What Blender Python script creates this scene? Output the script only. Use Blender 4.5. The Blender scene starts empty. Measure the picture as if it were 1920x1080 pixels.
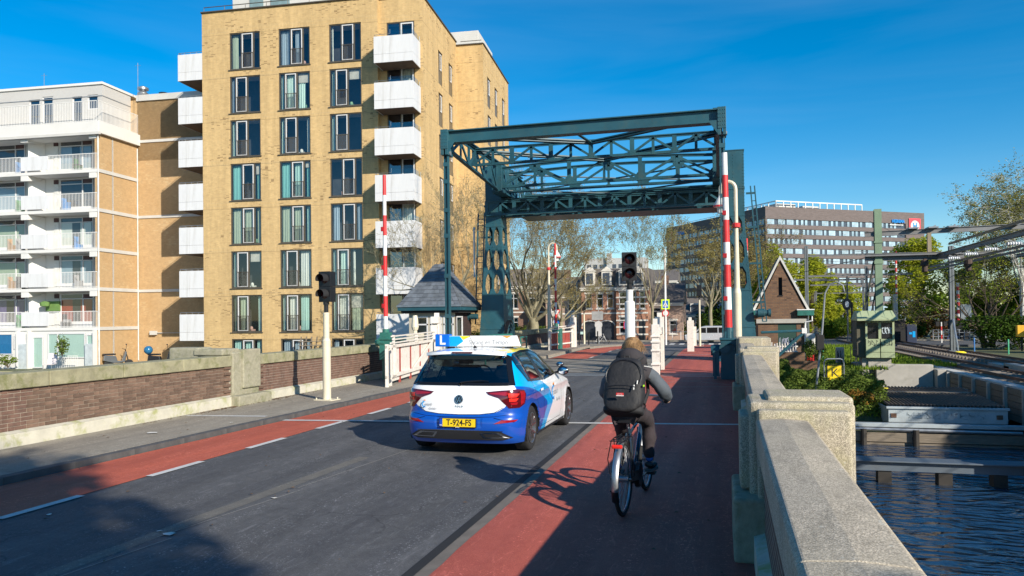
import bpy, bmesh, math, random
from mathutils import Vector, Matrix, Euler, noise
rnd = random.Random(7)
PI = math.pi; R_ = math.radians
scene = bpy.context.scene
COL = scene.collection

# ---------------------------------------------------------------- camera
cam_d = bpy.data.cameras.new("camera"); cam = bpy.data.objects.new("camera", cam_d); COL.objects.link(cam)
cam_d.sensor_width = 36.0; cam_d.lens = 36.0*1420/1920.0
cam_d.shift_y = 37.7/1920.0
cam_d.clip_start = 0.05; cam_d.clip_end = 8000
cam.location = (0, 0, 1.9)
cam.rotation_euler = (Matrix.Rotation(R_(15.36), 3, 'Z') @ Matrix.Rotation(PI/2+math.atan(17/1420.), 3, 'X') @ Matrix.Rotation(-0.012, 3, 'Z')).to_euler()
scene.camera = cam

# ---------------------------------------------------------------- light
SUN_EL = R_(26.5)
SX, SY = 0.785, -0.62
world = bpy.data.worlds.new("World"); scene.world = world; world.use_nodes = True
nt = world.node_tree; nt.nodes.clear()
wo = nt.nodes.new('ShaderNodeOutputWorld'); bg = nt.nodes.new('ShaderNodeBackground'); sk = nt.nodes.new('ShaderNodeTexSky')
sk.sky_type = 'NISHITA'; sk.sun_disc = False; sk.sun_elevation = SUN_EL; sk.sun_rotation = math.atan2(SX, SY)
sk.air_density = 1.0; sk.dust_density = 0.25; sk.ozone_density = 3.2; sk.altitude = 0
bg.inputs[1].default_value = 0.10
hs = nt.nodes.new('ShaderNodeHueSaturation'); hs.inputs['Saturation'].default_value = 1.5; hs.inputs['Value'].default_value = 1.1; hs.inputs['Hue'].default_value = .497
# very thin high cirrus low in the sky
tc = nt.nodes.new('ShaderNodeTexCoord'); mp = nt.nodes.new('ShaderNodeMapping'); mp.inputs['Scale'].default_value = (1.2, 1.2, 9)
nz = nt.nodes.new('ShaderNodeTexNoise'); nz.inputs['Scale'].default_value = 1.3; nz.inputs['Detail'].default_value = 7; nz.inputs['Distortion'].default_value = .6
rp = nt.nodes.new('ShaderNodeValToRGB'); rp.color_ramp.elements[0].position = .46; rp.color_ramp.elements[1].position = .8
rp.color_ramp.elements[1].color = (.06, .06, .06, 1)
mx = nt.nodes.new('ShaderNodeMixRGB'); mx.inputs[2].default_value = (6.0, 7.0, 8.0, 1)
L = nt.links.new
L(tc.outputs['Generated'], mp.inputs[0]); L(mp.outputs[0], nz.inputs['Vector']); L(nz.outputs[0], rp.inputs[0])
L(sk.outputs[0], hs.inputs['Color']); L(hs.outputs[0], mx.inputs[1]); L(rp.outputs[0], mx.inputs[0])
L(mx.outputs[0], bg.inputs[0]); L(bg.outputs[0], wo.inputs[0])
sd = bpy.data.lights.new("sun", 'SUN'); sun = bpy.data.objects.new("sun", sd); COL.objects.link(sun)
sd.energy = 5.0; sd.angle = R_(0.53); sd.color = (1.0, 0.915, 0.78)
sv = Vector((SX*math.cos(SUN_EL), SY*math.cos(SUN_EL), math.sin(SUN_EL)))
sun.rotation_euler = sv.to_track_quat('Z', 'Y').to_euler(); sun.location = (30, -30, 40)
scene.view_settings.view_transform = 'Standard'; scene.view_settings.look = 'None'
scene.view_settings.exposure = 0.48; scene.view_settings.gamma = 1.0; scene.view_settings.use_curve_mapping = False
scene.render.engine = 'CYCLES'
scene.cycles.max_bounces = 8; scene.cycles.transparent_max_bounces = 12
scene.render.resolution_x = 1024; scene.render.resolution_y = 576

# ---------------------------------------------------------------- mesh builder
class MB:
    def __init__(s): s.v = []; s.f = []; s.m = []; s.cur = 0
    def add(s, vs, fs):
        o = len(s.v); s.v += [tuple(v) for v in vs]; s.f += [tuple(i+o for i in f) for f in fs]; s.m += [s.cur]*len(fs)
    def box(s, x0, x1, y0, y1, z0, z1):
        s.add([(x0,y0,z0),(x1,y0,z0),(x1,y1,z0),(x0,y1,z0),(x0,y0,z1),(x1,y0,z1),(x1,y1,z1),(x0,y1,z1)],
              [(0,3,2,1),(4,5,6,7),(0,1,5,4),(1,2,6,5),(2,3,7,6),(3,0,4,7)])
    def bar(s, p, q, w, h, up=(0,0,1)):
        p = Vector(p); q = Vector(q); d = (q-p)
        if d.length < 1e-6: return
        d.normalize(); up = Vector(up)
        r = d.cross(up)
        if r.length < 1e-3: r = d.cross(Vector((0,1,0)))
        r.normalize(); u = r.cross(d); r *= w/2; u *= h/2
        s.add([p-r-u,p+r-u,p+r+u,p-r+u,q-r-u,q+r-u,q+r+u,q-r+u],[(0,1,2,3),(7,6,5,4),(0,4,5,1),(1,5,6,2),(2,6,7,3),(3,7,4,0)])
    def tube(s, p, q, r0, r1=None, n=8, caps=True):
        if r1 is None: r1 = r0
        p = Vector(p); q = Vector(q); d = (q-p)
        if d.length < 1e-7: return
        d.normalize(); a = d.orthogonal().normalized(); b = d.cross(a)
        vs = []
        for c, r in ((p, r0), (q, r1)):
            for i in range(n):
                t = 2*PI*i/n; vs.append(c + a*(r*math.cos(t)) + b*(r*math.sin(t)))
        fs = [(i,(i+1)%n,n+(i+1)%n,n+i) for i in range(n)]
        if caps: fs += [tuple(range(n-1,-1,-1)), tuple(range(n,2*n))]
        s.add(vs, fs)
    def path(s, pts, r, n=6, closed=False):
        """tube swept along points; r number or list"""
        P = [Vector(p) for p in pts]; N = len(P); vs = []; prev = None
        for i in range(N):
            if closed: d = P[(i+1)%N]-P[i-1]
            else: d = P[min(i+1,N-1)]-P[max(i-1,0)]
            d.normalize()
            if prev is None: a = d.orthogonal().normalized()
            else:
                a = prev - d*prev.dot(d)
                a = a.normalized() if a.length > 1e-4 else d.orthogonal().normalized()
            prev = a; b = d.cross(a); rr = r[i] if isinstance(r, (list,tuple)) else r
            for k in range(n):
                t = 2*PI*k/n; vs.append(P[i]+a*(rr*math.cos(t))+b*(rr*math.sin(t)))
        fs = []
        for i in range(N if closed else N-1):
            j = (i+1)%N
            for k in range(n): fs.append((i*n+k, i*n+(k+1)%n, j*n+(k+1)%n, j*n+k))
        if not closed: fs += [tuple(range(n-1,-1,-1)), tuple(range((N-1)*n, N*n))]
        s.add(vs, fs)
    def lathe(s, c, prof, n=16, axis='z', caps=False):
        """prof list of (r, h) about axis through c"""
        c = Vector(c); vs = []; fs = []
        for r, h in prof:
            for i in range(n):
                t = 2*PI*i/n; a, b = r*math.cos(t), r*math.sin(t)
                vs.append(c + (Vector((a,b,h)) if axis=='z' else Vector((h,a,b)) if axis=='x' else Vector((b,h,a))))
        for j in range(len(prof)-1):
            for i in range(n): fs.append((j*n+i, j*n+(i+1)%n, (j+1)*n+(i+1)%n, (j+1)*n+i))
        if caps: fs += [tuple(range(n-1,-1,-1)), tuple(range((len(prof)-1)*n, len(prof)*n))]
        s.add(vs, fs)
    def prism(s, poly, mapf, d0, d1):
        """poly in 2D (a,b), mapf(a,b,d)->xyz"""
        n = len(poly)
        s.add([mapf(a,b,d0) for a,b in poly]+[mapf(a,b,d1) for a,b in poly],
              [tuple(range(n-1,-1,-1)), tuple(range(n,2*n))]+[(i,(i+1)%n,n+(i+1)%n,n+i) for i in range(n)])
    def quad(s, a, b, c, d): s.add([a,b,c,d], [(0,1,2,3)])
    def ell(s, c, rx, ry, rz, n=10, m=6):
        c = Vector(c); vs = [c+Vector((0,0,-rz))]; fs = []
        for j in range(1, m):
            p = -PI/2+PI*j/m
            for i in range(n):
                t = 2*PI*i/n; vs.append(c+Vector((rx*math.cos(p)*math.cos(t), ry*math.cos(p)*math.sin(t), rz*math.sin(p))))
        vs.append(c+Vector((0,0,rz)))
        for i in range(n): fs.append((0, 1+(i+1)%n, 1+i))
        for j in range(m-2):
            for i in range(n): fs.append((1+j*n+i, 1+j*n+(i+1)%n, 1+(j+1)*n+(i+1)%n, 1+(j+1)*n+i))
        l = len(vs)-1; b = 1+(m-2)*n
        for i in range(n): fs.append((b+i, b+(i+1)%n, l))
        s.add(vs, fs)
    def mesh(s, name, mats, smooth=False):
        me = bpy.data.meshes.new(name); me.from_pydata(s.v, [], s.f)
        if not isinstance(mats, (list,tuple)): mats = [mats]
        for m in mats: me.materials.append(m)
        if len(mats) > 1: me.polygons.foreach_set('material_index', s.m)
        if smooth: me.polygons.foreach_set('use_smooth', [True]*len(me.polygons))
        me.update(); return me
    def build(s, name, mats, parent=None, smooth=False, kind=None, bevel=0, fixn=False, seg=2, label=None):
        me = s.mesh(name, mats, smooth)
        if fixn:
            bm = bmesh.new(); bm.from_mesh(me); bmesh.ops.recalc_face_normals(bm, faces=bm.faces); bm.to_mesh(me); bm.free()
        o = bpy.data.objects.new(name, me); COL.objects.link(o)
        if parent: o.parent = parent
        if kind: o['kind'] = kind
        if label: o['label'] = label
        if bevel:
            b = o.modifiers.new('bevel', 'BEVEL'); b.width = bevel; b.segments = seg; b.limit_method = 'ANGLE'; b.angle_limit = R_(40)
        if smooth:
            try: me.set_sharp_from_angle(angle=R_(42))
            except Exception: pass
        return o
def thing(name, label, cat, loc=(0,0,0), rz=0, group=None):
    o = bpy.data.objects.new(name, None); COL.objects.link(o); o.location = loc; o.rotation_euler = (0,0,rz)
    o.empty_display_size = .2
    o['label'] = label; o['category'] = cat
    if group: o['group'] = group
    return o
def tag(o, label, cat, group=None):
    o['label'] = label; o['category'] = cat
    if group: o['group'] = group
    return o
def kids(o): return [c for c in ALLOBJ() if c.parent is o]
def ALLOBJ(): return list(COL.objects)
def copy_tree(o, loc=None, rz=None, label=None, _idx=None):
    if _idx is None:
        _idx = {}
        for c in COL.objects:
            if c.parent: _idx.setdefault(c.parent.name, []).append(c)
    c = o.copy(); COL.objects.link(c)
    if loc is not None: c.location = loc
    if rz is not None: c.rotation_euler = (0,0,rz)
    if label: c['label'] = label
    for ch in _idx.get(o.name, []):
        d = copy_tree(ch, _idx=_idx); d.parent = c
    return c
def inst(me, name, parent, loc=(0,0,0), rot=(0,0,0), scale=(1,1,1)):
    o = bpy.data.objects.new(name, me); COL.objects.link(o); o.parent = parent; o.location = loc; o.rotation_euler = rot; o.scale = scale
    return o
def text(s, size, mat, parent, loc, rot, name='lettering', ext=.004, align='CENTER', sx=1.0, bold=0):
    cu = bpy.data.curves.new(name, 'FONT'); cu.body = s; cu.size = size; cu.extrude = ext; cu.align_x = align; cu.align_y = 'CENTER'; cu.offset = bold
    cu.resolution_u = 4
    t = bpy.data.objects.new('t', cu); COL.objects.link(t)
    dg = bpy.context.evaluated_depsgraph_get(); me = bpy.data.meshes.new_from_object(t.evaluated_get(dg))
    bpy.data.objects.remove(t); me.materials.clear(); me.materials.append(mat); me.name = name
    o = bpy.data.objects.new(name, me); COL.objects.link(o); o.parent = parent; o.location = loc; o.rotation_euler = rot; o.scale = (sx,1,1)
    return o

# ---------------------------------------------------------------- materials
def newmat(name):
    m = bpy.data.materials.new(name); m.use_nodes = True; nt = m.node_tree
    return m, nt, nt.nodes['Principled BSDF']
def nd(nt, t, **k):
    n = nt.nodes.new(t)
    for a, b in k.items():
        if a.startswith('i_'): n.inputs[a[2:].replace('_',' ')].default_value = b
        else: setattr(n, a, b)
    return n
def ramp(nt, src, p0, p1, c0=(0,0,0,1), c1=(1,1,1,1)):
    r = nt.nodes.new('ShaderNodeValToRGB'); e = r.color_ramp.elements
    e[0].position = p0; e[1].position = p1; e[0].color = c0; e[1].color = c1
    nt.links.new(src, r.inputs[0]); return r.outputs[0]
def noise_n(nt, vec, scale, detail=4, rough=.55, dist=0):
    n = nd(nt, 'ShaderNodeTexNoise'); n.inputs['Scale'].default_value = scale; n.inputs['Detail'].default_value = detail
    n.inputs['Roughness'].default_value = rough; n.inputs['Distortion'].default_value = dist
    if vec is not None: nt.links.new(vec, n.inputs['Vector'])
    return n.outputs[0]
def mixc(nt, fac, a, b, mode='MIX'):
    m = nt.nodes.new('ShaderNodeMixRGB'); m.blend_type = mode
    for s, v in ((m.inputs[0], fac), (m.inputs[1], a), (m.inputs[2], b)):
        if isinstance(v, (int, float)): s.default_value = v
        elif isinstance(v, (tuple, list)): s.default_value = tuple(v[:3])+(1,)
        else: nt.links.new(v, s)
    return m.outputs[0]
def coords(nt, scale=(1,1,1), kind='Object', rot=(0,0,0)):
    t = nd(nt, 'ShaderNodeTexCoord'); m = nd(nt, 'ShaderNodeMapping'); m.inputs['Scale'].default_value = scale; m.inputs['Rotation'].default_value = rot
    nt.links.new(t.outputs[kind], m.inputs[0]); return m.outputs[0]
def bump(nt, b, h, strength=.3, dist=.02):
    n = nd(nt, 'ShaderNodeBump'); n.inputs['Strength'].default_value = strength; n.inputs['Distance'].default_value = dist
    nt.links.new(h, n.inputs['Height']); nt.links.new(n.outputs[0], b.inputs['Normal']); return n
_mc = {}
def M(name, col, rough=.6, metal=0, var=.18, vs=2.5, bs=0, bscale=40, spec=.5, dirt=None, dscale=1.2, damt=.5, rv=.1, rnd_obj=0, stretch=(1,1,1), coat=0, rust=0):
    if name in _mc: return _mc[name]
    m, nt, b = newmat(name)
    v = coords(nt, stretch)
    n1 = noise_n(nt, v, vs, 6, .65)
    c = mixc(nt, ramp(nt, n1, .3, .7), [x*(1-var) for x in col], [min(1, x*(1+var)) for x in col])
    if dirt:
        n2 = noise_n(nt, v, dscale, 7, .7, .3)
        c = mixc(nt, ramp(nt, n2, .5, .72, (0,0,0,1), (damt,damt,damt,1)), c, dirt)
    if rust:
        n5 = noise_n(nt, coords(nt, (2.2,2.2,.5)), 3.3, 9, .82, .5)
        c = mixc(nt, ramp(nt, n5, .60, .68, (0,0,0,1), (rust,rust,rust,1)), c, (.10,.045,.02))
        n6 = noise_n(nt, v, .35, 4, .6); c = mixc(nt, 1, c, ramp(nt, n6, .3, .7, (.78,.8,.82,1), (1.18,1.15,1.1,1)), 'MULTIPLY')
    if rnd_obj:
        oi = nd(nt, 'ShaderNodeObjectInfo')
        h = nd(nt, 'ShaderNodeHueSaturation'); mr = nd(nt, 'ShaderNodeMapRange'); mr.inputs[3].default_value = 1-rnd_obj; mr.inputs[4].default_value = 1+rnd_obj
        nt.links.new(oi.outputs['Random'], mr.inputs[0]); nt.links.new(mr.outputs[0], h.inputs['Value']); nt.links.new(c, h.inputs['Color']); c = h.outputs[0]
    nt.links.new(c, b.inputs['Base Color'])
    mr = nd(nt, 'ShaderNodeMapRange'); mr.inputs[3].default_value = max(.02, rough-rv); mr.inputs[4].default_value = min(1, rough+rv)
    nt.links.new(n1, mr.inputs[0]); nt.links.new(mr.outputs[0], b.inputs['Roughness'])
    b.inputs['Metallic'].default_value = metal; b.inputs['Specular IOR Level'].default_value = spec
    if coat: b.inputs['Coat Weight'].default_value = coat; b.inputs['Coat Roughness'].default_value = .03
    if bs: bump(nt, b, noise_n(nt, v, bscale, 5, .6), bs, .02)
    _mc[name] = m; return m

def brickmat(name, c1, c2, mort, bw=.22, rh=.065, ms=.010, off=.5, rough=.85, dark=None, darkamt=.5, patch=None, soldier=None, bumpk=.4, joints=False):
    """brick on vertical walls in a local frame: u = x+y, v = z"""
    m, nt, b = newmat(name)
    tcn = nd(nt, 'ShaderNodeTexCoord'); sp = nd(nt, 'ShaderNodeSeparateXYZ'); nt.links.new(tcn.outputs['Object'], sp.inputs[0])
    ad = nd(nt, 'ShaderNodeMath', operation='ADD'); nt.links.new(sp.outputs[0], ad.inputs[0]); nt.links.new(sp.outputs[1], ad.inputs[1])
    cb = nd(nt, 'ShaderNodeCombineXYZ'); nt.links.new(ad.outputs[0], cb.inputs[0]); nt.links.new(sp.outputs[2], cb.inputs[1])
    def bt(vec, bw, rh):
        t = nd(nt, 'ShaderNodeTexBrick'); t.offset = off
        t.inputs['Color1'].default_value = (*c1,1); t.inputs['Color2'].default_value = (*c2,1); t.inputs['Mortar'].default_value = (*mort,1)
        t.inputs['Scale'].default_value = 1; t.inputs['Mortar Size'].default_value = ms; t.inputs['Mortar Smooth'].default_value = .2
        t.inputs['Brick Width'].default_value = bw; t.inputs['Row Height'].default_value = rh; t.inputs['Bias'].default_value = 0
        nt.links.new(vec, t.inputs['Vector']); return t
    t = bt(cb.outputs[0], bw, rh); c = t.outputs[0]; hgt = t.outputs['Fac']
    if soldier:   # bands of upright bricks repeating every storey: (period, z0, height)
        per, z0, hh = soldier
        s1 = nd(nt, 'ShaderNodeMath', operation='SUBTRACT'); s1.inputs[1].default_value = z0; nt.links.new(sp.outputs[2], s1.inputs[0])
        s2 = nd(nt, 'ShaderNodeMath', operation='FLOORED_MODULO'); s2.inputs[1].default_value = per; nt.links.new(s1.outputs[0], s2.inputs[0])
        s3 = nd(nt, 'ShaderNodeMath', operation='LESS_THAN'); s3.inputs[1].default_value = hh; nt.links.new(s2.outputs[0], s3.inputs[0])
        t2 = bt(cb.outputs[0], rh, bw); t2.offset = 0
        c = mixc(nt, s3.outputs[0], c, t2.outputs[0])
    if dark:
        mpn = nd(nt, 'ShaderNodeMapping'); mpn.inputs['Scale'].default_value = (1/bw, 1/rh, 1); nt.links.new(cb.outputs[0], mpn.inputs[0])
        wn = nd(nt, 'ShaderNodeTexWhiteNoise', noise_dimensions='2D'); fl = nd(nt, 'ShaderNodeVectorMath', operation='FLOOR')
        nt.links.new(mpn.outputs[0], fl.inputs[0]); nt.links.new(fl.outputs[0], wn.inputs['Vector'])
        clus = noise_n(nt, cb.outputs[0], .5, 3)
        mu = nd(nt, 'ShaderNodeMath', operation='MULTIPLY'); nt.links.new(wn.outputs['Value'], mu.inputs[0]); nt.links.new(clus, mu.inputs[1])
        c = mixc(nt, ramp(nt, mu.outputs[0], .50, .53, (0,0,0,1), (darkamt,)*3+(1,)), c, dark)
    if patch:
        n2 = noise_n(nt, cb.outputs[0], .45, 6, .7)
        c = mixc(nt, ramp(nt, n2, .45, .75, (0,0,0,1), (.55,.55,.55,1)), c, patch)
    if joints:
        j2 = nd(nt, 'ShaderNodeMath', operation='LESS_THAN'); j2.inputs[1].default_value = .03; nt.links.new(s2.outputs[0], j2.inputs[0])
        c = mixc(nt, mixc(nt, 1, j2.outputs[0], (.55,.55,.55), 'MULTIPLY'), c, [x*.4 for x in mort])
        mps = nd(nt, 'ShaderNodeMapping'); mps.inputs['Scale'].default_value = (1.4,.12,1); nt.links.new(cb.outputs[0], mps.inputs[0])
        st_ = noise_n(nt, mps.outputs[0], 1.0, 7, .7, .3); c = mixc(nt, 1, c, ramp(nt, st_, .3, .72, (.80,.78,.76,1), (1.12,1.1,1.08,1)), 'MULTIPLY')
    n3 = noise_n(nt, cb.outputs[0], 3.2, 5, .7)
    c = mixc(nt, 1, c, ramp(nt, n3, .2, .8, (.8,.8,.8,1), (1.12,1.12,1.12,1)), 'MULTIPLY')
    nt.links.new(c, b.inputs['Base Color']); b.inputs['Roughness'].default_value = rough; b.inputs['Specular IOR Level'].default_value = .25
    inv = nd(nt, 'ShaderNodeMath', operation='SUBTRACT'); inv.inputs[0].default_value = 1; nt.links.new(hgt, inv.inputs[1])
    bump(nt, b, inv.outputs[0], bumpk, .01)
    return m

def glassmat(name, tint=(.5,.6,.62), refl=.28, rough=.02, dark=None):
    m, nt, b = newmat(name); nt.nodes.remove(b)
    out = nt.nodes['Material Output']
    tr = nd(nt, 'ShaderNodeBsdfTransparent'); tr.inputs[0].default_value = (*tint,1)
    gl = nd(nt, 'ShaderNodeBsdfGlossy'); gl.inputs['Roughness'].default_value = rough; gl.inputs[0].default_value = (.95,.97,1,1)
    fr = nd(nt, 'ShaderNodeLayerWeight'); fr.inputs[0].default_value = .5; pw_ = nd(nt, 'ShaderNodeMath', operation='POWER'); pw_.inputs[1].default_value = 4.5; nt.links.new(fr.outputs['Facing'], pw_.inputs[0])
    ad = nd(nt, 'ShaderNodeMath', operation='MULTIPLY_ADD', use_clamp=True); ad.inputs[1].default_value = .85; ad.inputs[2].default_value = refl+.03; nt.links.new(pw_.outputs[0], ad.inputs[0])
    ms = nd(nt, 'ShaderNodeMixShader'); nt.links.new(ad.outputs[0], ms.inputs[0]); nt.links.new(tr.outputs[0], ms.inputs[1]); nt.links.new(gl.outputs[0], ms.inputs[2])
    nt.links.new(ms.outputs[0], out.inputs[0]); return m

WHITE = M('white_paint', (.78,.78,.76), .45, var=.05, vs=1.5, dirt=(.5,.48,.42), dscale=1.5, damt=.35)
WHITE2 = M('white_render', (.64,.63,.60), .7, var=.04, vs=.6, dirt=(.58,.55,.48), dscale=.5, damt=.4, bs=.08)
PANELW = M('white_balcony_panel', (.63,.63,.63), .35, var=.05, vs=.8, dirt=(.40,.38,.34), dscale=1.1, damt=.45, stretch=(2.5,2.5,.35))
CREAMP = M('cream_paint', (.62,.565,.43), .45, var=.07, vs=3, dirt=(.42,.36,.25), dscale=2.5, damt=.35)
TEAL = M('teal_steel_paint', (.018,.078,.104), .42, var=.16, vs=1.3, dirt=(.05,.085,.08), dscale=2.2, damt=.6, bs=.06, bscale=25, rust=.55)
TEAL_D = M('teal_steel_deep', (.014,.055,.075), .45, var=.18, vs=1.3, dirt=(.03,.035,.03), dscale=3, damt=.6)
GREENP = M('green_machine_paint', (.03,.15,.12), .4, var=.12, vs=3, dirt=(.03,.05,.04), dscale=4, damt=.5)
GREENL = M('pale_green_paint', (.36,.42,.25), .55, var=.07, vs=1.5, dirt=(.22,.24,.15), dscale=1.5, damt=.5)
GREENM = M('mast_green_paint', (.17,.25,.16), .6, var=.1, vs=1.5, dirt=(.1,.1,.07), dscale=1.2, damt=.5)
REDP = M('barrier_red', (.62,.035,.035), .4, var=.08, vs=4)
REDB = M('red_board_paint', (.38,.06,.045), .6, var=.12, vs=4, dirt=(.2,.1,.08), damt=.4)
BARW = M('barrier_white', (.70,.70,.68), .35, var=.04, vs=4, dirt=(.6,.58,.52), damt=.3)
BLACK = M('black_plastic', (.012,.012,.014), .35, var=.2, vs=6)
BLACKM = M('black_matte', (.015,.015,.016), .8, var=.2)
STEEL = M('galvanised_steel', (.33,.35,.37), .4, .7, var=.15, vs=5, dirt=(.2,.2,.19), damt=.4)
STEELD = M('dull_steel', (.22,.24,.26), .55, .3, var=.2, vs=3, dirt=(.16,.12,.09), dscale=2, damt=.5)
RUST = M('rusty_rail_steel', (.13,.07,.045), .75, .2, var=.25, vs=6)
CONC = M('concrete', (.40,.38,.34), .85, var=.14, vs=1.2, bs=.15, bscale=30, dirt=(.2,.19,.15), dscale=1.1, damt=.6)
CONCL = M('light_concrete', (.52,.51,.48), .8, var=.06, vs=.8, dirt=(.38,.36,.33), dscale=.7, damt=.4)
BROWNF = M('bronze_window_frame', (.105,.088,.065), .4, .3, var=.1)
WHITEF = M('white_window_frame', (.6,.6,.6), .4, var=.02)
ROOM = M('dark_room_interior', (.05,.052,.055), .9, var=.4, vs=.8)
TIMBER = M('weathered_timber', (.20,.165,.125), .8, var=.3, vs=3, stretch=(.6,6,6), dirt=(.08,.07,.05), damt=.6, bs=.2)
SLATE = M('slate', (.11,.125,.145), .6, var=.25, vs=4, rnd_obj=.22, dirt=(.16,.17,.16), damt=.25)
# ---------------------------------------------------------------- ground materials
def asphalt(name, base, hi, streak=.5, red=False, scale=1.0):
    m, nt, b = newmat(name)
    v = coords(nt); vst = coords(nt, (1.3, .22, 1)); vst2 = coords(nt, (3.5, .35, 1), rot=(0,0,.5))
    fine = noise_n(nt, v, 90*scale, 4, .75); mid = noise_n(nt, v, 6, 8, .72, .4); big = noise_n(nt, vst, .9, 6, .65, .8)
    c = mixc(nt, ramp(nt, mid, .3, .75), base, hi)
    c = mixc(nt, ramp(nt, big, .35, .7, (0,0,0,1), (streak,)*3+(1,)), c, [x*.62 for x in base])
    c = mixc(nt, 1, c, ramp(nt, fine, .28, .75, (.6,.6,.6,1), (1.42,1.42,1.42,1)), 'MULTIPLY')
    sp = noise_n(nt, v, 34, 3, .8); sp2 = noise_n(nt, vst2, 1.1, 4, .6)
    k = nd(nt, 'ShaderNodeMath', operation='MULTIPLY'); nt.links.new(ramp(nt, sp, .58, .66), k.inputs[0]); nt.links.new(ramp(nt, sp2, .45, .65), k.inputs[1])
    c = mixc(nt, k.outputs[0], c, [min(1, x*2.1+.05) for x in hi])
    scuff = noise_n(nt, coords(nt, (5, .9, 1), rot=(0,0,1.0)), 2.2, 9, .8, 1.5)
    c = mixc(nt, ramp(nt, scuff, .55, .66, (0,0,0,1), (.42,.42,.42,1)), c, [min(1, x*1.7+.03) for x in hi])
    lane = noise_n(nt, coords(nt, (1.5,.02,1)), 1.1, 3, .6); c = mixc(nt, 1, c, ramp(nt, lane, .35, .65, (.80,.80,.82,1), (1.14,1.13,1.1,1)), 'MULTIPLY')
    vo = nd(nt, 'ShaderNodeTexVoronoi', feature='DISTANCE_TO_EDGE'); vo.inputs['Scale'].default_value = .55; dv = nd(nt, 'ShaderNodeVectorMath', operation='MULTIPLY_ADD')
    nn_ = nd(nt, 'ShaderNodeTexNoise'); nn_.inputs['Scale'].default_value = 2.2; nn_.inputs['Detail'].default_value = 6; nt.links.new(v, nn_.inputs['Vector'])
    nt.links.new(nn_.outputs['Color'], dv.inputs[0]); dv.inputs[1].default_value = (.8,.8,.8); nt.links.new(v, dv.inputs[2]); nt.links.new(dv.outputs[0], vo.inputs['Vector'])
    ck = nd(nt, 'ShaderNodeMath', operation='MULTIPLY'); nt.links.new(ramp(nt, vo.outputs[0], .002, .012, (1,1,1,1), (0,0,0,1)), ck.inputs[0]); nt.links.new(ramp(nt, noise_n(nt, v, .35, 3), .5, .62, (0,0,0,1), (.7,.7,.7,1)), ck.inputs[1])
    c = mixc(nt, ck.outputs[0], c, [x*.4 for x in base])
    oil = noise_n(nt, v, 1.9, 2, .5, .3); c = mixc(nt, ramp(nt, oil, .68, .78, (0,0,0,1), (.45,.45,.45,1)), c, [x*.45 for x in base])
    nt.links.new(c, b.inputs['Base Color'])
    mr = nd(nt, 'ShaderNodeMapRange'); mr.inputs[3].default_value = .55; mr.inputs[4].default_value = .9; nt.links.new(big, mr.inputs[0]); nt.links.new(mr.outputs[0], b.inputs['Roughness'])
    b.inputs['Specular IOR Level'].default_value = .35
    h = nd(nt, 'ShaderNodeMath', operation='MULTIPLY_ADD'); nt.links.new(mid, h.inputs[0]); h.inputs[1].default_value = 1.2; nt.links.new(fine, h.inputs[2])
    bump(nt, b, h.outputs[0], .35, .006)
    return m
ASPH = asphalt('road_asphalt', (.072,.073,.077), (.128,.129,.133), .6)
ASPHD = asphalt('bridge_deck_surface', (.20,.185,.16), (.27,.25,.215), .3)
PAVE = asphalt('footway_asphalt', (.225,.20,.165), (.31,.28,.23), .3)
REDA = asphalt('red_cycle_asphalt', (.43,.092,.050), (.52,.125,.075), .2)
REDA2 = asphalt('red_cycle_coating', (.36,.078,.056), (.46,.115,.082), .3)
STREET = asphalt('side_street_asphalt', (.09,.09,.095), (.13,.13,.13), .3)
KERB = M('kerb_stone', (.075,.075,.075), .75, var=.25, vs=5, bs=.1, dirt=(.2,.19,.17), damt=.4)
STRIPC = M('concrete_edge_strip', (.15,.13,.11), .85, var=.2, vs=5, bs=.15, dirt=(.1,.1,.09), damt=.5)
def paintmat(name, col=(.6,.6,.58), wear=.5):
    m, nt, b = newmat(name); v = coords(nt)
    n = noise_n(nt, v, 14, 8, .8, .3); n2 = noise_n(nt, v, 2, 3)
    c = mixc(nt, ramp(nt, n, .52, .66, (0,0,0,1), (wear,)*3+(1,)), col, [x*.25 for x in col])
    c = mixc(nt, 1, c, ramp(nt, n2, .3, .7, (.85,.85,.85,1), (1,1,1,1)), 'MULTIPLY')
    nt.links.new(c, b.inputs['Base Color']); b.inputs['Roughness'].default_value = .7; return m
LINEP = paintmat('worn_road_marking'); LINEF = paintmat('faint_road_scratch', (.3,.29,.27), .9)

def sheet(name, mat, outline, z, kind='structure', label=None, thick=None):
    mb = MB(); mb.add([(x,y,z) for x,y in outline], [tuple(range(len(outline)))])
    o = mb.build(name, mat); o['kind'] = kind
    return o
def ss(a, b, x):
    t = max(0, min(1, (x-a)/(b-a))); return t*t*(3-2*t)
def zr(y):           # road falls from the bridge to the street behind
    return -1.15*max(0, min(1, (y-42)/38))**1.15 if y > 42 else 0.0
def strip(name, mat, xl, xr, y0, y1, dz=0, step=2.0, kind='structure', xl1=None, xr1=None, parent=None):
    """a road strip; xl,xr may be functions of y"""
    fl = xl if callable(xl) else (lambda y: xl); fr = xr if callable(xr) else (lambda y: xr)
    n = max(1, int((y1-y0)/step)); mb = MB(); vs = []; fs = []
    for i in range(n+1):
        y = y0+(y1-y0)*i/n; z = zr(y)+dz; vs += [(fl(y),y,z), (fr(y),y,z)]
        if i: a = 2*i; fs.append((a-2,a-1,a+1,a))
    mb.add(vs, fs); o = mb.build(name, mat, parent)
    if kind: o['kind'] = kind
    return o
kerbx = lambda y: -8.16+.030*max(0, y-6) if y < 26 else -7.56

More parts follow.
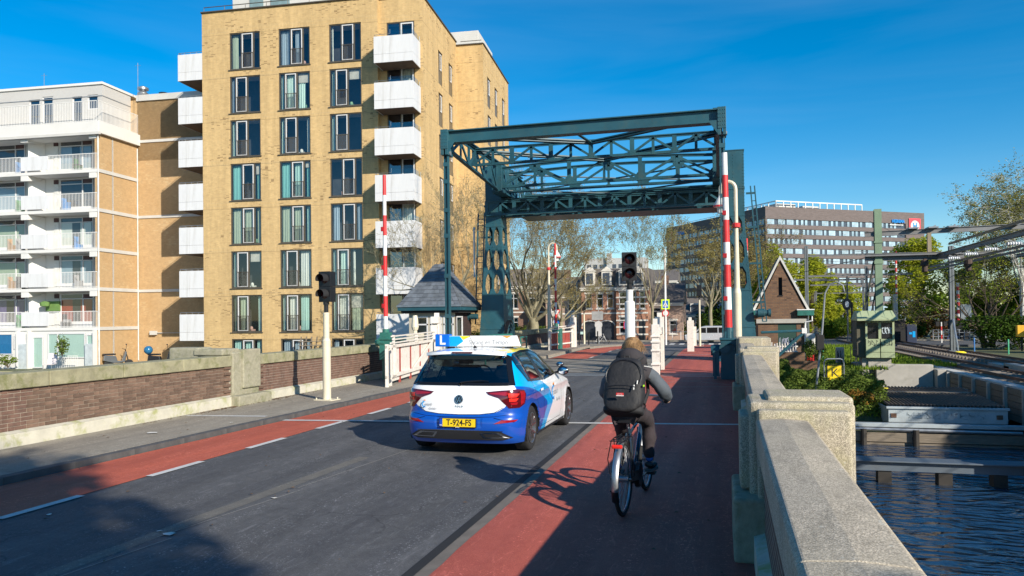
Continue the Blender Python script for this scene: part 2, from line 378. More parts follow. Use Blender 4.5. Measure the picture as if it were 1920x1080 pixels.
# terrain: far land beyond the canal, near land behind the camera, one sheet each
GRASS_G = asphalt('bare_earth_ground', (.10,.115,.055), (.15,.15,.08), .4)
g = MB()
def landz(x, y):
    z = -1.35
    if 6.45 < x <= 10.9 and y < 44.3: z = -3.4
    if x > 10.9 and y < 49: z = -3.4
    return z
xs = [-4000,-900,-300,-120,-70,-50,-30,-20,-12,-10.3,-8,-4,0,1.3,2.5,4,6,6.4,6.5,8,8.5,10.8,11.2,14,18,24,34,50,90,200,600,1500,4000]
ys = [40.2,42,44.2,44.6,46,48,50,52,56,62,70,78,86,110,160,300,700,2000,6000]
vs = [(x,y,landz(x,y)) for y in ys for x in xs]; nx = len(xs)
g.add(vs, [(j*nx+i, j*nx+i+1, (j+1)*nx+i+1, (j+1)*nx+i) for j in range(len(ys)-1) for i in range(nx-1)])
g.add([(.9,-6,-1.3),(4000,-6,-1.3),(4000,-3000,-1.3),(.9,-3000,-1.3)], [(0,3,2,1)]); g.add([(-4000,-8,-1.3),(-10.4,-8,-1.3),(-10.4,-3000,-1.3),(-4000,-3000,-1.3)], [(0,3,2,1)])
g.build('ground', GRASS_G, kind='structure')
# embankment carrying the road down from the bridge
e = MB()
for a, b_ in zip(range(40, 80, 2), range(42, 82, 2)):
    za, zb = zr(a)-.012, zr(b_)-.012
    e.add([(-14,a,-1.36),(-10.2,a,za),(1.6,a,za),(3.2,a,-1.36),(-14,b_,-1.36),(-10.2,b_,zb),(1.6,b_,zb),(3.2,b_,-1.36)], [(0,1,5,4),(1,2,6,5),(2,3,7,6)])
e.build('embankment', STREET, kind='structure')
# cross street behind
st = MB(); st.box(-200, 200, 79, 90, -1.5, -1.155); st.build('side_street', STREET, kind='structure')
fw = MB(); fw.box(-200, 200, 90, 92.5, -1.5, -1.04); fw.build('far_pavement', PAVE, kind='structure')
# canal walls and water
wm, nt, b = newmat('canal_water')
b.inputs['Base Color'].default_value = (.010,.03,.065,1); b.inputs['Roughness'].default_value = .06; b.inputs['IOR'].default_value = 1.75; b.inputs['Specular IOR Level'].default_value = 1.0
v1 = coords(nt, (1.0,2.1,1), rot=(0,0,.35)); v2 = coords(nt, (1.7,3.0,1), rot=(0,0,-.4))
a1 = noise_n(nt, v1, .8, 1.5, .4, 1.4); a2 = noise_n(nt, v2, 2.6, 3, .5, .6)
ad = nd(nt, 'ShaderNodeMath', operation='MULTIPLY_ADD'); nt.links.new(a2, ad.inputs[0]); ad.inputs[1].default_value = .10; nt.links.new(a1, ad.inputs[2])
bump(nt, b, ad.outputs[0], 1.0, .5)
sheet('water', wm, [(-300,-27),(300,-27),(300,53),(-300,53)], -3.1)
cw = MB(); cw.box(-60, -10.4, 40, 40.4, -3.4, -1.4); cw.box(-10.4, 1.4, 40, 40.4, -3.4, -.03); cw.box(8.6, 11.2, 44.6, 45.0, -3.4, -1.3); cw.box(3.0, 300, -6.4, -6, -3.6, -1.1); cw.box(-300, -10.5, -8.4, -8, -3.6, -1.1); cw.build('canal_wall', CONC, kind='structure')
# bridge body under the road
bb = MB(); bb.box(-10.45, .95, -22, 40.6, -1.0, -.015); bb.build('bridge_deck', CONC, kind='structure')
for yy in (5, 20, 34):
    q = MB(); q.box(-10.3, .8, yy, yy+1.4, -3.5, -1.0)
    tag(q.build('bridge_pier', CONC, bevel=.03), 'concrete pier standing in the canal under the road bridge at %s' % {5:'the first brick pillar', 20:'the red and white barriers', 34:'the tall teal pylons'}[yy], 'pier')

# road surfaces on the deck, each 4 mm or more above the one below
strip('road', ASPH, lambda y: kerbx(y)+.0, -2.0, -22, 25.2, .004, step=1.5)
strip('movable_bridge_deck', ASPHD, -8.1, -1.98, 25.2, 33.4, .004)
strip('road_beyond_bridge', ASPH, -7.56, -1.98, 33.4, 79, .004)
wob = lambda y: .03*noise.noise(Vector((y*.9, 3.3, 0)))
strip('cycle_lane', REDA, lambda y: kerbx(y)+.03+.6*wob(y*2), lambda y: -6.78+.35*wob(y*3), -22, 25.2, .010, step=.35)
strip('cycle_lane_beyond_bridge', REDA, lambda y: -7.5, lambda y: -5.75, 33.4, 78, .010)
strip('concrete_edge_strip', STRIPC, -2.20, -1.98, -22, 40, .008, step=4)
strip('drain_slot', BLACKM, -2.29, -2.20, -22, 40, .010, step=4)
strip('cycle_path', REDA2, lambda y: -2.09+.5*wob(y*2), lambda y: .42 if y < 9 else .55, -22, 25.2, .012, step=.35)
strip('movable_cycle_path', REDA2, -1.98, .5, 25.26, 33.4, .012)
strip('cycle_path_beyond_bridge', REDA2, -1.98, .6, 33.46, 78, .012)
# pavement on the left: raised body, top surface, kerb stones
pv = MB(); pv.box(-10.4, -8.33, -22, 25.2, -.01, .085)
pv.add([(-8.33,-22,-.01),(-8.33,6,-.01),(-7.76,25.2,-.01),(-8.33,25.2,-.01),(-8.33,-22,.085),(-8.33,6,.085),(-7.76,25.2,.085),(-8.33,25.2,.085)], [(4,5,6,7),(1,2,6,5),(0,1,5,4)])
pv.build('pavement', PAVE, kind='structure')
p2 = MB(); p2.box(-10.0, -7.72, 33.4, 46, -.02, .12); p2.build('pavement_beyond_bridge', PAVE, kind='structure')
pl = MB()
for a in range(46, 80, 2):
    za, zb = zr(a)+.12, zr(a+2)+.12
    pl.add([(-14,a,za),(-7.72,a,za),(-7.72,a+2,zb),(-14,a+2,zb),(-7.72,a,za-.14),(-7.72,a+2,zb-.14)], [(0,1,2,3),(1,4,5,2)])
pl.build('pavement_slope', PAVE, kind='structure')
kerb_parent = None
kmesh = MB(); kmesh.box(-.075, .075, .004, .996, -.02, .09); kme = kmesh.mesh('kerb_stone', KERB)
kr = bpy.data.objects.new('kerb', None); COL.objects.link(kr); kr['kind'] = 'structure'
for i in range(-6, 26):
    y = float(i); x = kerbx(y)-.07; an = math.atan2(kerbx(y)-kerbx(y+1), 1)
    o = inst(kme, 'kerb_stone', kr, (x, y, rnd.uniform(-.004,.004)), (0,0,an))
# line markings: dashes of the left cycle lane, give-way line across, joints
lm = bpy.data.objects.new('road_markings', None); COL.objects.link(lm); lm['kind'] = 'structure'
def dash(x0, x1, y0, y1, mat=LINEP, dz=.0155, sk=0):
    q = MB(); q.add([(x0,y0,zr(y0)+dz),(x1,y0,zr(y0)+dz),(x1+sk,y1,zr(y1)+dz),(x0+sk,y1,zr(y1)+dz)], [(0,1,2,3)]); q.build('painted_dash', mat, lm)
for k in range(-3, 7):
    y = 5.75+k*2.0
    if y+.95 < 24: dash(-6.80, -6.69, y, y+.98)
for k in range(12): dash(-5.76, -5.66, 34+k*3.0, 35+k*3.0)
q = MB(); zz = .017
q.add([(-7.95,12.55,zz),(.40,13.50,zz),(.40,13.64,zz),(-7.95,12.69,zz)], [(0,1,2,3)]); q.build('painted_line', LINEP, lm)
q = MB(); zz = .0895
q.add([(-9.9,12.32,zz),(-8.28,12.50,zz),(-8.28,12.62,zz),(-9.9,12.44,zz)], [(0,1,2,3)]); q.build('painted_line', LINEP, lm)
for y0, y1, x0 in ((3.5,5.6,-4.92),(5.6,7.5,-4.80),(7.6,10.3,-4.62),(10.9,12.4,-4.25)):
    q = MB(); q.add([(x0,y0,.0085),(x0+.012,y0,.0085),(x0+.28,y1,.0085),(x0+.268,y1,.0085)], [(0,1,2,3)]); q.build('surface_scratch', LINEF, lm)
# light sealed trench running along the road
TR = asphalt('sealed_trench', (.115,.11,.10), (.17,.16,.14), .4)
strip('road_trench', TR, lambda y: -5.05+.035*y-.10+.5*wob(y*3), lambda y: -5.05+.035*y+.07+.6*wob(y*3+9), -10, 9.5, .0062, step=.3)
# joints and plates of the movable deck
for k, y in enumerate((25.2, 26.7, 28.2, 29.7, 31.2, 33.4)):
    q = MB(); q.box(-8.05, -2.3, y-.03, y+.03, -.02, .0085); q.build('deck_joint', BLACKM, lm)
for y in (24.0, 24.55, 25.22, 33.42, 37.0):
    q = MB(); q.box(-7.7 if y < 25 else -1.97, .45, y-.035, y+.035, 0, .0195 if y > 30 else .0205); q.build('steel_joint', STEEL, lm)
q = MB()
for (a, b_) in (((-1.9,21.2),(.4,23.4)),((-1.9,23.2),(.4,21.0)),((-1.6,20.2),(.3,20.6))):
    q.add([(a[0],a[1],.0163),(b_[0],b_[1],.0163),(b_[0],b_[1]+.05,.0163),(a[0],a[1]+.05,.0163)], [(0,1,2,3)])
q.build('surface_scratch', LINEF, lm)
# zebra bars on the side street
for k in range(7): q = MB(); q.box(-5.2+k*1.0, -4.7+k*1.0, 80.4, 83.6, -1.2, -1.148); q.build('zebra_bar', LINEP, lm)
# small litter on the road and footway
for (x, y, z, s_) in ((-8.9,10.3,.098,.09),(-8.35,11.6,.098,.03),(-4.6,7.1,.012,.035),(-4.75,5.7,.012,.06),(-4.9,5.75,.012,.03),(-6.4,6.0,.012,.03),(-6.9,5.2,.02,.03)):
    q = MB(); n = 7; q.add([(x+s_*rnd.uniform(.6,1)*math.cos(t*2*PI/n)*1.3, y+s_*rnd.uniform(.6,1)*math.sin(t*2*PI/n), z+rnd.uniform(0,.01)) for t in range(n)], [tuple(range(n))])
    tag(q.build('litter', M('litter_paper', (.62,.6,.55), .8), label=None), 'pale scrap of litter lying on the road or footway', 'litter', 'scraps of litter')
# fallen leaves along wall foot
lf = MB()
for _ in range(900):
    t = rnd.random()
    if t < .5: x, y = -9.92+abs(rnd.gauss(0,.1)), rnd.choice([rnd.uniform(11,24), rnd.gauss(15.3,.4), rnd.gauss(13.6,.5)]) ; z = .095
    elif t < .8: x, y, z = .34-abs(rnd.gauss(0,.07)), rnd.gauss(4.0,.9), .02
    else: x, y, z = rnd.uniform(-10,.2), rnd.uniform(3,22), .02
    if -8.3 > x > -8.1: continue
    if x < -8.25: z = .095
    a = rnd.uniform(0, PI); s_ = rnd.uniform(.012,.03); c_, d_ = math.cos(a)*s_, math.sin(a)*s_
    lf.add([(x-c_,y-d_,z),(x+d_*.5,y-c_*.5,z+.006),(x+c_,y+d_,z),(x-d_*.5,y+c_*.5,z+.008)], [(0,1,2,3)])
lf.build('fallen_leaves', M('dead_leaf', (.14,.085,.045), .9, var=.5, vs=30), kind='stuff')
# ---------------------------------------------------------------- parapets
COPM = M('mossy_coping_stone', (.29,.27,.17), .85, var=.25, vs=5, bs=.4, bscale=45, dirt=(.14,.15,.045), dscale=4.5, damt=1.0)
PLINM = M('limewashed_plinth', (.52,.49,.40), .85, var=.12, vs=4, bs=.3, bscale=35, dirt=(.27,.29,.05), dscale=3.2, damt=1.0)
PILM = M('rough_pillar_stone', (.31,.29,.21), .9, var=.2, vs=14, bs=.5, bscale=60, dirt=(.15,.16,.07), dscale=4, damt=.9)
BRK = M('parapet_brick', (.145,.09,.062), .85, var=.22, vs=9, bs=.2, bscale=60, rnd_obj=.28, dirt=(.07,.05,.045), dscale=3, damt=.6)
MORT = M('lime_mortar', (.34,.29,.23), .95, var=.12, vs=8, bs=.2)
def granite(name, base, yel, speck=.16, amt=.9, vs=95):
    m, nt, b = newmat(name); v = coords(nt)
    vo = nd(nt, 'ShaderNodeTexVoronoi'); vo.inputs['Scale'].default_value = vs; nt.links.new(v, vo.inputs['Vector'])
    wn = nd(nt, 'ShaderNodeSeparateColor'); nt.links.new(vo.outputs['Color'], wn.inputs[0])
    c = mixc(nt, ramp(nt, wn.outputs[0], .52, .6), [x*.6 for x in base], base)
    c = mixc(nt, ramp(nt, wn.outputs[1], .72, .8, (0,0,0,1), (.8,.8,.8,1)), c, [min(1, x*1.5) for x in base])
    n = noise_n(nt, v, 1.7, 6, .7); sp = nd(nt, 'ShaderNodeSeparateXYZ'); nt.links.new(v, sp.inputs[0])
    c = mixc(nt, ramp(nt, n, .42, .68, (0,0,0,1), (amt,)*3+(1,)), c, yel)
    n4 = noise_n(nt, coords(nt, (9, 1.6, 1), rot=(0,0,1.2)), 1.4, 8, .8, .6)
    c = mixc(nt, ramp(nt, n4, .5, .62, (0,0,0,1), (.35,.35,.35,1)), c, [x*.55 for x in base])
    n7 = noise_n(nt, coords(nt, (1.2,.5,.6)), 1.5, 8, .75, .5); c = mixc(nt, ramp(nt, n7, .48, .68, (0,0,0,1), (.6,.6,.6,1)), c, (.13,.12,.09))
    n8 = noise_n(nt, v, .7, 3, .5); c = mixc(nt, 1, c, ramp(nt, n8, .3, .7, (.84,.84,.86,1), (1.08,1.06,1.02,1)), 'MULTIPLY')
    n9 = noise_n(nt, v, 16, 2, .5); c = mixc(nt, ramp(nt, n9, .72, .76, (0,0,0,1), (.6,.6,.6,1)), c, (.55,.55,.48))
    nt.links.new(c, b.inputs['Base Color']); b.inputs['Roughness'].default_value = .85; b.inputs['Specular IOR Level'].default_value = .3
    bump(nt, b, noise_n(nt, v, 120, 4, .7), .45, .006); return m
GRAN = granite('grey_granite_coping', (.52,.455,.355), (.38,.34,.26), amt=.5, vs=210)
EXPO = granite('exposed_aggregate', (.46,.41,.32), (.38,.36,.16), amt=.6, vs=190)

def left_parapet(name, label, y0, y1, xf, zt, zcb, zpl0, zpl1, indiv=None, cop=1.55, thick=.34, parent_loc=(0,0,0)):
    t = thing(name, label, 'wall', (xf, y0, 0), 0)
    ln = y1-y0
    core = MB(); core.box(-thick, -.003, 0, ln, -.2, zcb+.01); core.build('wall_core', MORT, t)
    n = max(1, round(ln/cop)); 
    for i in range(n):
        a, b_ = ln*i/n, ln*(i+1)/n
        q = MB(); q.box(-thick-.06, .055, a+.006, b_-.006, zcb, zt); q.build('coping_stone', COPM, t, bevel=.014)
    q = MB(); q.box(-thick-.02, .10, 0, ln, -.2, zpl1-.03); q.add([(.10,0,zpl1-.03),(.10,ln,zpl1-.03),(.0,ln,zpl1),(.0,0,zpl1)], [(0,1,2,3)])
    q.build('plinth', PLINM, t, bevel=.01)
    ch = .0625; bl = .212; nb = 0
    me = MB(); me.box(-.06, .004, .003, bl-.005, .003, ch-.005); bme = me.mesh('brick', BRK)
    mh = MB(); mh.box(-.06, .004, .003, bl/2-.005, .003, ch-.005); hme = mh.mesh('brick', BRK)
    rest = MB(); rows = int((zcb-zpl1)/ch+.5); chh = (zcb-zpl1)/rows
    for r in range(rows):
        z = zpl1+r*chh; y = -(bl/2)*(r%2) if r % 2 else 0.0; k = r
        while y < ln-.02:
            header = (k % 3 == 2); L_ = bl/2 if header else bl
            yy = max(0, y); sc = (min(y+L_, ln)-yy)/L_
            if sc > .2:
                dx = rnd.uniform(-.003,.004)
                if indiv and indiv[0] <= y0+y < indiv[1] and nb < 300:
                    o = inst(hme if header else bme, 'brick', t, (dx, yy, z), (0,0,rnd.uniform(-.01,.01)), (1, sc, chh/ch)); nb += 1
                else:
                    l0 = yy+.005; l1 = yy+L_*sc-.006; rest.box(-.05, .004+dx, l0, l1, z+.005, z+chh-.005)
            y += L_; k += 1
    if rest.v: rest.build('bricks', M('parapet_brick_far', (.15,.085,.062), .85, var=.35, vs=5.5, bs=.2, bscale=60, dirt=(.07,.05,.045), dscale=4, damt=.6), t, kind='stuff')
    # rusticated ends: every second course stands proud
    for r in range(1, rows, 2):
        for yy in (.02, ln-.23):
            q = MB(); q.box(-.02, .035, yy, yy+.21, zpl1+r*chh+.004, zpl1+(r+1)*chh-.006); q.build('quoin_brick', BRK, t)
    return t
left_parapet('brick_parapet', 'long brick parapet with mossy stone coping nearest on the left, beside the cycle lane', -1.2, 14.0, -10.1, 1.155, .925, .13, .31, (9.0, 14.0))
left_parapet('brick_parapet', 'shorter brick parapet between the mossy stone pillar and the white folding gate', 14.95, 22.4, -10.1, 1.125, .905, .13, .29)
left_parapet('brick_parapet', 'brick parapet on the far side of the bridge behind the teal pylon', 35.6, 47.5, -10.1, 1.18, .93, .12, .36, thick=.4)
def pillar_left(y):
    t = thing('stone_pillar', 'mossy stone pillar set between two lengths of the left brick parapet', 'pillar', (-10.1, y, 0))
    q = MB(); q.box(-.55, .07, .0, .95, .0, 1.22); q.build('pillar_block', PILM, t, bevel=.035, seg=3)
    q = MB(); q.box(-.1, .12, .30, .95, .42, 1.27); q.build('front_block', PILM, t, bevel=.03, seg=3)
    q = MB(); q.box(-.70, .02, -.28, .30, 1.16, 1.30); q.build('cap_stone', PILM, t, bevel=.03, seg=3)
    q = MB(); q.box(-.45, .30, -.10, 1.10, .0, .30); q.build('foot_stone', PILM, t, bevel=.03, seg=3)
pillar_left(14.0)
# right parapet: coping edge drifts slightly outwards
def rx_(y): return .205+.0075*y if y < 6 else .25+.0155*(y-6)
def coping(t, y0, y1, cuts, z=1.10, w=.385):
    ys = [y0]+cuts+[y1]
    for a, b_ in zip(ys[:-1], ys[1:]):
        q = MB(); prof = [(0,z-.23),(0,z-.02),(.02,z),(w*.5,z+.012),(w-.02,z),(w,z-.02),(w,z-.23)]
        A = [(rx_(a)+x, a+.001, zz) for x, zz in prof]; B = [(rx_(b_)+x, b_-.001, zz) for x, zz in prof]; n = len(prof)
        q.add(A+B, [tuple(range(n)), tuple(range(2*n-1,n-1,-1))]+[(i, n+i, n+(i+1)%n, (i+1)%n) for i in range(n)])
        q.build('coping_stone', GRAN, t, bevel=.008, fixn=True)
RBR = brickmat('shaded_parapet_brick', (.17,.09,.065), (.12,.07,.055), (.3,.27,.22), .22, .0625, .01)
def rwall(label, y0, y1, cuts):
    t = thing('granite_topped_parapet', label, 'wall'); coping(t, y0, y1, cuts)
    q = MB(); q.add([(rx_(y0)+.05,y0,-1),(rx_(y1)+.05,y1,-1),(rx_(y1)+.33,y1,-1),(rx_(y0)+.33,y0,-1),(rx_(y0)+.05,y0,.87),(rx_(y1)+.05,y1,.87),(rx_(y1)+.33,y1,.87),(rx_(y0)+.33,y0,.87)],
                    [(0,3,2,1),(4,5,6,7),(0,1,5,4),(1,2,6,5),(2,3,7,6),(3,0,4,7)]); q.build('wall_face', RBR, t)
    q = MB(); q.add([(rx_(y0)-.03,y0,0),(rx_(y1)-.03,y1,0),(rx_(y1)+.05,y1,0),(rx_(y0)+.05,y0,0),(rx_(y0)-.03,y0,.22),(rx_(y1)-.03,y1,.22),(rx_(y1)+.05,y1,.25),(rx_(y0)+.05,y0,.25)],
                    [(4,5,6,7),(0,1,5,4),(0,4,7,3),(1,2,6,5)]); q.build('plinth', PLINM, t)
    return t
rwall('nearest parapet on the right, its flat granite coping sloping away beside the water', -4, 6.15, [-1.2, 2.62])
rwall('second parapet on the right, granite coping between the two large stone pillars', 6.9, 15.6, [9.6, 12.3])
rwall('short parapet on the right just before the teal barrier box', 16.5, 22.1, [19.3])
def pillar_right(y, label, w=1.0, big=True):
    t = thing('stone_pillar', label, 'pillar', (rx_(y)-.045, y, 0))
    zt = 1.215
    q = MB(); q.box(.0, w-.03, .18, .85, -1.2, zt); q.build('pillar_block', EXPO, t, bevel=.035, seg=3)
    q = MB(); q.box(.055, w-.075, .03, .18, -1.2, zt-.045); q.build('front_block', EXPO, t, bevel=.03, seg=3)
    q = MB(); q.box(.14, w-.02, .32, .93, 1.1, zt+.035); q.build('cap_stone', EXPO, t, bevel=.03, seg=3)
    q = MB(); q.box(-.07, .12, .26, .70, .52, 1.1); q.build('side_rib', EXPO, t, bevel=.02, seg=3)
    q = MB(); q.box(-.13, .35, .0, .95, 0, .50); q.build('foot_stone', PILM, t, bevel=.03, seg=3)
pillar_right(6.02, 'nearest and largest speckled stone pillar on the right parapet, beside the cyclist', .80)
pillar_right(15.5, 'speckled stone pillar in the middle of the right parapet, second from the camera', .78)
q = thing('stone_pillar', 'farthest stone pillar on the right parapet, touching the teal barrier box', 'pillar', (rx_(22)-.06, 22.0, 0))
m_ = MB(); m_.box(.05, .68, 0, .8, -1.2, 1.24); m_.build('pillar_block', EXPO, q, bevel=.03, seg=3)
m_ = MB(); m_.box(.0, .95, .8, 2.4, -1.2, 1.22); m_.build('end_block', EXPO, q, bevel=.03, seg=3)
# near pillar foot at the bottom of the picture
t = thing('foot_stone', 'dark weathered stone block at the foot of the near right parapet', 'stone block', (.0, 4.35, 0))
m_ = MB(); m_.box(.02, .26, 0, .5, 0, .30); m_.build('stone_block', PILM, t, bevel=.03, seg=3)

# ---------------------------------------------------------------- helpers for fronts with real openings
def holed(mb, x0, x1, z0, z1, holes, P, depth):
    """rectangular wall with rectangular openings (a0,a1,b0,b1); P(u,w,v): u along, w outward (+ = out), v up"""
    xs = sorted({x0,x1,*[h[0] for h in holes],*[h[1] for h in holes]}); zs = sorted({z0,z1,*[h[2] for h in holes],*[h[3] for h in holes]})
    for i in range(len(xs)-1):
        for j in range(len(zs)-1):
            cx, cz = (xs[i]+xs[i+1])/2, (zs[j]+zs[j+1])/2
            if any(h[0] < cx < h[1] and h[2] < cz < h[3] for h in holes): continue
            mb.quad(P(xs[i],0,zs[j]), P(xs[i+1],0,zs[j]), P(xs[i+1],0,zs[j+1]), P(xs[i],0,zs[j+1]))
    for a0,a1,b0,b1 in holes:
        for (p, q) in (((a0,b0),(a1,b0)),((a1,b0),(a1,b1)),((a1,b1),(a0,b1)),((a0,b1),(a0,b0))):
            mb.quad(P(p[0],0,p[1]), P(q[0],0,q[1]), P(q[0],-depth,q[1]), P(p[0],-depth,p[1]))
GLASS = glassmat('window_glass', (.86,.90,.90), .07)
GLASSD = glassmat('dark_window_glass', (.50,.55,.58), .18)
def curtain_mesh(w, h, name, mat, waves=None, amp=.05, seed=0):
    r = random.Random(seed); n = max(8, int(w/.035)); q = MB(); vs = []
    waves = waves or w/.13
    for i in range(n+1):
        u = w*i/n; y = amp*math.sin(2*PI*waves*i/n+r.random()*.5)+.02*math.sin(9*i/n)
        vs += [(u, y*.6, h), (u, y, 0)]
    q.add(vs, [(2*i, 2*i+1, 2*i+3, 2*i+2) for i in range(n)])
    return q.mesh(name, mat, True)
CURT = [M('curtain_'+n, c, .85, var=.12, vs=6, stretch=(6,6,.5)) for n, c in
        (('sea_green',(.36,.56,.50)),('sage',(.36,.42,.31)),('mint',(.50,.66,.58)),('grey_blue',(.30,.38,.44)),('off_white',(.60,.62,.56)),('turquoise',(.20,.47,.43)))]
CURTX = {'blue': M('curtain_blue', (.02,.19,.42), .8, var=.25, vs=6, stretch=(6,6,.5)), 'red': M('curtain_red', (.33,.06,.04), .8, var=.25, vs=6, stretch=(6,6,.5)), 'violet': M('curtain_violet', (.16,.13,.26), .8, var=.2, vs=6, stretch=(6,6,.5))}
# ---------------------------------------------------------------- tall yellow brick apartment block
YB = brickmat('yellow_brick', (.62,.435,.20), (.54,.37,.165), (.50,.39,.23), .22, .0625, .008, dark=(.17,.11,.055), darkamt=.6, soldier=(2.974, .55, .5), bumpk=.3, joints=True)
yb = thing('apartment_tower', 'tall yellow brick apartment tower with white boxed balconies', 'building', (-18.46, 45.62, 0), R_(4.8))
ZT = 23.0
PF = lambda u, w, v: (u, -w, v)             # front wall, outward -y
W = 2.25; H_ = 2.52
rows = [21.46-2.974*k for k in range(8)]
cols = [-13.55, -9.95, -6.33]
wall = MB()
holes = [(c, c+W, z-H_, z) for c in cols for z in rows]
holed(wall, -15.6, -2.95, -1.4, ZT, holes, PF, .16)
wall.quad((-2.95,0,-1.4),(-2.95,.4,-1.4),(-2.95,.4,ZT),(-2.95,0,ZT))
# recessed balcony bay at the right corner
bh = [(-2.45, -.55, z-2.45, z-.05) for z in rows]
holed(wall, -2.95, 0, -1.4, ZT, bh, lambda u,w,v: (u, .4-w, v), .14)
# right hand side with tall narrow windows, then the projecting wing
sw = [(y, y+1.15, z-2.35, z) for y in (4.1, 6.85) for z in [20.75-2.974*k for k in range(7)]]
holed(wall, .4, 9.1, -1.4, ZT, sw, lambda u,w,v: (w, u, v), .12)
wall.quad((0,9.1,-1.4),(2.1,9.1,-1.4),(2.1,9.1,ZT-.25),(0,9.1,ZT-.25))
sw2 = [(y, y+1.35, z-2.35, z) for y in (10.55, 13.35, 16.4) for z in [20.72-2.974*k for k in range(7)]]
holed(wall, 9.1, 19.3, -1.4, ZT-.25, sw2, lambda u,w,v: (2.1+w, u, v), .12)
wall.quad((-15.6,19.3,-1.4),(-15.6,0,-1.4),(-15.6,0,ZT),(-15.6,19.3,ZT))
wall.quad((2.1,19.3,-1.4),(-15.6,19.3,-1.4),(-15.6,19.3,ZT-.25),(2.1,19.3,ZT-.25))
wall.build('brick_wall', YB, yb)
q = MB(); q.box(-15.5, -.05, .45, 19.2, ZT-.6, ZT-.35); q.box(-.1, 2.05, 9.2, 19.2, ZT-.7, ZT-.5); q.build('flat_roof', CONC, yb)
q = MB()
for a, b_ in (((-15.65,-.02),(-2.9,-.02)),((-2.93,-.02),(-2.93,.38)),((-2.95,.38),(.03,.38)),((.0,.38),(.0,9.08)),((-15.6,0),(-15.6,19.3))): q.bar((a[0],a[1],ZT+.03), (b_[0],b_[1],ZT+.03), .18, .07)
for a, b_ in (((0,9.08),(2.13,9.08)),((2.1,9.1),(2.1,19.3))): q.bar((a[0],a[1],ZT-.22), (b_[0],b_[1],ZT-.22), .18, .07)
q.build('roof_edge_trim', BROWNF, yb)
q = MB()
q.path([(-15.5,.1,ZT+.42),(-3.1,.1,ZT+.42)], .028, 6)
for i in range(9): q.tube((-15.5+i*1.55,.1,ZT), (-15.5+i*1.55,.1,ZT+.42), .02, n=5)
q.path([(.3,9.3,ZT+.12),(1.95,9.3,ZT+.12)], .025, 6); q.build('roof_rail', BROWNF, yb)
# penthouses
q = MB(); q.box(-14.6,-4.5,2.2,9,ZT-.4,ZT+3.1); q.box(-.9,1.5,10.2,15.5,ZT-.4,ZT+1.25); q.build('roof_house', CONCL, yb, bevel=.03)
q = MB(); q.box(-13.2,-12.2,2.12,2.2,ZT+.2,ZT+1.9); q.box(-11.6,-10.2,2.12,2.2,ZT+.2,ZT+1.9); q.build('roof_house_window', M('window_teal_grey', (.18,.26,.27), .15), yb)
q = MB(); q.tube((.1,11.5,ZT+1.2),(.1,11.5,ZT+1.7),.09); q.build('roof_pipe', STEEL, yb)
# dark core so windows never look through
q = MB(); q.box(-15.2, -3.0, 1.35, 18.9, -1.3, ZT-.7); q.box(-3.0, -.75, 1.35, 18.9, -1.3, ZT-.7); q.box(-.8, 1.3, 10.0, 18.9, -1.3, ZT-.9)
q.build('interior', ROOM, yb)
fl = MB()
for k in range(9): fl.box(-15.3, -.2, .42, 1.4, 21.46-2.974*k+.05, 21.46-2.974*k+.32)
fl.build('floor_slabs', CONCL, yb, kind='stuff')

def frame_mesh(w, h, a, b, fw=.075):
    """outer bronze frame, two mullions at a and b, sill; origin lower left, face at y=0"""
    q = MB(); d = .07
    q.box(0,w,-d,0,h-fw,h); q.box(0,w,-d,0,0,fw); q.box(0,fw,-d,0,fw,h-fw); q.box(w-fw,w,-d,0,fw,h-fw)
    q.box(a-fw*.55,a+fw*.55,-d,0,fw,h-fw); q.box(b-fw*.55,b+fw*.55,-d,0,fw,h-fw)
    return q
def door_mesh(w, h, f=.06):
    q = MB(); q.box(0,w,-.05,0,h-f,h); q.box(0,w,-.05,0,0,f); q.box(0,f,-.05,0,f,h-f); q.box(w-f,w,-.05,0,f,h-f); return q
def rail_mesh(w, h):
    q = MB(); q.box(-.03,w+.03,-.03,.0,h-.03,h); q.box(-.03,w+.03,-.03,.0,0,.03)
    n = int(w/.085)
    for i in range(n+1): x = w*i/n; q.box(x-.009,x+.009,-.022,-.006,.02,h-.02)
    return q
variants = {}
for nm, (a, b_) in {'wideleft': (.86, 1.74), 'wideright': (.42, 1.28), 'mid': (.80, 1.62)}.items():
    variants[nm] = (frame_mesh(W, H_, a, b_).mesh('window', BROWNF), door_mesh(b_-a-.1, H_-.18, .055).mesh('glazed_door', WHITEF), rail_mesh(b_-a-.08, 1.08).mesh('window_rail', BROWNF), a, b_)
sill = MB(); sill.box(-.07, W+.07, -.06, .14, -.06, 0); sill = sill.mesh('window_sill', BROWNF)
gq = MB(); gq.quad((0,0,0),(1,0,0),(1,0,1),(0,0,1)); gpane = gq.mesh('pane', GLASS); gq2 = MB(); gq2.quad((0,0,0),(1,0,0),(1,0,1),(0,0,1)); gpane_d = gq2.mesh('pane', GLASSD)
curt = {}
def curtain(parent, x, y, z, w, h, mi, seed):
    mat = CURT[mi] if isinstance(mi, int) else CURTX[mi]
    key = (round(w,2), round(h,2), mi, seed % 3)
    if key not in curt: curt[key] = curtain_mesh(w, h, 'curtain', mat, seed=seed)
    return inst(curt[key], 'curtain', parent, (x, y, z))
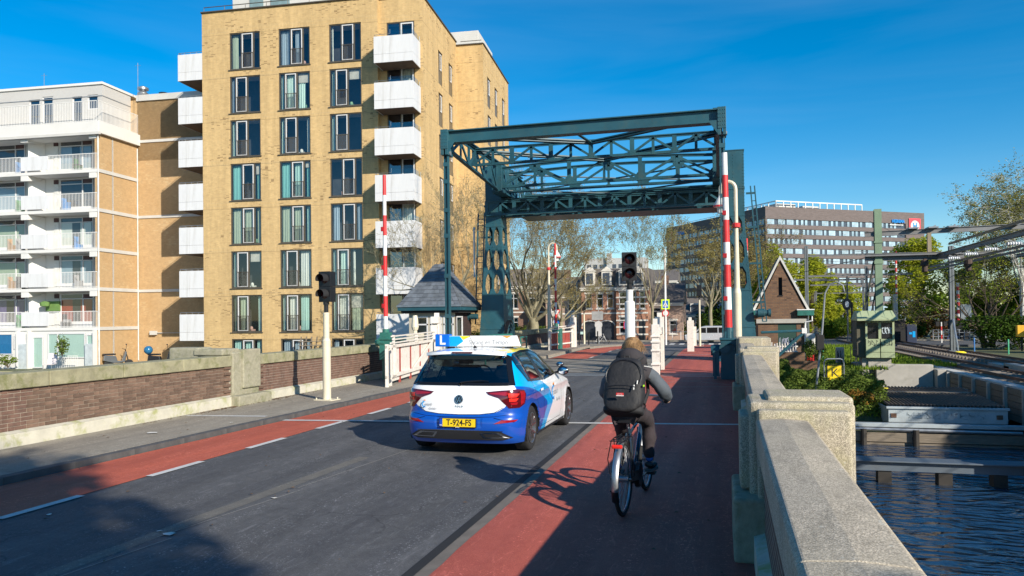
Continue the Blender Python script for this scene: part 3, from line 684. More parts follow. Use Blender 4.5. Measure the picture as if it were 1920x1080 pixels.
# per window: variant, list of (x0 fraction.. ) curtains (x, w, material)
spec = {
 (0,0):('wideleft',[(.08,.45,1)]), (0,1):('wideleft',[(.1,.30,3),(.45,.3,3),(1.1,.3,3)]), (0,2):('wideleft',[(.08,.12,4)]),
 (1,0):('wideright',[(.05,.2,3)]), (1,1):('wideright',[(.08,.3,2),(.5,.6,2),(1.32,.5,2)]), (1,2):('wideright',[(.1,.3,2)]),
 (2,0):('wideright',[(.06,.22,2)]), (2,1):('wideright',[(.08,.35,2),(1.9,.22,4)]), (2,2):('wideright',[(.08,.3,2)]),
 (3,0):('wideleft',[(.08,.75,5),(1.85,.3,5)]), (3,1):('wideleft',[(.08,.78,5),(1.0,.5,0),(1.85,.28,5)]), (3,2):('wideleft',[]),
 (4,0):('wideleft',[(.08,.75,1),(.95,.75,1),(1.85,.3,1)]), (4,1):('wideleft',[(.08,.75,1),(.95,.75,1),(1.85,.3,0)]), (4,2):('wideleft',[(.12,.4,3),(1.8,.3,3)]),
 (5,0):('wideright',[(.1,.22,2)]), (5,1):('wideright',[(.1,.2,2),(1.38,.75,4)]), (5,2):('wideright',[(.08,.3,2),(.6,.5,2),(1.45,.15,4)]),
 (6,0):('wideright',[(.1,.28,1),(.55,.5,1),(1.85,.3,2)]), (6,1):('wideright',[(.08,.28,2),(.55,.6,4),(1.36,.6,0)]), (6,2):('wideright',[(.08,.25,2),(.5,.7,4),(1.36,.75,1)]),
 (7,0):('mid',[(.1,.65,0),(.9,.6,0),(1.75,.35,0)]), (7,1):('mid',[(.1,.65,3),(.9,.6,3),(1.75,.35,3)]), (7,2):('mid',[(.1,.3,3)])}
bars = {}
for (r, c), (vn, cs) in spec.items():
    fme, dme, rme, a, b_ = variants[vn]; x = cols[c]; z = rows[r]-H_
    w_ = inst(fme, 'window', yb, (x, .12, z))
    inst(sill, 'window_sill', w_, (0, -.12, 0))
    for (p0, p1) in ((.075, a-.04), (a+.11, b_-.11), (b_+.04, W-.075)):
        inst(gpane, 'pane', w_, (p0, -.025, .08), (0,0,0), (p1-p0, 1, H_-.16))
    inst(dme, 'glazed_door', w_, (a+.05, -.05, .09)); inst(rme, 'window_rail', w_, (a+.04, -.10, .04))
    for k, (cx, cw, ci) in enumerate(cs): curtain(w_, cx, .16, .09, cw, H_-.2, ci, r*7+c*3+k)
    rr = random.Random(r*10+c)
    if (r*5+c*3) % 7 in (1, 4):
        bh_ = rr.uniform(.35,.9); q = MB(); q.box(b_+.06,W-.09,.10,.115,H_-.1-bh_,H_-.1); q.build('roller_blind', M('blind_cream', (.5,.47,.4), .8), w_)
    if rr.random() < .7:   # something on the sill
        q = MB(); kx = rr.uniform(.3,1.9)
        q.ell((kx,.32,.25),.12,.1,.16,8,5); q.box(kx-.2,kx+.2,.3,.5,.08,.2); q.build('sill_ornament', M('ornament_%d' % (r%3), [(.5,.3,.25),(.2,.35,.2),(.6,.6,.55)][r%3], .6), w_)
# narrow side windows: glass above, brown panel below
fw_ = MB(); ww = 1.15; hh = 2.35
for z0, z1 in ((hh-.06,hh),(0,.05),(1.02,1.1)): fw_.box(-.06,0,0,ww,z0,z1)
fw_.box(-.06,0,0,.06,0,hh); fw_.box(-.06,0,ww-.06,ww,0,hh); fw_.box(-.06,0,.5,.56,1.1,hh)
fwm = fw_.mesh('side_window', BROWNF); pm = MB(); pm.box(-.04,-.01,.06,ww-.06,.05,1.02); pmm = pm.mesh('spandrel_panel', M('brown_spandrel', (.13,.105,.07), .45))
wp = MB(); wp.box(-.045,-.01,.58,.66,1.12,hh-.08); wp.box(-.045,-.01,ww-.14,ww-.07,1.12,hh-.08); wp.box(-.045,-.01,.66,ww-.14,1.12,1.2); wp.box(-.045,-.01,.66,ww-.14,hh-.16,hh-.08); wpm = wp.mesh('white_casement', WHITEF)
gs = MB(); gs.quad((-.03,.06,1.1),(-.03,ww-.06,1.1),(-.03,ww-.06,hh-.06),(-.03,.06,hh-.06)); gsm = gs.mesh('pane', GLASSD)
for (ox, hl) in ((0, sw), (2.1, sw2)):
    for (y0, y1, z0, z1) in hl:
        w_ = inst(fwm, 'side_window', yb, (ox-.06, y0, z0), (0,0,0), (1, (y1-y0)/ww, 1))
        inst(pmm, 'spandrel_panel', w_); inst(wpm, 'white_casement', w_); inst(gsm, 'pane', w_)
# balcony doors in the recess
bf = frame_mesh(1.9, 2.4, .92, 1.82).mesh('balcony_window', BROWNF); bd = door_mesh(.86, 2.25, .08).mesh('balcony_door', WHITEF)
for r, z in enumerate(rows):
    w_ = inst(bf, 'balcony_window', yb, (-2.45, .50, z-2.45))
    inst(gpane_d, 'pane', w_, (.07,-.03,.07), (0,0,0), (.85,1,2.25)); inst(bd, 'balcony_door', w_, (.96,-.03,.07)); inst(gpane, 'pane', w_, (1.0,-.02,.1), (0,0,0), (.78,1,2.2))
    if r % 3 == 1: curtain(w_, 1.0, .1, .1, .7, 2.2, 4, r)
# boxed balconies: panels with a joint, dark soffit, glass and rail
SOFF = M('balcony_soffit', (.17,.12,.09), .8)
def balcony(label, loc, w, d, h, glass=True, side='r'):
    t = bpy.data.objects.new('balcony', None); COL.objects.link(t); t.parent = yb; t.location = loc; t['label'] = label
    g1 = h*.32
    for (a0, a1) in ((0, w*.42), (w*.42, w)):
        for (b0, b1) in ((0, g1), (g1, h)):
            q = MB(); q.box(a0+.006, a1-.006, 0, .06, b0+.006, b1-.006); q.build('front_panel', PANELW, t)
    for sx in (0, w-.05):
        for (b0, b1) in ((0, g1), (g1, h)):
            q = MB(); q.box(sx, sx+.05, .065, d, b0+.006, b1-.006); q.build('side_panel', PANELW, t)
    q = MB(); q.box(.03, w-.03, .03, d, .02, .2); q.build('soffit', SOFF, t)
    if glass:
        q = MB(); q.quad((w*.42,.03,h),(w,.03,h),(w,.03,h+.32),(w*.42,.03,h+.32)); q.quad((w-.03,.03,h),(w-.03,d,h),(w-.03,d,h+.32),(w-.03,.03,h+.32)); q.build('glass_screen', GLASSC, t)
        q = MB(); q.path([(.03,.9,h+.02),(.03,.03,h+.10),(w*.42,.03,h+.12),(w*.42,.03,h+.4)], .016, 5); q.tube((w-.03,.03,h),(w-.03,.03,h+.36),.016); q.tube((w-.03,d-.1,h),(w-.03,d-.1,h+.36),.016); q.build('rail', STEEL, t)
    return t
GLASSC = glassmat('clear_balcony_glass', (.80,.86,.86), .04)
for k in range(8):
    balcony('corner balcony, %s from the top' % ['first','second','third','fourth','fifth','sixth','seventh','eighth'][k], (-2.74, -1.25, 18.22-2.974*k+.02*k), 2.6, 1.62, 1.7)
for k in range(7):
    balcony('side balcony, %s from the top' % ['first','second','third','fourth','fifth','sixth','seventh'][k], (-17.45, 0.0, 18.45-2.985*k), 1.87, 2.7, 1.82, glass=False)
    q = MB(); x0 = -17.4; zb = 18.45-2.985*k+1.82; q.path([(x0,.05,zb+.12),(x0+1.8,.05,zb+.12)], .02, 5); q.path([(x0,.05,zb+.12),(x0,2.6,zb+.12)], .02, 5)
    for i in range(5): q.tube((x0+i*.45,.05,zb),(x0+i*.45,.05,zb+.12),.015,n=5)
    q.build('balcony_rail', STEELD, yb)

# ---------------------------------------------------------------- white gallery flats on the far left
OB = brickmat('orange_buff_brick', (.56,.365,.175), (.50,.32,.15), (.40,.30,.19), .215, .0625, .01, patch=(.42,.26,.115), dark=(.62,.50,.30), darkamt=.35, bumpk=.3)
wb = thing('white_balcony_flats', 'low white apartment block with long railed balconies and a plain buff brick end wall', 'building', (-41.83, 43.38, 0), R_(4.8))
SL = [1.45, 4.22, 6.98, 9.76, 12.53]
XL = -16.0
q = MB(); q.quad((0,0,-1.4),(0,4.1,-1.4),(0,4.1,15.1),(0,0,15.1)); q.quad((-.28,0,-1.4),(0,0,-1.4),(0,0,15.1),(-.28,0,15.1)); q.quad((-.28,1.4,-1.4),(-.28,0,-1.4),(-.28,0,15.1),(-.28,1.4,15.1))
q.quad((0,4.1,-1.4),(8.0,4.1,-1.4),(8.0,4.1,18.7),(0,4.1,18.7)); q.build('brick_end_wall', OB, wb)
q = MB()
for z in SL: q.bar((.02,-.02,z),(.02,4.08,z-.0), .1, .24)
for z in (1.45, 6.98, 12.53): pass
for z in (15.45, 9.75, 4.2): q.bar((.02,4.07,z),(8.0,4.07,z), .08, .2)
q.box(0,8,3.98,4.1,18.5,18.95); q.build('concrete_band', CONCL, wb)
q = MB(); q.tube((.03,-.06,-1.3),(.03,-.06,15.0),.055); q.tube((.06,4.0,-1.0),(.06,4.0,14.9),.045); q.build('drain_pipe', M('pipe_grey_white', (.62,.61,.58), .5), wb)
q = MB(); q.box(XL,0,1.35,1.5,-1.4,15.1); hw = q.build('rear_wall', WHITE2, wb)
q = MB(); q.box(XL,-.3,-.03,1.35,15.0,15.1); q.box(XL-.3,.25,-.25,4.1,15.12,15.95); q.build('terrace_slab', WHITE2, wb, bevel=.02)
q = MB(); q.box(XL-.3,.28,-.28,-.1,15.02,15.2); q.build('terrace_fascia', CONCL, wb)
for i, z in enumerate(SL):
    q = MB(); q.box(XL, .0, -.06, 1.35, z-.12, z+.10); q.build('balcony_slab', WHITE2, wb, bevel=.01)
vb = MB()
BARM = M('white_railing_paint', (.72,.71,.68), .5, var=.04)
def bars_(q, p, d, n, h, w=.018):
    for i in range(n+1):
        x = p[0]+d[0]*i/n; y = p[1]+d[1]*i/n; q.box(x-w/2,x+w/2,y-w/2,y+w/2,p[2],p[2]+h)
def railing(q, a, b, z, h, sp=.115):
    d = (b[0]-a[0], b[1]-a[1]); l = math.hypot(*d); bars_(q, (a[0],a[1],z), d, max(1,int(l/sp)), h)
    q.bar((a[0],a[1],z+h),(b[0],b[1],z+h),.05,.04); q.bar((a[0],a[1],z+.06),(b[0],b[1],z+.06),.04,.03)
period = 9.1   # mirrored bays
pal = ['off','off','off','off']
bays = [-6.28, -15.4]
rc = random.Random(3)
wcols = {0:[1,4],1:[3,3],2:[4,1],3:[0,0],4:['violet',2]}
GL2 = glassmat('balcony_window_glass', (.85,.88,.88), .08)
gq3 = MB(); gq3.quad((0,0,0),(1,0,0),(1,0,1),(0,0,1)); gp3 = gq3.mesh('pane', GL2)
def flat_window(x, z, w, h, cm, seed, split=.68):
    t = MB(); f = .07
    t.box(0,w,-.06,0,h-f,h); t.box(0,w,-.06,0,0,f); t.box(0,f,-.06,0,f,h-f); t.box(w-f,w,-.06,0,f,h-f); t.box(w*split-f/2,w*split+f/2,-.06,0,f,h-f); t.box(f,w-f,-.06,0,h-.42,h-.36)
    t.box(f,w-f,-.04,.0,f,.42) 
    o = t.build('window', WHITEF, wb); o.location = (x, 1.33, z)
    t = MB(); t.box(w*split+f/2,w-f,-.07,-.02,h-.37,h-f); o2 = t.build('transom_panel', M('brown_transom', (.07,.03,.03), .4), o)
    inst(gp3, 'pane', o, (f,-.02,.42), (0,0,0), (w*split-f*1.5,1,h-.42-f)); inst(gp3, 'pane', o, (w*split+f/2,-.02,.42), (0,0,0), (w*(1-split)-f*1.5,1,h-.42-f))
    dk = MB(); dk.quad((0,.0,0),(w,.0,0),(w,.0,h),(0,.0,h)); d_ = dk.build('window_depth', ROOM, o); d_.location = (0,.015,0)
    r = random.Random(seed)
    if cm is not None:
        k = r.random()
        if k < .5: cl = [curtain(o, f, -.004, .42, w-2*f, h-.85, cm, seed)]
        else: cl = [curtain(o, f, -.004, .42, (w-2*f)*.35, h-.85, cm, seed), curtain(o, w*.6, -.004, .42, w*.33, h-.85, cm, seed+1)]
        for c in cl: c.scale = (1, .16, 1)
    return o
cmats = [[3,None,2,4],[None,3,4,None],[4,1,1,4],[3,1,3,1],['red','violet','red',4]]
for fi in range(5):                      # balcony floors, top to bottom: above slab z
    zs = SL[4-fi]+.10; zc = zs+2.5
    for bi, bx in enumerate(bays):
        # white parapet board
        q = MB(); q.box(bx, bx+2.25, -.02, .04, zs+.12, zs+1.12); q.build('balcony_board', PANELW, wb)
        # slanted dividing wall and beam end
        q = MB(); q.add([(bx+.05,0.6,zs),(bx+.8,1.33,zs),(bx+.05,1.33,zs),(bx+.05,0.6,zc),(bx+.8,1.33,zc),(bx+.05,1.33,zc)], [(0,1,4,3),(1,2,5,4),(2,0,3,5)]); q.build('dividing_wall', WHITE2, wb)
        for ex in (bx, bx+5.55):
            q = MB(); q.add([(ex,-.04,zc-.34),(ex+.6,-.04,zc-.34),(ex+.6,1.33,zc-.12),(ex,1.33,zc-.12),(ex,-.04,zc+.05),(ex+.6,-.04,zc+.05),(ex+.6,1.33,zc+.05),(ex,1.33,zc+.05)],
                  [(0,3,2,1),(4,5,6,7),(0,1,5,4),(1,2,6,5),(2,3,7,6),(3,0,4,7)]); q.build('beam_end', WHITE2, wb, bevel=.02)
        flat_window(bx+2.05, zs, 2.75, 2.45, cmats[fi][(bi*2) % 4], fi*5+bi)
        flat_window(bx-3.45, zs, 2.6, 2.45, cmats[fi][(bi*2+1) % 4], fi*5+bi+50)
        q = MB(); q.box(bx+1.55,bx+1.95,1.28,1.34,zs,zs+2.1); q.build('balcony_door', M('door_white_grey', (.6,.6,.57), .5), wb)
        q = MB(); q.box(bx+1.55,bx+1.9,1.27,1.34,zs+2.12,zs+2.42); q.build('transom_panel', M('brown_transom', (.07,.03,.03), .4), wb)
    q = MB(); railing(q, (-4.03,-.0), (-.12,-.0), zs, 1.12); railing(q, (-8.95,-.0), (-6.3,-.0), zs, 1.12); railing(q, (-15.4,0), (-12.0,0), zs, 1.12); railing(q, (-.1,0),(-.1,1.3), zs, 1.12)
    q.build('balcony_railing', BARM, wb, kind='stuff')
    # flower pots, chairs and boxes on the balconies
    for k in range(3):
        x = rc.choice([-3.4,-2.4,-1.4,-.7,-7.2,-7.9]); 
        q = MB(); q.box(x,x+.4,.5,.9,zs,zs+rc.uniform(.3,.7)); q.box(x,x+.05,.5,.9,zs,zs+.95)
        q.build('balcony_clutter', M('clutter_%d' % (k+fi*3), [(.02,.02,.02),(.05,.25,.08),(.03,.2,.5),(.4,.2,.05),(.3,.3,.3)][(k+fi) % 5], .6), wb)
q = MB(); q.lathe((-5.0,.7,SL[0]+1.6),[(0,0),(.3,.05),(.33,.3),(.1,.4)],8); q.box(-5.3,-4.2,1.1,1.3,SL[0]+1.3,SL[0]+2.0); q.build('hanging_planter', M('planter_green', (.12,.22,.06), .8), wb)
# top storey, set back, with terrace railing
q = MB(); railing(q, (XL,-.15), (-.0,-.15), 15.95, 1.45, .13); railing(q, (.15,-.15), (.15,3.95), 15.95, 1.45, .13); q.build('terrace_railing', BARM, wb, kind='stuff')
ph = MB(); phx = -.55
holed(ph, XL, phx, 15.9, 18.95, [(-6.6,-5.7,16,18.2),(-5.5,-4.6,16,18.35),(-3.0,-2.2,16,18.2),(-1.75,-.9,17.2,18.25)], lambda u,w,v: (u,1.1-w,v), .12)
ph.quad((phx,1.1,15.9),(phx,4.1,15.9),(phx,4.1,18.95),(phx,1.1,18.95)); ph.build('penthouse_wall', M('pebble_concrete', (.47,.46,.44), .85, var=.05, vs=9, dirt=(.4,.38,.36)), wb)
q = MB(); q.box(XL,phx+.08,1.0,8,18.95,19.12); q.build('penthouse_roof_edge', WHITE2, wb)
q = MB(); q.box(XL,phx,1.08,1.12,18.1,18.16); q.box(phx-.02,phx+.02,1.1,4.1,18.1,18.16); q.build('panel_joint', STEELD, wb)
for (a0,a1,b0,b1) in [(-6.6,-5.7,16,18.2),(-5.5,-4.6,16,18.35),(-3.0,-2.2,16,18.2),(-1.75,-.9,17.2,18.25)]:
    q = door_mesh(a1-a0, b1-b0, .08); o = q.build('penthouse_window', WHITEF, wb); o.location = (a0,1.2,b0)
    inst(gpane_d,'pane',o,(.06,-.02,.06),(0,0,0),(a1-a0-.12,1,b1-b0-.12)); dk = MB(); dk.quad((0,.03,0),(a1-a0,.03,0),(a1-a0,.03,b1-b0),(0,.03,b1-b0)); dk.build('window_depth', ROOM, o)
# ground floor
zs = -1.35
q = MB(); q.box(XL,-.1,.02,.14,zs,1.33); q.build('ground_floor_wall', WHITE2, wb)
def gwin(x, z, w, h, cm, split=None):
    q = door_mesh(w, h, .07)
    if split: q.box(split-.04,split+.04,-.05,0,.07,h-.07)
    o = q.build('ground_window', WHITEF, wb); o.location = (x, .0, z)
    inst(gp3,'pane',o,(.06,-.02,.06),(0,0,0),(w-.12,1,h-.12)); dk = MB(); dk.quad((0,.015,0),(w,.015,0),(w,.015,h),(0,.015,h)); dk.build('window_depth', ROOM, o)
    cu = curtain(o, .07, -.003, .07, w-.14, h-.14, cm, 3); cu.scale = (1,.12,1)
gwin(-9.6,zs+1.0,2.6,1.5,'blue'); gwin(-7.0+.1,zs+.1+1.3,.55,.95,None if False else 3); gwin(-5.35,zs+.05,.85,2.2,2,None); gwin(-4.1,zs+.75,3.0,1.75,2,.8); gwin(-1.0,zs+1.5,.55,.9,2)
q = MB(); q.box(-6.35,-5.7,-.25,.0,zs,zs+1.75); q.box(-.95,-.35,-.25,.0,zs,zs+1.75); q.build('porch_box', M('pale_blue_grey_panel', (.45,.50,.52), .6), wb)
for x in (-6.5, -5.6,-.3): q = MB(); q.box(x,x+.14,-.3,.02,zs,1.33); q.build('porch_post', WHITE2, wb)
q = MB(); railing(q, (-2.9,-1.0), (-.9,-1.0), zs, .95, .14); q.build('garden_rail', BARM, wb, kind='stuff')
# roof items
for (x,y,h) in ((-6.6,2.5,1.6),(.9,3.0,2.0),(5.2,5,1.3)):
    z0 = 19.0; q = MB(); q.tube((x,y,z0-.8),(x,y,z0+h),.018,n=5); q.tube((x-.25,y,z0+h*.9),(x+.25,y,z0+h*.9),.01,n=4); q.build('roof_aerial', STEEL, wb)
q = MB(); q.lathe((-.9,6.0,18.6),[(.38,0),(.38,.8),(.30,.85),(.42,1.0),(.42,1.1),(.2,1.3),(.42,1.4),(.42,1.55),(.1,1.7)],12); q.build('roof_ventilator', STEEL, wb, smooth=True)
q = MB(); q.lathe((1.6,5,18.8),[(.12,0),(.12,.3),(.35,.35),(.35,.5),(0,.6)],8); q.build('roof_cowl', BLACK, wb)
q = MB(); q.box(-16,8,4.1,12,14,18.6); q.build('rear_block', OB, wb)
q = MB(); q.bar((1.4,4.0,1.05),(8.0,4.0,1.0),.05,.05); q.box(1.1,1.6,3.85,4.08,.9,1.2); q.tube((5.9,4.03,1.0),(5.9,4.03,-.9),.025); q.build('wall_lamp_conduit', CONCL, wb)
# ---------------------------------------------------------------- drawbridge gantry
gt = thing('drawbridge_gantry', 'teal riveted steel drawbridge gantry of lattice trusses standing over the road', 'bridge gantry')
XLa, XRa = -9.05, .02          # balance arms
YF, YP = 25.0, 32.2            # front beam, pylons
rv = MB()
def rivet(p, n, r=.022):
    n = Vector(n).normalized(); a = n.orthogonal().normalized(); b = n.cross(a); p = Vector(p)
    vs = [p+a*(r*math.cos(t*PI/2.5))+b*(r*math.sin(t*PI/2.5)) for t in range(5)]+[p+n*r*.7]
    rv.add(vs, [(i,(i+1)%5,5) for i in range(5)])
def rivets(p, q, n, k, r=.022):
    p = Vector(p); q = Vector(q)
    for i in range(k): rivet(p.lerp(q, i/(k-1) if k > 1 else .5), n, r)
def truss(name, p0, p1, zb, zt, n, mat=TEAL, cw=.16, gs=.5, gusset=True, diag=.07, plate_every=None, arch=None, par=gt, fn=(0,-1,0), pattern='W'):
    """vertical truss between plan points p0, p1; chords of angle plates, gussets, verticals and diagonals"""
    q = MB(); x0,y0 = p0; x1,y1 = p1; fn = Vector(fn)
    zt_ = zt if callable(zt) else (lambda t: zt); zb_ = zb if callable(zb) else (lambda t: zb)
    P = lambda t, z: Vector((x0+(x1-x0)*t, y0+(y1-y0)*t, z))
    for i in range(n):
        for zf, s_ in ((zb_, 1), (zt_, -1)):
            a, b_ = P(i/n, zf(i/n)), P((i+1)/n, zf((i+1)/n))
            q.bar(a, b_, cw*1.3, .035); q.bar(a+Vector((0,0,s_*cw*.5)), b_+Vector((0,0,s_*cw*.5)), .03, cw)
            k = max(2, int((b_-a).length/.16)); rivets(a+Vector((0,0,s_*cw*.5))+fn*.016, b_+Vector((0,0,s_*cw*.5))+fn*.016, fn, k, .018)
    for i in range(n+1):
        t = i/n; a, b_ = P(t, zb_(t)+.02), P(t, zt_(t)-.02)
        q.bar(a, b_, .10, .05, up=fn) if i % 2 else q.bar(a, b_, .16, .06, up=fn)
        if gusset:
            for z, s_, sz in ((zb_(t), 1, gs*(.42 if i % 2 == 0 else .16)), (zt_(t), -1, gs*(.42 if i % 2 else .16))):
                d = (P(min(1,t+.01),0)-P(max(0,t-.01),0)).normalized(); c = P(t, z)
                pts = [c-d*sz, c+d*sz, c+d*sz*.9+Vector((0,0,s_*sz*.55)), c+d*.10+Vector((0,0,s_*sz*1.2)), c-d*.10+Vector((0,0,s_*sz*1.2)), c-d*sz*.9+Vector((0,0,s_*sz*.55))]
                o_ = fn*.022; m = len(pts)
                q.add([p+o_ for p in pts]+[p-o_ for p in pts], [tuple(range(m)), tuple(range(2*m-1,m-1,-1))]+[(k,(k+1)%m,m+(k+1)%m,m+k) for k in range(m)])
                for k in range(4): rivet(c+d*(sz*.75*(k-1.5)/1.5)+Vector((0,0,s_*sz*.4))+o_*1.05, fn, .018)
    for i in range(n):
        t0, t1 = i/n, (i+1)/n
        if i % 2 == 0: a, b_ = P(t0, zb_(t0)+.08), P(t1, zt_(t1)-.08)
        else: a, b_ = P(t0, zt_(t0)-.08), P(t1, zb_(t1)+.08)
        q.bar(a, b_, diag+.03, .05, up=fn); 
        if i % 2 == 0: rivets(a.lerp(b_,.08)+fn*.027, a.lerp(b_,.92)+fn*.027, fn, 8, .016)
    return q.build(name, mat, par, fixn=True)
# front beam
q = MB(); q.box(XLa, XRa, YF-.09, YF+.09, 8.02, 8.42); q.box(XLa, XRa, YF-.2, YF+.2, 8.40, 8.44); q.box(XLa, XRa, YF-.2, YF+.2, 8.0, 8.03)
q.build('front_beam', TEAL, gt, bevel=.006)
for x in (XLa-.12, XRa+.12):
    s_ = 1 if x < -4 else -1
    q = MB(); q.box(x-.13, x-.03, YF-.28, YF+.28, 7.58, 8.43); q.box(x+.03, x+.13, YF-.28, YF+.28, 7.58, 8.43); q.box(x-.13, x+.13, YF-.3, YF-.27, 7.78, 8.46)
    q.add([(x+s_*.13,YF-.275,8.05),(x+s_*.13,YF-.275,7.62),(x+s_*.42,YF-.275,8.05)], [(0,1,2) if s_ > 0 else (0,2,1)])
    q.build('hanger_bracket', TEAL, gt, bevel=.006)
    for zz in (7.88,8.0,8.12,8.24,8.36):
        for xx in (-.1,-.04,.04,.1): rivet((x+xx, YF-.302, zz), (0,-1,0), .024)
    q = MB(); q.lathe((x-.16,YF-.05,7.66), [(.0,0),(.07,0),(.07,.32),(.0,.32)], 12, axis='x'); q.build('hinge_pin', STEELD, gt, smooth=True)
    # hanger rods: two channels with batten plates, foot at the deck
    q = MB()
    for dx in (-.065, .065): q.box(x+dx-.022, x+dx+.022, YF-.12, YF+.02, .1, 7.66)
    q.box(x-.03, x+.03, YF-.05, YF-.04, .1, 7.6)
    for zz in (.4, 1.9, 3.3, 4.7, 5.6, 6.6, 7.2): q.box(x-.095, x+.095, YF-.135, YF-.12, zz, zz+.14)
    q.box(x-.16,x+.16,YF-.2,YF+.1,.02,.22)
    q.build('hanger_rod', TEAL, gt)
# balance arms: deepening plate lattice
for X in (XLa, XRa):
    fn = (1,0,0) if X < -4 else (-1,0,0)
    truss('balance_arm', (X, YF+.2), (X, YP-1.4), lambda t: 7.72-.42*t, lambda t: 8.42, 6, TEAL, cw=.12, fn=fn)
    q = MB(); q.box(X-.14, X+.14, YP-1.4, YP+1.5, 7.30, 8.44); q.box(X-.22, X+.22, YP-1.45, YP-1.38, 7.24, 8.46)
    q.box(X-.24,X+.24,YP-1.4,YP+1.6,7.2,7.26)
    for k in range(6): q.box(X-.17, X+.17, YP-1.3+k*.5, YP-1.24+k*.5, 7.3, 8.44)
    q.build('arm_root_plate', TEAL, gt, bevel=.005)
    for k in range(9):
        for dx in (-.17,.17): rivet((X+dx, YP-1.452, 7.32+k*.13), (0,-1,0), .024)
    q = MB(); q.bar((X,YF-.1,8.47),(X,YP+2.5,8.47),.3,.04); q.build('arm_top_plate', TEAL_D, gt)
    # trailing arm to the counterweight
    truss('trailing_arm', (X, YP+1.5), (X, YP+4.6), lambda t: 7.2, lambda t: 8.42-.25*t, 4, TEAL, cw=.2, fn=fn)
truss('cross_truss', (XLa, 27.7), (XRa, 27.7), 7.74, 8.40, 12, TEAL, cw=.09, diag=.05, gs=.36)
def cross2(y, mat):
    truss('deep_cross_truss', (XLa+.14, y), (XRa-.14, y), lambda t: 7.42, lambda t: 8.28+.16*math.sin(PI*t), 6, mat, cw=.10, diag=.06, gs=.62)
cross2(YP-1.2, TEAL); cross2(YP+.1, TEAL)
# horizontal bracing between the arms
q = MB()
for (a, b_) in (((XLa,YF+.2),(-4.5,27.7)),((XRa,YF+.2),(-4.5,27.7)),((XLa,27.8),(-4.5,YP-1.2)),((XRa,27.8),(-4.5,YP-1.2)),((-4.9,YF+.1),(-4.5,27.7))):
    for z in ((8.36,8.28) if a[0] != -4.9 else (8.3,)):
        q.bar((a[0],a[1],z),(b_[0],b_[1],z),.12,.03); q.bar((a[0],a[1]+.1,z+.02),(b_[0],b_[1]+.1,z+.02),.02,.1)
q.build('wind_bracing', TEAL, gt)
q = MB()
for (a, b_) in (((XLa,YP),(-4.5,YP+2.4)),((XRa,YP),(-4.5,YP+2.4)),((XLa,YP+4.5),(-4.5,YP+2.4)),((XRa,YP+4.5),(-4.5,YP+2.4))): q.bar((a[0],a[1],7.5),(b_[0],b_[1],7.5),.14,.04); q.bar((a[0],a[1],8.2),(b_[0],b_[1],8.2),.14,.04)
q.build('rear_bracing', TEAL_D, gt)
# counterweight
q = MB(); q.box(XLa-.1, XRa+.1, YP+3.3, YP+4.6, 6.75, 7.75); q.box(XLa-.15, XRa+.15, YP+3.2, YP+4.7, 7.72, 7.8); q.box(XLa-.15, XRa+.15, YP+3.2, YP+4.7, 6.7, 6.78)
for k in range(15): x = XLa+.2+k*(XRa-XLa-.4)/14; q.box(x-.05,x+.05,YP+3.24,YP+3.3,6.78,7.72)
q.build('counterweight', TEAL, gt, bevel=.006)
for k in range(15):
    x = XLa+.2+k*(XRa-XLa-.4)/14
    for j in range(7): rivet((x, YP+3.238, 6.86+j*.13), (0,-1,0), .02)
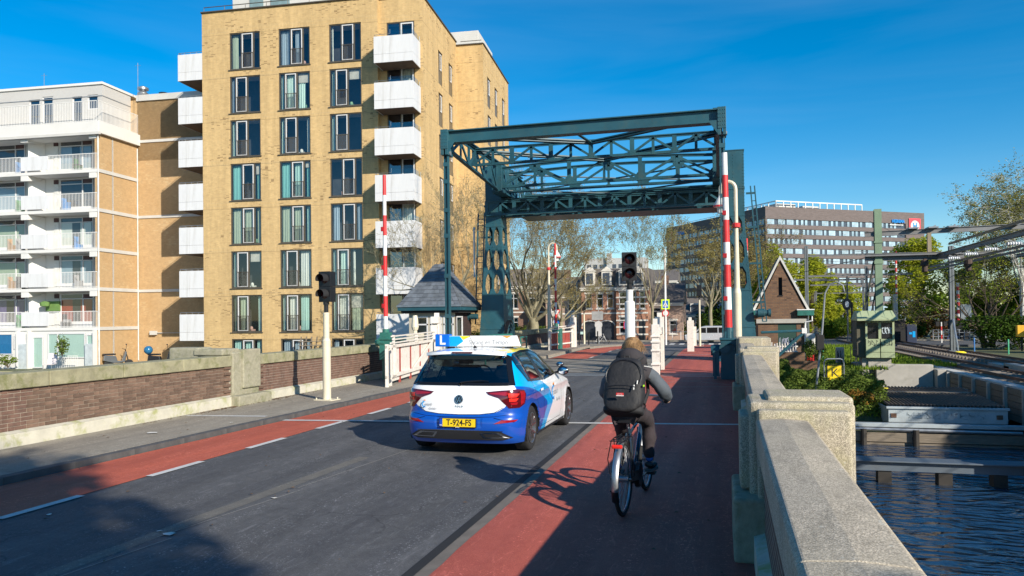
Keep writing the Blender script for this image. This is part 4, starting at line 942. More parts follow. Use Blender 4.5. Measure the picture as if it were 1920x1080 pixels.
# pylons: tapering plated boxes with octagonal openings, joined by the portal truss
def pylon(x0, x1, xb0, xb1, outer):
    """front face trapezium; top edge x0..x1 (z 8.6), foot xb0..xb1"""
    t = bpy.data.objects.new('pylon', None); COL.objects.link(t); t.parent = gt
    def xe(z): 
        u = 1-max(0, min(1, z/5.6)); return (x0+(xb0-x0)*u, x1+(xb1-x1)*u)
    def ye(z): u = 1-max(0, min(1, z/5.6)); return (YP-.0-.25*u, YP+.9+.9*u)
    OP = [(2.95,3.85),(4.0,4.95),(5.1,5.9)]
    for face in range(4):
        q = MB()
        def F(u, v, d):        # u 0..1 across face, v height, d outward
            a, b_ = xe(v); c, e = ye(v)
            if face == 0: return (a+(b_-a)*u, c-d, v)
            if face == 1: return (b_+d, c+(e-c)*u, v)
            if face == 2: return (b_+(a-b_)*u, e+d, v)
            return (a-d, e+(c-e)*u, v)
        zt = 8.62 if outer else 7.2
        segs = [(-1.0,.0),(.0,OP[0][0])]; prev = OP[0][0]
        for (a,b_) in ((-1.0,0.0),(0.0,1.4),(1.4,OP[0][0]),(OP[0][1],OP[1][0]),(OP[1][1],OP[2][0]),(OP[2][1],7.0),(7.0,zt)):
            q.quad(F(0,a,0),F(1,a,0),F(1,b_,0),F(0,b_,0))
        for (a, b_) in OP:
            m = .13; h = b_-a; cxs = [(m, .5-.045), (.5+.045, 1-m)] if face in (0,2) else [(m+.05, 1-m-.05)]
            q.quad(F(0,a,0),F(m if face in (0,2) else m+.05,a,0),F(m if face in (0,2) else m+.05,b_,0),F(0,b_,0)); q.quad(F(1-(m if face in (0,2) else m+.05),a,0),F(1,a,0),F(1,b_,0),F(1-(m if face in (0,2) else m+.05),b_,0))
            if face in (0,2): q.quad(F(.455,a,0),F(.545,a,0),F(.545,b_,0),F(.455,b_,0))
            for (u0, u1) in cxs:       # corner gussets make the openings octagonal
                du = (u1-u0)*.34; dv = h*.27
                for (uu, su) in ((u0, 1), (u1, -1)):
                    for (vv, sv_) in ((a, 1), (b_, -1)):
                        tri = [F(uu,vv,0),F(uu+su*du,vv,0),F(uu,vv+sv_*dv,0)]
                        q.add(tri, [(0,1,2) if su*sv_ > 0 else (0,2,1)])
                # rim thickness
                ring = [(u0+du,a),(u1-du,a),(u1,a+dv),(u1,b_-dv),(u1-du,b_),(u0+du,b_),(u0,b_-dv),(u0,a+dv)]
                for k in range(8):
                    p, r_ = ring[k], ring[(k+1)%8]; q.quad(F(p[0],p[1],0),F(r_[0],r_[1],0),F(r_[0],r_[1],-.05),F(p[0],p[1],-.05))
        q.build('pylon_plate', TEAL, t)
        # edge angles and rivets on the front and inner faces
        nrm = [(0,-1,0),(1,0,0),(0,1,0),(-1,0,0)][face]
        if face in (0, 1, 3):
            z = .1
            while z < zt-.1:
                for u in ((.045,.5,.955) if face == 0 else (.05,.95)):
                    if u == .5 and 1.4 < z < OP[0][0]+.0: continue
                    rivet(F(u, z, .004), nrm, .022)
                z += .13
            for zz in (.05, 1.4, OP[0][0]-.06, OP[0][1]+.06, OP[1][0]-.06, OP[1][1]+.06, OP[2][0]-.06, OP[2][1]+.06, 7.0, 7.12):
                for k in range(9): rivet(F(.08+.84*k/8, zz, .004), nrm, .02)
    q = MB()
    for zz in (1.4, 2.9, 5.95, 7.06):
        a, b_ = xe(zz); c, e = ye(zz); q.box(a-.02,b_+.02,c-.02,e+.02,zz-.03,zz+.03)
    a, b_ = xe(0); c, e = ye(0); q.box(a-.25,b_+.25,c-.25,e+.25,-.6,.12)
    if outer: q.box(x0-.02,x1+.02,YP-.02,YP+.92,8.6,8.64)
    q.build('pylon_collar', TEAL, t, kind='stuff')
    return t
pylon(-10.02, -9.30, -10.35, -9.12, True)
pylon(.16, 1.02, .13, 1.46, True)
# fixed portal beam between the pylons, in front of a plate girder
truss('portal_truss', (-9.95, YP-.02), (.16, YP-.02), 6.42, 7.05, 16, TEAL, cw=.09, diag=.05, gs=.34)
q = MB(); q.box(-9.3,.16,YP+.5,YP+.6,6.4,7.16); q.box(-9.3,.16,YP+.0,YP+.65,7.12,7.16); q.box(-9.3,.16,YP+.35,YP+.75,6.36,6.42); 
q.build('portal_girder', TEAL, gt)
for k in range(19):
    for j in range(6): rivet((-9.2+k*.51, YP+.498, 6.5+j*.11), (0,-1,0), .018)
# ladder on the outer side of the right pylon, thin ladder on the left one
for (xa, xb, y, z0, z1, lean) in ((1.28,1.44,YP+.5,1.6,7.2,.5),(-10.45,-10.15,YP+.3,1.6,6.6,-.25)):
    q = MB()
    for x in (xa, xb): q.bar((x+lean*(1-z0/7.6),y,z0),(x,y,z1),.06,.05)
    for k in range(18):
        z = z0+(z1-z0)*k/18; o_ = lean*(1-z/7.6); q.bar((xa+o_,y,z),(xb+o_,y,z),.03,.03)
    for z in (2.4, 4.0, 5.5, 6.9): q.bar((xa-.2+lean*(1-z/7.6)*.5 if lean > 0 else xb+.3,y,z),(xb+lean*(1-z/7.6),y,z),.05,.08)
    q.build('ladder', TEAL, gt)
# toothed quadrant and drive shaft by the left pylon
t = bpy.data.objects.new('toothed_quadrant', None); COL.objects.link(t); t.parent = gt; t.location = (-8.95, YP-.55, .1)
q = MB(); pts = [(.0, 1.75*math.cos(a), 1.75*math.sin(a)) for a in [R_(60+i*9) for i in range(13)]]
q.path([(0,-1.0*math.cos(R_(a))*1.5+.9, 1.55*math.sin(R_(a))) for a in range(10, 172, 9)], .06, 6)
q.path([(0,-1.0*math.cos(R_(a))*1.28+.9, 1.33*math.sin(R_(a))) for a in range(10, 172, 9)], .045, 6)
for a in (25, 55, 85, 115, 145): q.bar((0,.9,.0),(0,-math.cos(R_(a))*1.4+.9,1.4*math.sin(R_(a))),.07,.07)
q.build('rack_arc', TEAL_D, t)
q = MB()
for a in range(10, 172, 4): 
    c = Vector((0,-math.cos(R_(a))*1.56+.9, 1.61*math.sin(R_(a)))); d = Vector((0,-math.cos(R_(a)),math.sin(R_(a)))); q.bar(c, c+d*.07, .12, .05)
q.build('gear_teeth', BLACK, t)
t.scale = (1.2, .55, 1.0)
q = MB(); q.lathe((1.35,YP-.35,1.95),[(.0,0),(.12,0),(.12,.1),(.17,.1),(.17,.35),(.12,.38),(.12,.5),(.16,.5),(.16,.6),(.0,.62)],12,axis='x'); q.lathe((-10.35,YP-.3,1.95),[(0,-.6),(.16,-.6),(.16,-.4),(.12,-.4),(.12,0),(0,0)],12,axis='x')
q.build('drive_housing', TEAL, gt, smooth=True)
q = MB(); q.box(.2,.95,YP-.28,YP-.24,.2,.95); q.build('access_door', TEAL_D, gt, bevel=.01)
rv.build('rivets', TEAL, gt, kind='stuff')
# ---------------------------------------------------------------- barriers, lamps, gates, signals
def barrier(label, loc, n, h, rz, w=.16, lean=0.0, box=True, mirror=1, inv=0):
    t = thing('barrier_boom', label, 'barrier', loc, rz, 'raised red and white barrier booms')
    z = 1.38 if box else .9; L_ = h-z; seg = L_/n
    for i in range(n):
        r0 = w*.5*(1-.25*i/n); q = MB(); q.tube((lean*i/n,0,z+seg*i),(lean*(i+1)/n,0,z+seg*(i+1)),r0,w*.5*(1-.25*(i+1)/n),12)
        q.build('boom_section', REDP if (i+inv) % 2 == (n % 2 == 0) * 1 else BARW, t, smooth=True)
    for k in (1.4, 3.3, 5.2):
        if z+seg*k < h: q = MB(); q.box(-w*.62,-w*.1,-w*.75,-w*.4,z+seg*k,z+seg*k+.13); q.build('boom_lamp', M('red_lamp_dark', (.35,.01,.015), .3), t, bevel=.01)
    return t
# near left barrier: teal-green drive box behind the folding gate
def drive_box(parent, x0, x1, y0, y1, z0, z1, mat=GREENP):
    q = MB(); q.box(x0,x1,y0,y1,z0,z1); q.box(x0-.03,x1+.03,y0-.03,y1+.03,z1-.06,z1+.01); q.build('drive_box', mat, parent, bevel=.015)
t = barrier('slim red and white boom raised beside the white folding gate on the left', (-9.42,20.35,0), 8, 6.1, 0, .135)
q = MB(); q.tube((0,0,1.28),(0,0,1.6),.10,n=12); q.box(-.14,.14,-.12,.12,1.35,1.5); q.lathe((-.3,-.05,1.2),[(0,0),(.1,.02),(.1,.3),(0,.32)],10,axis='x'); q.build('boom_foot', GREENP, t)
drive_box(t, -.16, .42, -.12, .4, .7, 1.34); q = MB(); q.box(-.1,.36,-.05,.3,.13,.7); q.box(-.2,-.14,-.2,.1,1.18,1.3); q.build('pedestal', GREENP, t, kind='stuff')
# near right barrier with its teal box and boom
t = barrier('thick red and white boom raised on the right in front of the teal pylon', (.24,23.4,0), 8, 6.72, 0, .22, lean=-.05, inv=1)
q = MB(); q.tube((0,0,1.18),(0,0,1.52),.13,.12,n=12); q.box(-.12,.12,-.1,.1,1.1,1.4); q.build('boom_foot', TEAL, t)
q = MB(); q.box(-.24,.27,-.45,.45,.0,1.18); q.box(-.27,.30,-.48,.48,1.15,1.21); q.build('drive_box', TEAL, t, bevel=.015)
q = MB(); q.lathe((-.12,-.52,.93),[(.0,0),(.16,0),(.16,.08),(.06,.12),(0,.12)],14,axis='y'); q.path([(-.12,-.5,1.0),(.05,-.52,1.08),(.18,-.5,1.0),(.15,-.49,.86)],.03,6); q.build('crank_cover', TEAL, t)
q = MB(); q.lathe((-.52,-.2,.85),[(.0,0),(.15,.0),(.17,.1),(.17,.3),(0,.32)],12,axis='x'); q.box(-.47,-.28,-.42,-.1,.1,.85); q.tube((-.4,-.4,.05),(-.4,-.4,.8),.035); q.box(-.44,-.36,-.44,-.36,.0,.12); q.build('side_drive', TEAL, t)
# second slim boom seen through the right pylon
t = barrier('slim red and white boom seen through the openings of the right pylon', (1.30,38.6,0), 7, 5.6, 0, .14)
q = MB(); q.box(-.3,.3,-.3,.3,0,1.2); q.build('drive_box', GREENP, t, bevel=.02)
# far left barrier
t = barrier('distant red and white boom raised beside the far red gate', (-8.75,41.0,0), 7, 5.95, 0, .14)
q = MB(); q.box(-.2,.3,-.2,.3,.1,1.25); q.tube((0,0,1.2),(0,0,1.55),.12); q.build('drive_box', GREENP, t, bevel=.02)
# gooseneck lamps
def goose(label, loc, h, side=-1, r=.075, mat=CREAMP):
    t = thing('gooseneck_lamp', label, 'street lamp', loc, 0, 'white gooseneck bridge lamps')
    q = MB(); q.tube((0,0,0),(0,0,2.6),r*1.3,n=12); q.tube((0,0,2.6),(0,0,2.75),r*1.3,r*.95,n=12); q.tube((0,0,2.75),(0,0,h-1.0),r*.95,r*.6,n=10)
    rr = .24; pts = [(0,0,h-1.0)]+[(side*(rr-rr*math.cos(R_(a))),0,h-.3+rr*1.1*math.sin(R_(a))) for a in range(0,181,20)]+[(side*rr*2,0,h-.5)]
    q.path(pts, r*.6, 8); q.build('lamp_post', mat, t, smooth=True)
    q = MB(); q.lathe((0,0,h-1.55),[(r*1.0,0),(r*1.3,.02),(r*1.3,.14),(r*.9,.16)],10); q.build('red_collar', REDP, t); 
    q = MB(); x = side*rr*2; q.lathe((x,0,h-1.05),[(.1,0),(.11,.18),(.22,.2),(.23,.26),(.07,.52),(.05,.6),(0,.6)],14); q.build('lamp_shade', BARW, t, smooth=True)
    q = MB(); q.lathe((x,0,h-.86),[(.225,0),(.235,.0),(.235,.06),(.225,.06)],14); q.build('shade_rim', REDP, t)
    return t
goose('cream gooseneck lamp standing right of the thick boom at the teal pylon', (.54,25.5,0), 6.25, -1, .10)
goose('cream gooseneck lamp left of the distant boom beyond the far parapet', (-9.35,42.0,0), 6.1, 1, .085)

# bridge traffic signals (back-lit lenses off), black boxes with two visors
def signal(label, loc, rz, zs, ph, pole, mat, s=1.0, boxw=.30, boxh=.36):
    t = thing('traffic_signal', label, 'traffic signal', loc, rz)
    q = MB(); q.tube((0,0,0.02),(0,0,pole[1]),pole[0],n=20); q.tube((0,0,pole[1]),(0,0,pole[1]+.06),pole[0],pole[2],n=20); q.tube((0,0,pole[1]+.06),(0,0,ph),pole[2],n=20)
    for zz in (ph-.05,): q.tube((0,0,zz),(0,0,zz+.04),pole[2]*1.06,n=20)
    q.build('signal_pole', mat, t, smooth=True)
    q = MB(); q.box(-.3*s,.3*s,-.22*s,.22*s,0.0,.02); 
    for a in (-1,1):
        for b_ in (-1,1): q.tube((a*.24*s,b_*.16*s,.02),(a*.24*s,b_*.16*s,.06),.018,n=6)
    q.build('base_plate', mat, t, bevel=.004)
    q = MB(); q.tube((0,0,ph),(0,0,ph+.30*s),pole[2]*.75,n=12); q.tube((0,0,ph+.22*s),(0,0,ph+.30*s),pole[2]*1.0,n=12); q.build('head_bracket', BLACK, t)
    z = ph+.30*s
    for k in range(2):
        zz = z+k*boxh*1.03
        hd = MB(); hd.box(-boxw/2,boxw/2,-.06*s,.20*s,zz,zz+boxh); hd.box(-boxw*.53,boxw*.53,-.075*s,-.055*s,zz-.005,zz+boxh+.005)
        ho = hd.build('signal_housing', BLACK, t, bevel=.012)
        cz = zz+boxh*.5; r = boxw*.36
        v = MB(); n = 14; vs = []
        for j, (yy, fr) in enumerate(((-.07*s,1.0),(-.30*s,.92))):
            for i in range(n+1):
                a = R_(-25+230*i/n); vs.append((r*1.12*fr*math.cos(a), yy, cz+r*1.12*fr*math.sin(a)))
        v.add(vs, [(i,i+1,n+2+i,n+1+i) for i in range(n)]); v.build('visor', BLACKM, ho)
        l = MB(); l.lathe((0,-.095*s,cz),[(0,-.02),(r*.5,-.012),(r*.85,.005),(r,.025)],18,axis='y'); l.build('red_lens', LENS, ho, smooth=True)
    return t
LENS, lnt, lb = newmat('unlit_red_lens'); lb.inputs['Base Color'].default_value = (.025,.002,.004,1); lb.inputs['Roughness'].default_value = .25
signal('black two-lens signal on a thick cream pole on the left footway', (-8.56,15.35,.085), R_(-8), 2.5, 1.97, (.092,1.08+.25,.068), CREAMP, .8, .30, .335)
signal('black two-lens signal on a white pole ahead of the cyclist', (-3.52,30.8,.0), R_(12), 2.6, 2.95, (.205,2.45,.14), BARW, 1.25, .56, .56)
def gate_near():
    """white folding gate of slatted boards with red-backed gaps"""
    t = thing('folding_gate', 'white painted folding gate with boards and red slats, folded open by the left boom', 'gate', (-8.52,18.45,.0), math.atan2(6.3,-1.0))
    L_ = 6.2; W_ = WHITEG
    q = MB()
    for z in (.30, 1.10): q.box(.0,L_,-.02,.05,z,z+.09)
    q.box(0,.09,-.03,.05,.05,1.22); q.box(L_-.1,L_,-.03,.05,.2,1.2); q.box(.32,.40,-.03,.05,.05,1.2)
    q.bar((2.9,.0,.36),(L_-.6,.0,1.12),.05,.09); q.build('gate_frame', W_, t, bevel=.006)
    q = MB()
    for z, dx in ((1.24,.0),(1.33,.25),(1.42,.1)): q.bar((.3+dx,-.03,z),(L_-.1,-.03,z+.02),.05,.035)
    for x in (.6,3.1,3.3,5.6): q.box(x,x+.06,-.05,.02,1.18,1.45)
    q.build('top_rails', W_, t)
    x = .48; k = 0
    while x < L_-.3:
        w = .50; 
        b = MB(); b.box(x, x+w-.03, .05, .075, .18, 1.13); 
        b.build('gate_board', W_ if k % 2 == 0 else W_, t); x += w
        if k % 2: 
            b = MB(); b.box(x+.02, x+.20, .06, .085, .02, 1.10); b.build('red_slat', REDB, t); x += .24
        k += 1
    # hinge frame in front
    q = MB(); q.box(-.12,-.05,-.25,-.2,.35,1.2); q.box(-.12,.1,-.25,-.2,.35,.42); q.box(-.12,.1,-.25,-.2,1.13,1.2); q.box(.0,.06,-.25,-.2,.35,1.2); q.build('hinge_frame', W_, t, bevel=.006)
    # tall hinge post at the far end with stacked boxes
    p = bpy.data.objects.new('gate_post', None); COL.objects.link(p); p.parent = t; p.location = (L_+.05,0,0)
    q = MB(); q.box(-.08,.34,-.12,.12,0,1.82); q.build('post_body', W_, p, bevel=.01)
    q = MB(); q.box(-.42,.0,-.1,.1,1.35,1.66); q.box(-.28,.1,-.13,.13,1.72,1.95); q.box(.05,.2,-.08,.08,1.82,2.08); q.box(-.62,-.3,-.12,.12,1.18,1.34); q.build('latch_boxes', W_, p, bevel=.01)
    return t
WHITEG = M('worn_white_gate_paint', (.70,.66,.60), .55, var=.06, vs=5, dirt=(.36,.27,.20), dscale=5, damt=.55)
gate_near()
def small_gate(label, loc, rz, L_, red=True):
    t = thing('folding_gate', label, 'gate', loc, rz)
    q = MB()
    for z in (.35,1.0): q.box(0,L_,-.02,.04,z,z+.08)
    for x in (0,.16,L_-.08): q.box(x,x+.08,-.03,.05,.05,1.15)
    q.bar((.1,-.03,1.2),(L_,-.03,1.28),.05,.05); q.bar((.1,-.03,1.32),(L_,-.03,1.38),.05,.05); q.build('gate_frame', WHITEG, t)
    n = int((L_-.4)/.28)
    for i in range(n):
        b = MB(); b.box(.3+i*.28,.3+i*.28+.18,.04,.06,.1,1.05); b.build('red_slat' if red else 'gate_board', REDB if red else WHITEG, t)
    q = MB(); q.box(L_,L_+.42,-.15,.15,0,1.85); q.box(L_-.35,L_,-.12,.12,1.25,1.5); q.box(L_+.1,L_+.25,-.08,.08,1.85,2.0); q.build('gate_post', WHITEG, t, bevel=.01)
    return t
small_gate('distant folding gate with four bright red slats beside the far boom', (-8.75,39.2,0), R_(84), 4.2)
t = small_gate('white folding gate in the middle of the road, seen end-on behind the cyclist', (-1.96,24.2,0), R_(92), 2.6, red=False)
q = MB(); q.box(-.30,-.18,-.12,.12,0,1.62); q.box(-.02,.10,-.10,.14,0,1.50); q.box(-.27,-.2,-.06,.08,1.6,1.80)
for zz in (.35,.78,1.05,1.22): q.box(-.34,.14,-.13,.15,zz,zz+.06)
q.build('end_post', WHITEG, t, bevel=.008)
t = thing('gate_post', 'single white gate post standing at the far edge of the red cycle path', 'post', (-1.5,40.5,0))
q = MB(); q.box(-.17,.17,-.2,.2,0,1.62); q.box(-.1,.06,-.12,.12,1.6,1.78); q.build('post_body', WHITEG, t, bevel=.01); q = MB(); q.box(.16,.3,-.1,.1,.3,1.3); q.build('latch', WHITEG, t)
q = MB()
for k in range(5): q.lathe((-1.95,33.8+k*1.15,0),[(.09,0),(.09,.05),(.05,.08),(.05,.7),(.07,.74),(0,.8)],8)
# green railing beyond the folding gate on the left
def green_rail(name, label, pts, h=1.15, z0=0):
    t = thing(name, label, 'railing')
    q = MB()
    for z in (h, h*.72, h*.45): q.path([(x,y,z0+z) for x, y in pts], .045 if z == h else .025, 7)
    q.build('rails', GREENP, t)
    for x, y in pts: q = MB(); q.tube((x,y,z0),(x,y,z0+h),.04,n=8); q.build('railing_post', GREENP, t)
green_rail('green_railing', 'green tubular railing between the white gate post and the left pylon', [(-9.0,25.4),(-9.05,27.2),(-9.1,29.0),(-9.0,31.0),(-8.7,31.6)])
green_rail('green_railing', 'short green railing just past the left pylon by the far parapet', [(-9.0,34.2),(-9.05,35.5)], .95)
t = thing('slanted_railing', 'teal railing with a slanted strut beside the right pylon foot', 'railing')
q = MB(); q.path([(1.5,30.5,1.2),(3.1,30.9,1.25)],.05,6); q.path([(3.1,30.9,1.2),(1.9,30.6,.1)],.06,6); q.build('rails', TEAL, t); q = MB(); q.box(3.0,3.18,30.8,31,1.15,1.35); q.build('end_box', BARW, t)

# ---------------------------------------------------------------- bridge keeper's house
kh = thing('bridge_keeper_house', 'small bridge keeper house with slate pyramid roof and teal eaves behind the gate', 'house', (-11.82, 31.2, 0))
hx, hy = 1.05, 1.05
def khw(u0,u1,fn,holes,mat,nm):
    q = MB(); holed(q,u0,u1,-1.2,2.2,holes,fn,.1); q.build(nm, mat, kh)
DARKB = brickmat('dark_house_brick', (.06,.035,.035), (.045,.03,.03), (.03,.025,.022), .21, .065, .006)
BUFFS = M('house_stone', (.42,.38,.30), .8, var=.1, vs=2)
khw(-hx,hx,lambda u,w,v:(u,-hy-w,v),[(-.85,-.18,.35,1.98),(-.08,.45,.35,1.98),(.52,.98,.35,1.98)],BUFFS,'front_wall')
khw(-hy,hy,lambda u,w,v:(hx+w,u,v),[(-.9,-.1,.35,1.98)],DARKB,'side_wall')
khw(-hy,hy,lambda u,w,v:(-hx-w,-u,v),[],DARKB,'side_wall'); khw(-hx,hx,lambda u,w,v:(-u,hy+w,v),[],DARKB,'rear_wall')
for (a,b_) in ((-.85,-.18),(-.08,.45),(.52,.98)):
    f = door_mesh(b_-a,1.63,.06); f.box(0,b_-a,-.05,0,1.25,1.31); o = f.build('window', WHITEF, kh); o.location = (a,-hy+.04,.35)
    inst(gpane,'pane',o,(.04,-.02,.04),(0,0,0),(b_-a-.08,1,1.55))
f = door_mesh(.8,1.63,.06); o = f.build('window', WHITEF, kh); o.location=(hx-.04,-.9,.35); o.rotation_euler=(0,0,PI/2); inst(gpane_d,'pane',o,(.04,-.02,.04),(0,0,0),(.72,1,1.55))
q = MB(); q.box(-.95,.95,-.2,.9,-.5,2.1); q.build('interior', M('cream_interior', (.45,.42,.33), .8), kh)
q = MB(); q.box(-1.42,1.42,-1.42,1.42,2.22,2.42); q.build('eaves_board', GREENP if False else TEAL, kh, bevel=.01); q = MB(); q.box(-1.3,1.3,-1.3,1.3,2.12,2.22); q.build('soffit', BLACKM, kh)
q = MB(); q.box(-1.44,1.44,-1.46,-1.40,2.38,2.46); q.box(1.40,1.46,-1.44,1.44,2.38,2.46); q.build('gutter', STEEL, kh)
# slate roof: courses of slates on each side
rf = MB(); A = 1.42; rt = .18; zb, zt_ = 2.44, 4.25
rf.add([(-A,-A,zb),(A,-A,zb),(A,A,zb),(-A,A,zb),(-rt,-rt,zt_),(rt,-rt,zt_),(rt,rt,zt_),(-rt,rt,zt_)],[(0,1,5,4),(1,2,6,5),(2,3,7,6),(3,0,4,7),(4,5,6,7)])
ro = rf.build('roof', SLATE, kh)
nrow = 11; cnt = 0
srest = MB()
for side in range(4):
    ca, sa = math.cos(side*PI/2), math.sin(side*PI/2)
    for r in range(nrow):
        t0, t1 = r/nrow, (r+1.18)/nrow; w0 = A+(rt-A)*t0; w1 = A+(rt-A)*min(1,t1); z0 = zb+(zt_-zb)*t0+.028; z1 = zb+(zt_-zb)*min(1,t1)+.008
        n = max(2, int(2*w0/.24)); 
        for i in range(n):
            a0, a1 = -1+2*i/n+.008, -1+2*(i+1)/n-.008
            pts = [(a0*w0,-w0-.012,z0),(a1*w0,-w0-.012,z0),(a1*w1,-w1,z1),(a0*w1,-w1,z1),(a0*w0,-w0+.005,z0-.022),(a1*w0,-w0+.005,z0-.022)]
            pts = [(x*ca-y*sa, x*sa+y*ca, z) for x, y, z in pts]
            if side < 2:
                s_ = MB(); s_.add(pts, [(0,1,2,3),(4,5,1,0)]); s_.build('slate', SLATE, ro); cnt += 1
            else: srest.add(pts, [(0,1,2,3),(4,5,1,0)])
srest.build('slates', SLATE, ro, kind='stuff')
q = MB(); q.path([(0,0,4.2),(0,0,6.5)],.045,7); q.lathe((0,0,6.5),[(.045,0),(.07,.02),(0,.12)],8)
fo = q.build('flagpole', BARW, None); fo.location=(-11.0,34.5,0); fo.scale=(1,1,1.0); tag(fo,'thin white pole rising behind the keeper house roof','pole')
fo.location = (-11.35,34.6,-.35)
# small white posts with clamps and a round bollard near the keeper house
t = thing('clamp_post','weathered cream post with wooden clamps in front of the keeper house windows','post',(-10.15,24.3,0)); q = MB(); q.tube((0,0,0),(0,0,1.75),.1,.07,n=8); q.lathe((0,0,1.5),[(.1,0),(.13,.1),(.11,.35),(.08,.5)],10); q.build('post_body', CREAMP, t); q = MB()
for z in (.95,1.12,1.28): q.box(-.28,.28,-.12,.12,z,z+.09)
q.build('clamps', CREAMP, t, bevel=.008)
# ---------------------------------------------------------------- the driving-school car
# car frame: x right, y forward (0 = rear end), z up
def crom(P, t):
    n = len(P)-1; t = max(0, min(n-1e-6, t)); i = int(t); f = t-i
    p0, p1, p2, p3 = P[max(i-1,0)], P[i], P[i+1], P[min(i+2,n)]
    return tuple(.5*((2*b)+(-a+c)*f+(2*a-5*b+4*c-d)*f*f+(-a+3*b-3*c+d)*f**3) for a,b,c,d in zip(p0,p1,p2,p3))
def lerp_tab(tab, x):
    if x <= tab[0][0]: return tab[0][1]
    for (a, va), (b_, vb_) in zip(tab[:-1], tab[1:]):
        if x <= b_: 
            t = (x-a)/(b_-a); return va+(vb_-va)*t
    return tab[-1][1]
def smooth_tab(tab, x):
    """monotone-ish smooth interpolation"""
    if x <= tab[0][0]: return tab[0][1]
    if x >= tab[-1][0]: return tab[-1][1]
    for i in range(len(tab)-1):
        if x <= tab[i+1][0]:
            a, b_ = tab[i], tab[i+1]; t = (x-a[0])/(b_[0]-a[0])
            m0 = (tab[i+1][1]-tab[i-1][1])/(tab[i+1][0]-tab[i-1][0]) if i > 0 else (b_[1]-a[1])/(b_[0]-a[0])
            m1 = (tab[i+2][1]-tab[i][1])/(tab[i+2][0]-tab[i][0]) if i+2 < len(tab) else (b_[1]-a[1])/(b_[0]-a[0])
            h = b_[0]-a[0]
            return (2*t**3-3*t*t+1)*a[1]+(t**3-2*t*t+t)*h*m0+(-2*t**3+3*t*t)*b_[1]+(t**3-t*t)*h*m1
OUT = [(0,0),(.25,.004),(.45,.018),(.60,.045),(.72,.10),(.80,.19),(.845,.32),(.865,.5),(.875,.8),(.875,1.2),(.875,1.8),(.875,2.4),(.872,2.9),(.86,3.3),(.83,3.65),(.74,3.9),(.55,4.02),(.3,4.06),(0,4.07)]
WT = [(.17,.845),(.25,.862),(.35,.87),(.5,.875),(.62,.872),(.72,.868),(.80,.872),(.87,.862),(.93,.835),(.97,.818),(1.1,.755),(1.25,.678),(1.36,.61),(1.41,.565),(1.435,.50)]
YR = [(.17,.10),(.22,.05),(.30,.02),(.42,.0),(.52,.012),(.57,.045),(.65,.055),(.8,.07),(.9,.095),(.96,.125),(1.0,.15),(1.15,.25),(1.30,.355),(1.36,.36),(1.41,.36),(1.435,.52)]
YF_ = [(.17,3.98),(.3,4.05),(.5,4.07),(.62,4.04),(.72,3.95),(.80,3.72),(.88,3.35),(.95,2.98),(1.0,2.85),(1.15,2.55),(1.30,2.23),(1.38,1.98),(1.41,1.85),(1.435,1.6)]
def plan(t, z):
    x, y = crom(OUT, t); w = smooth_tab(WT, z)/.875; yr, yf = smooth_tab(YR, z), smooth_tab(YF_, z)
    # greenhouse corners are tighter
    y = yr+(yf-yr)*(y/4.07)
    return (x*w, y, z)
NT = len(OUT)-1
# columns by uniform fine sampling of t; rows by fine z
tcols = [i*NT/230 for i in range(231)]
zrows = sorted(set([.17,.2,.24,.28]+[round(.30+.02*i,3) for i in range(57)]+[1.425,1.435]))
zrows = [z for z in zrows if z <= 1.4351]
RW, WR = .316, .355
AX = (.735, 3.285)
def arch_hit(y, z, m=0): return any((y-a)**2+(z-RW)**2 < (WR+m)**2 for a in AX)
car = thing('hatchback_car', 'blue and white driving-school hatchback with an L sign on its roof', 'car', (0,0,0), 0)
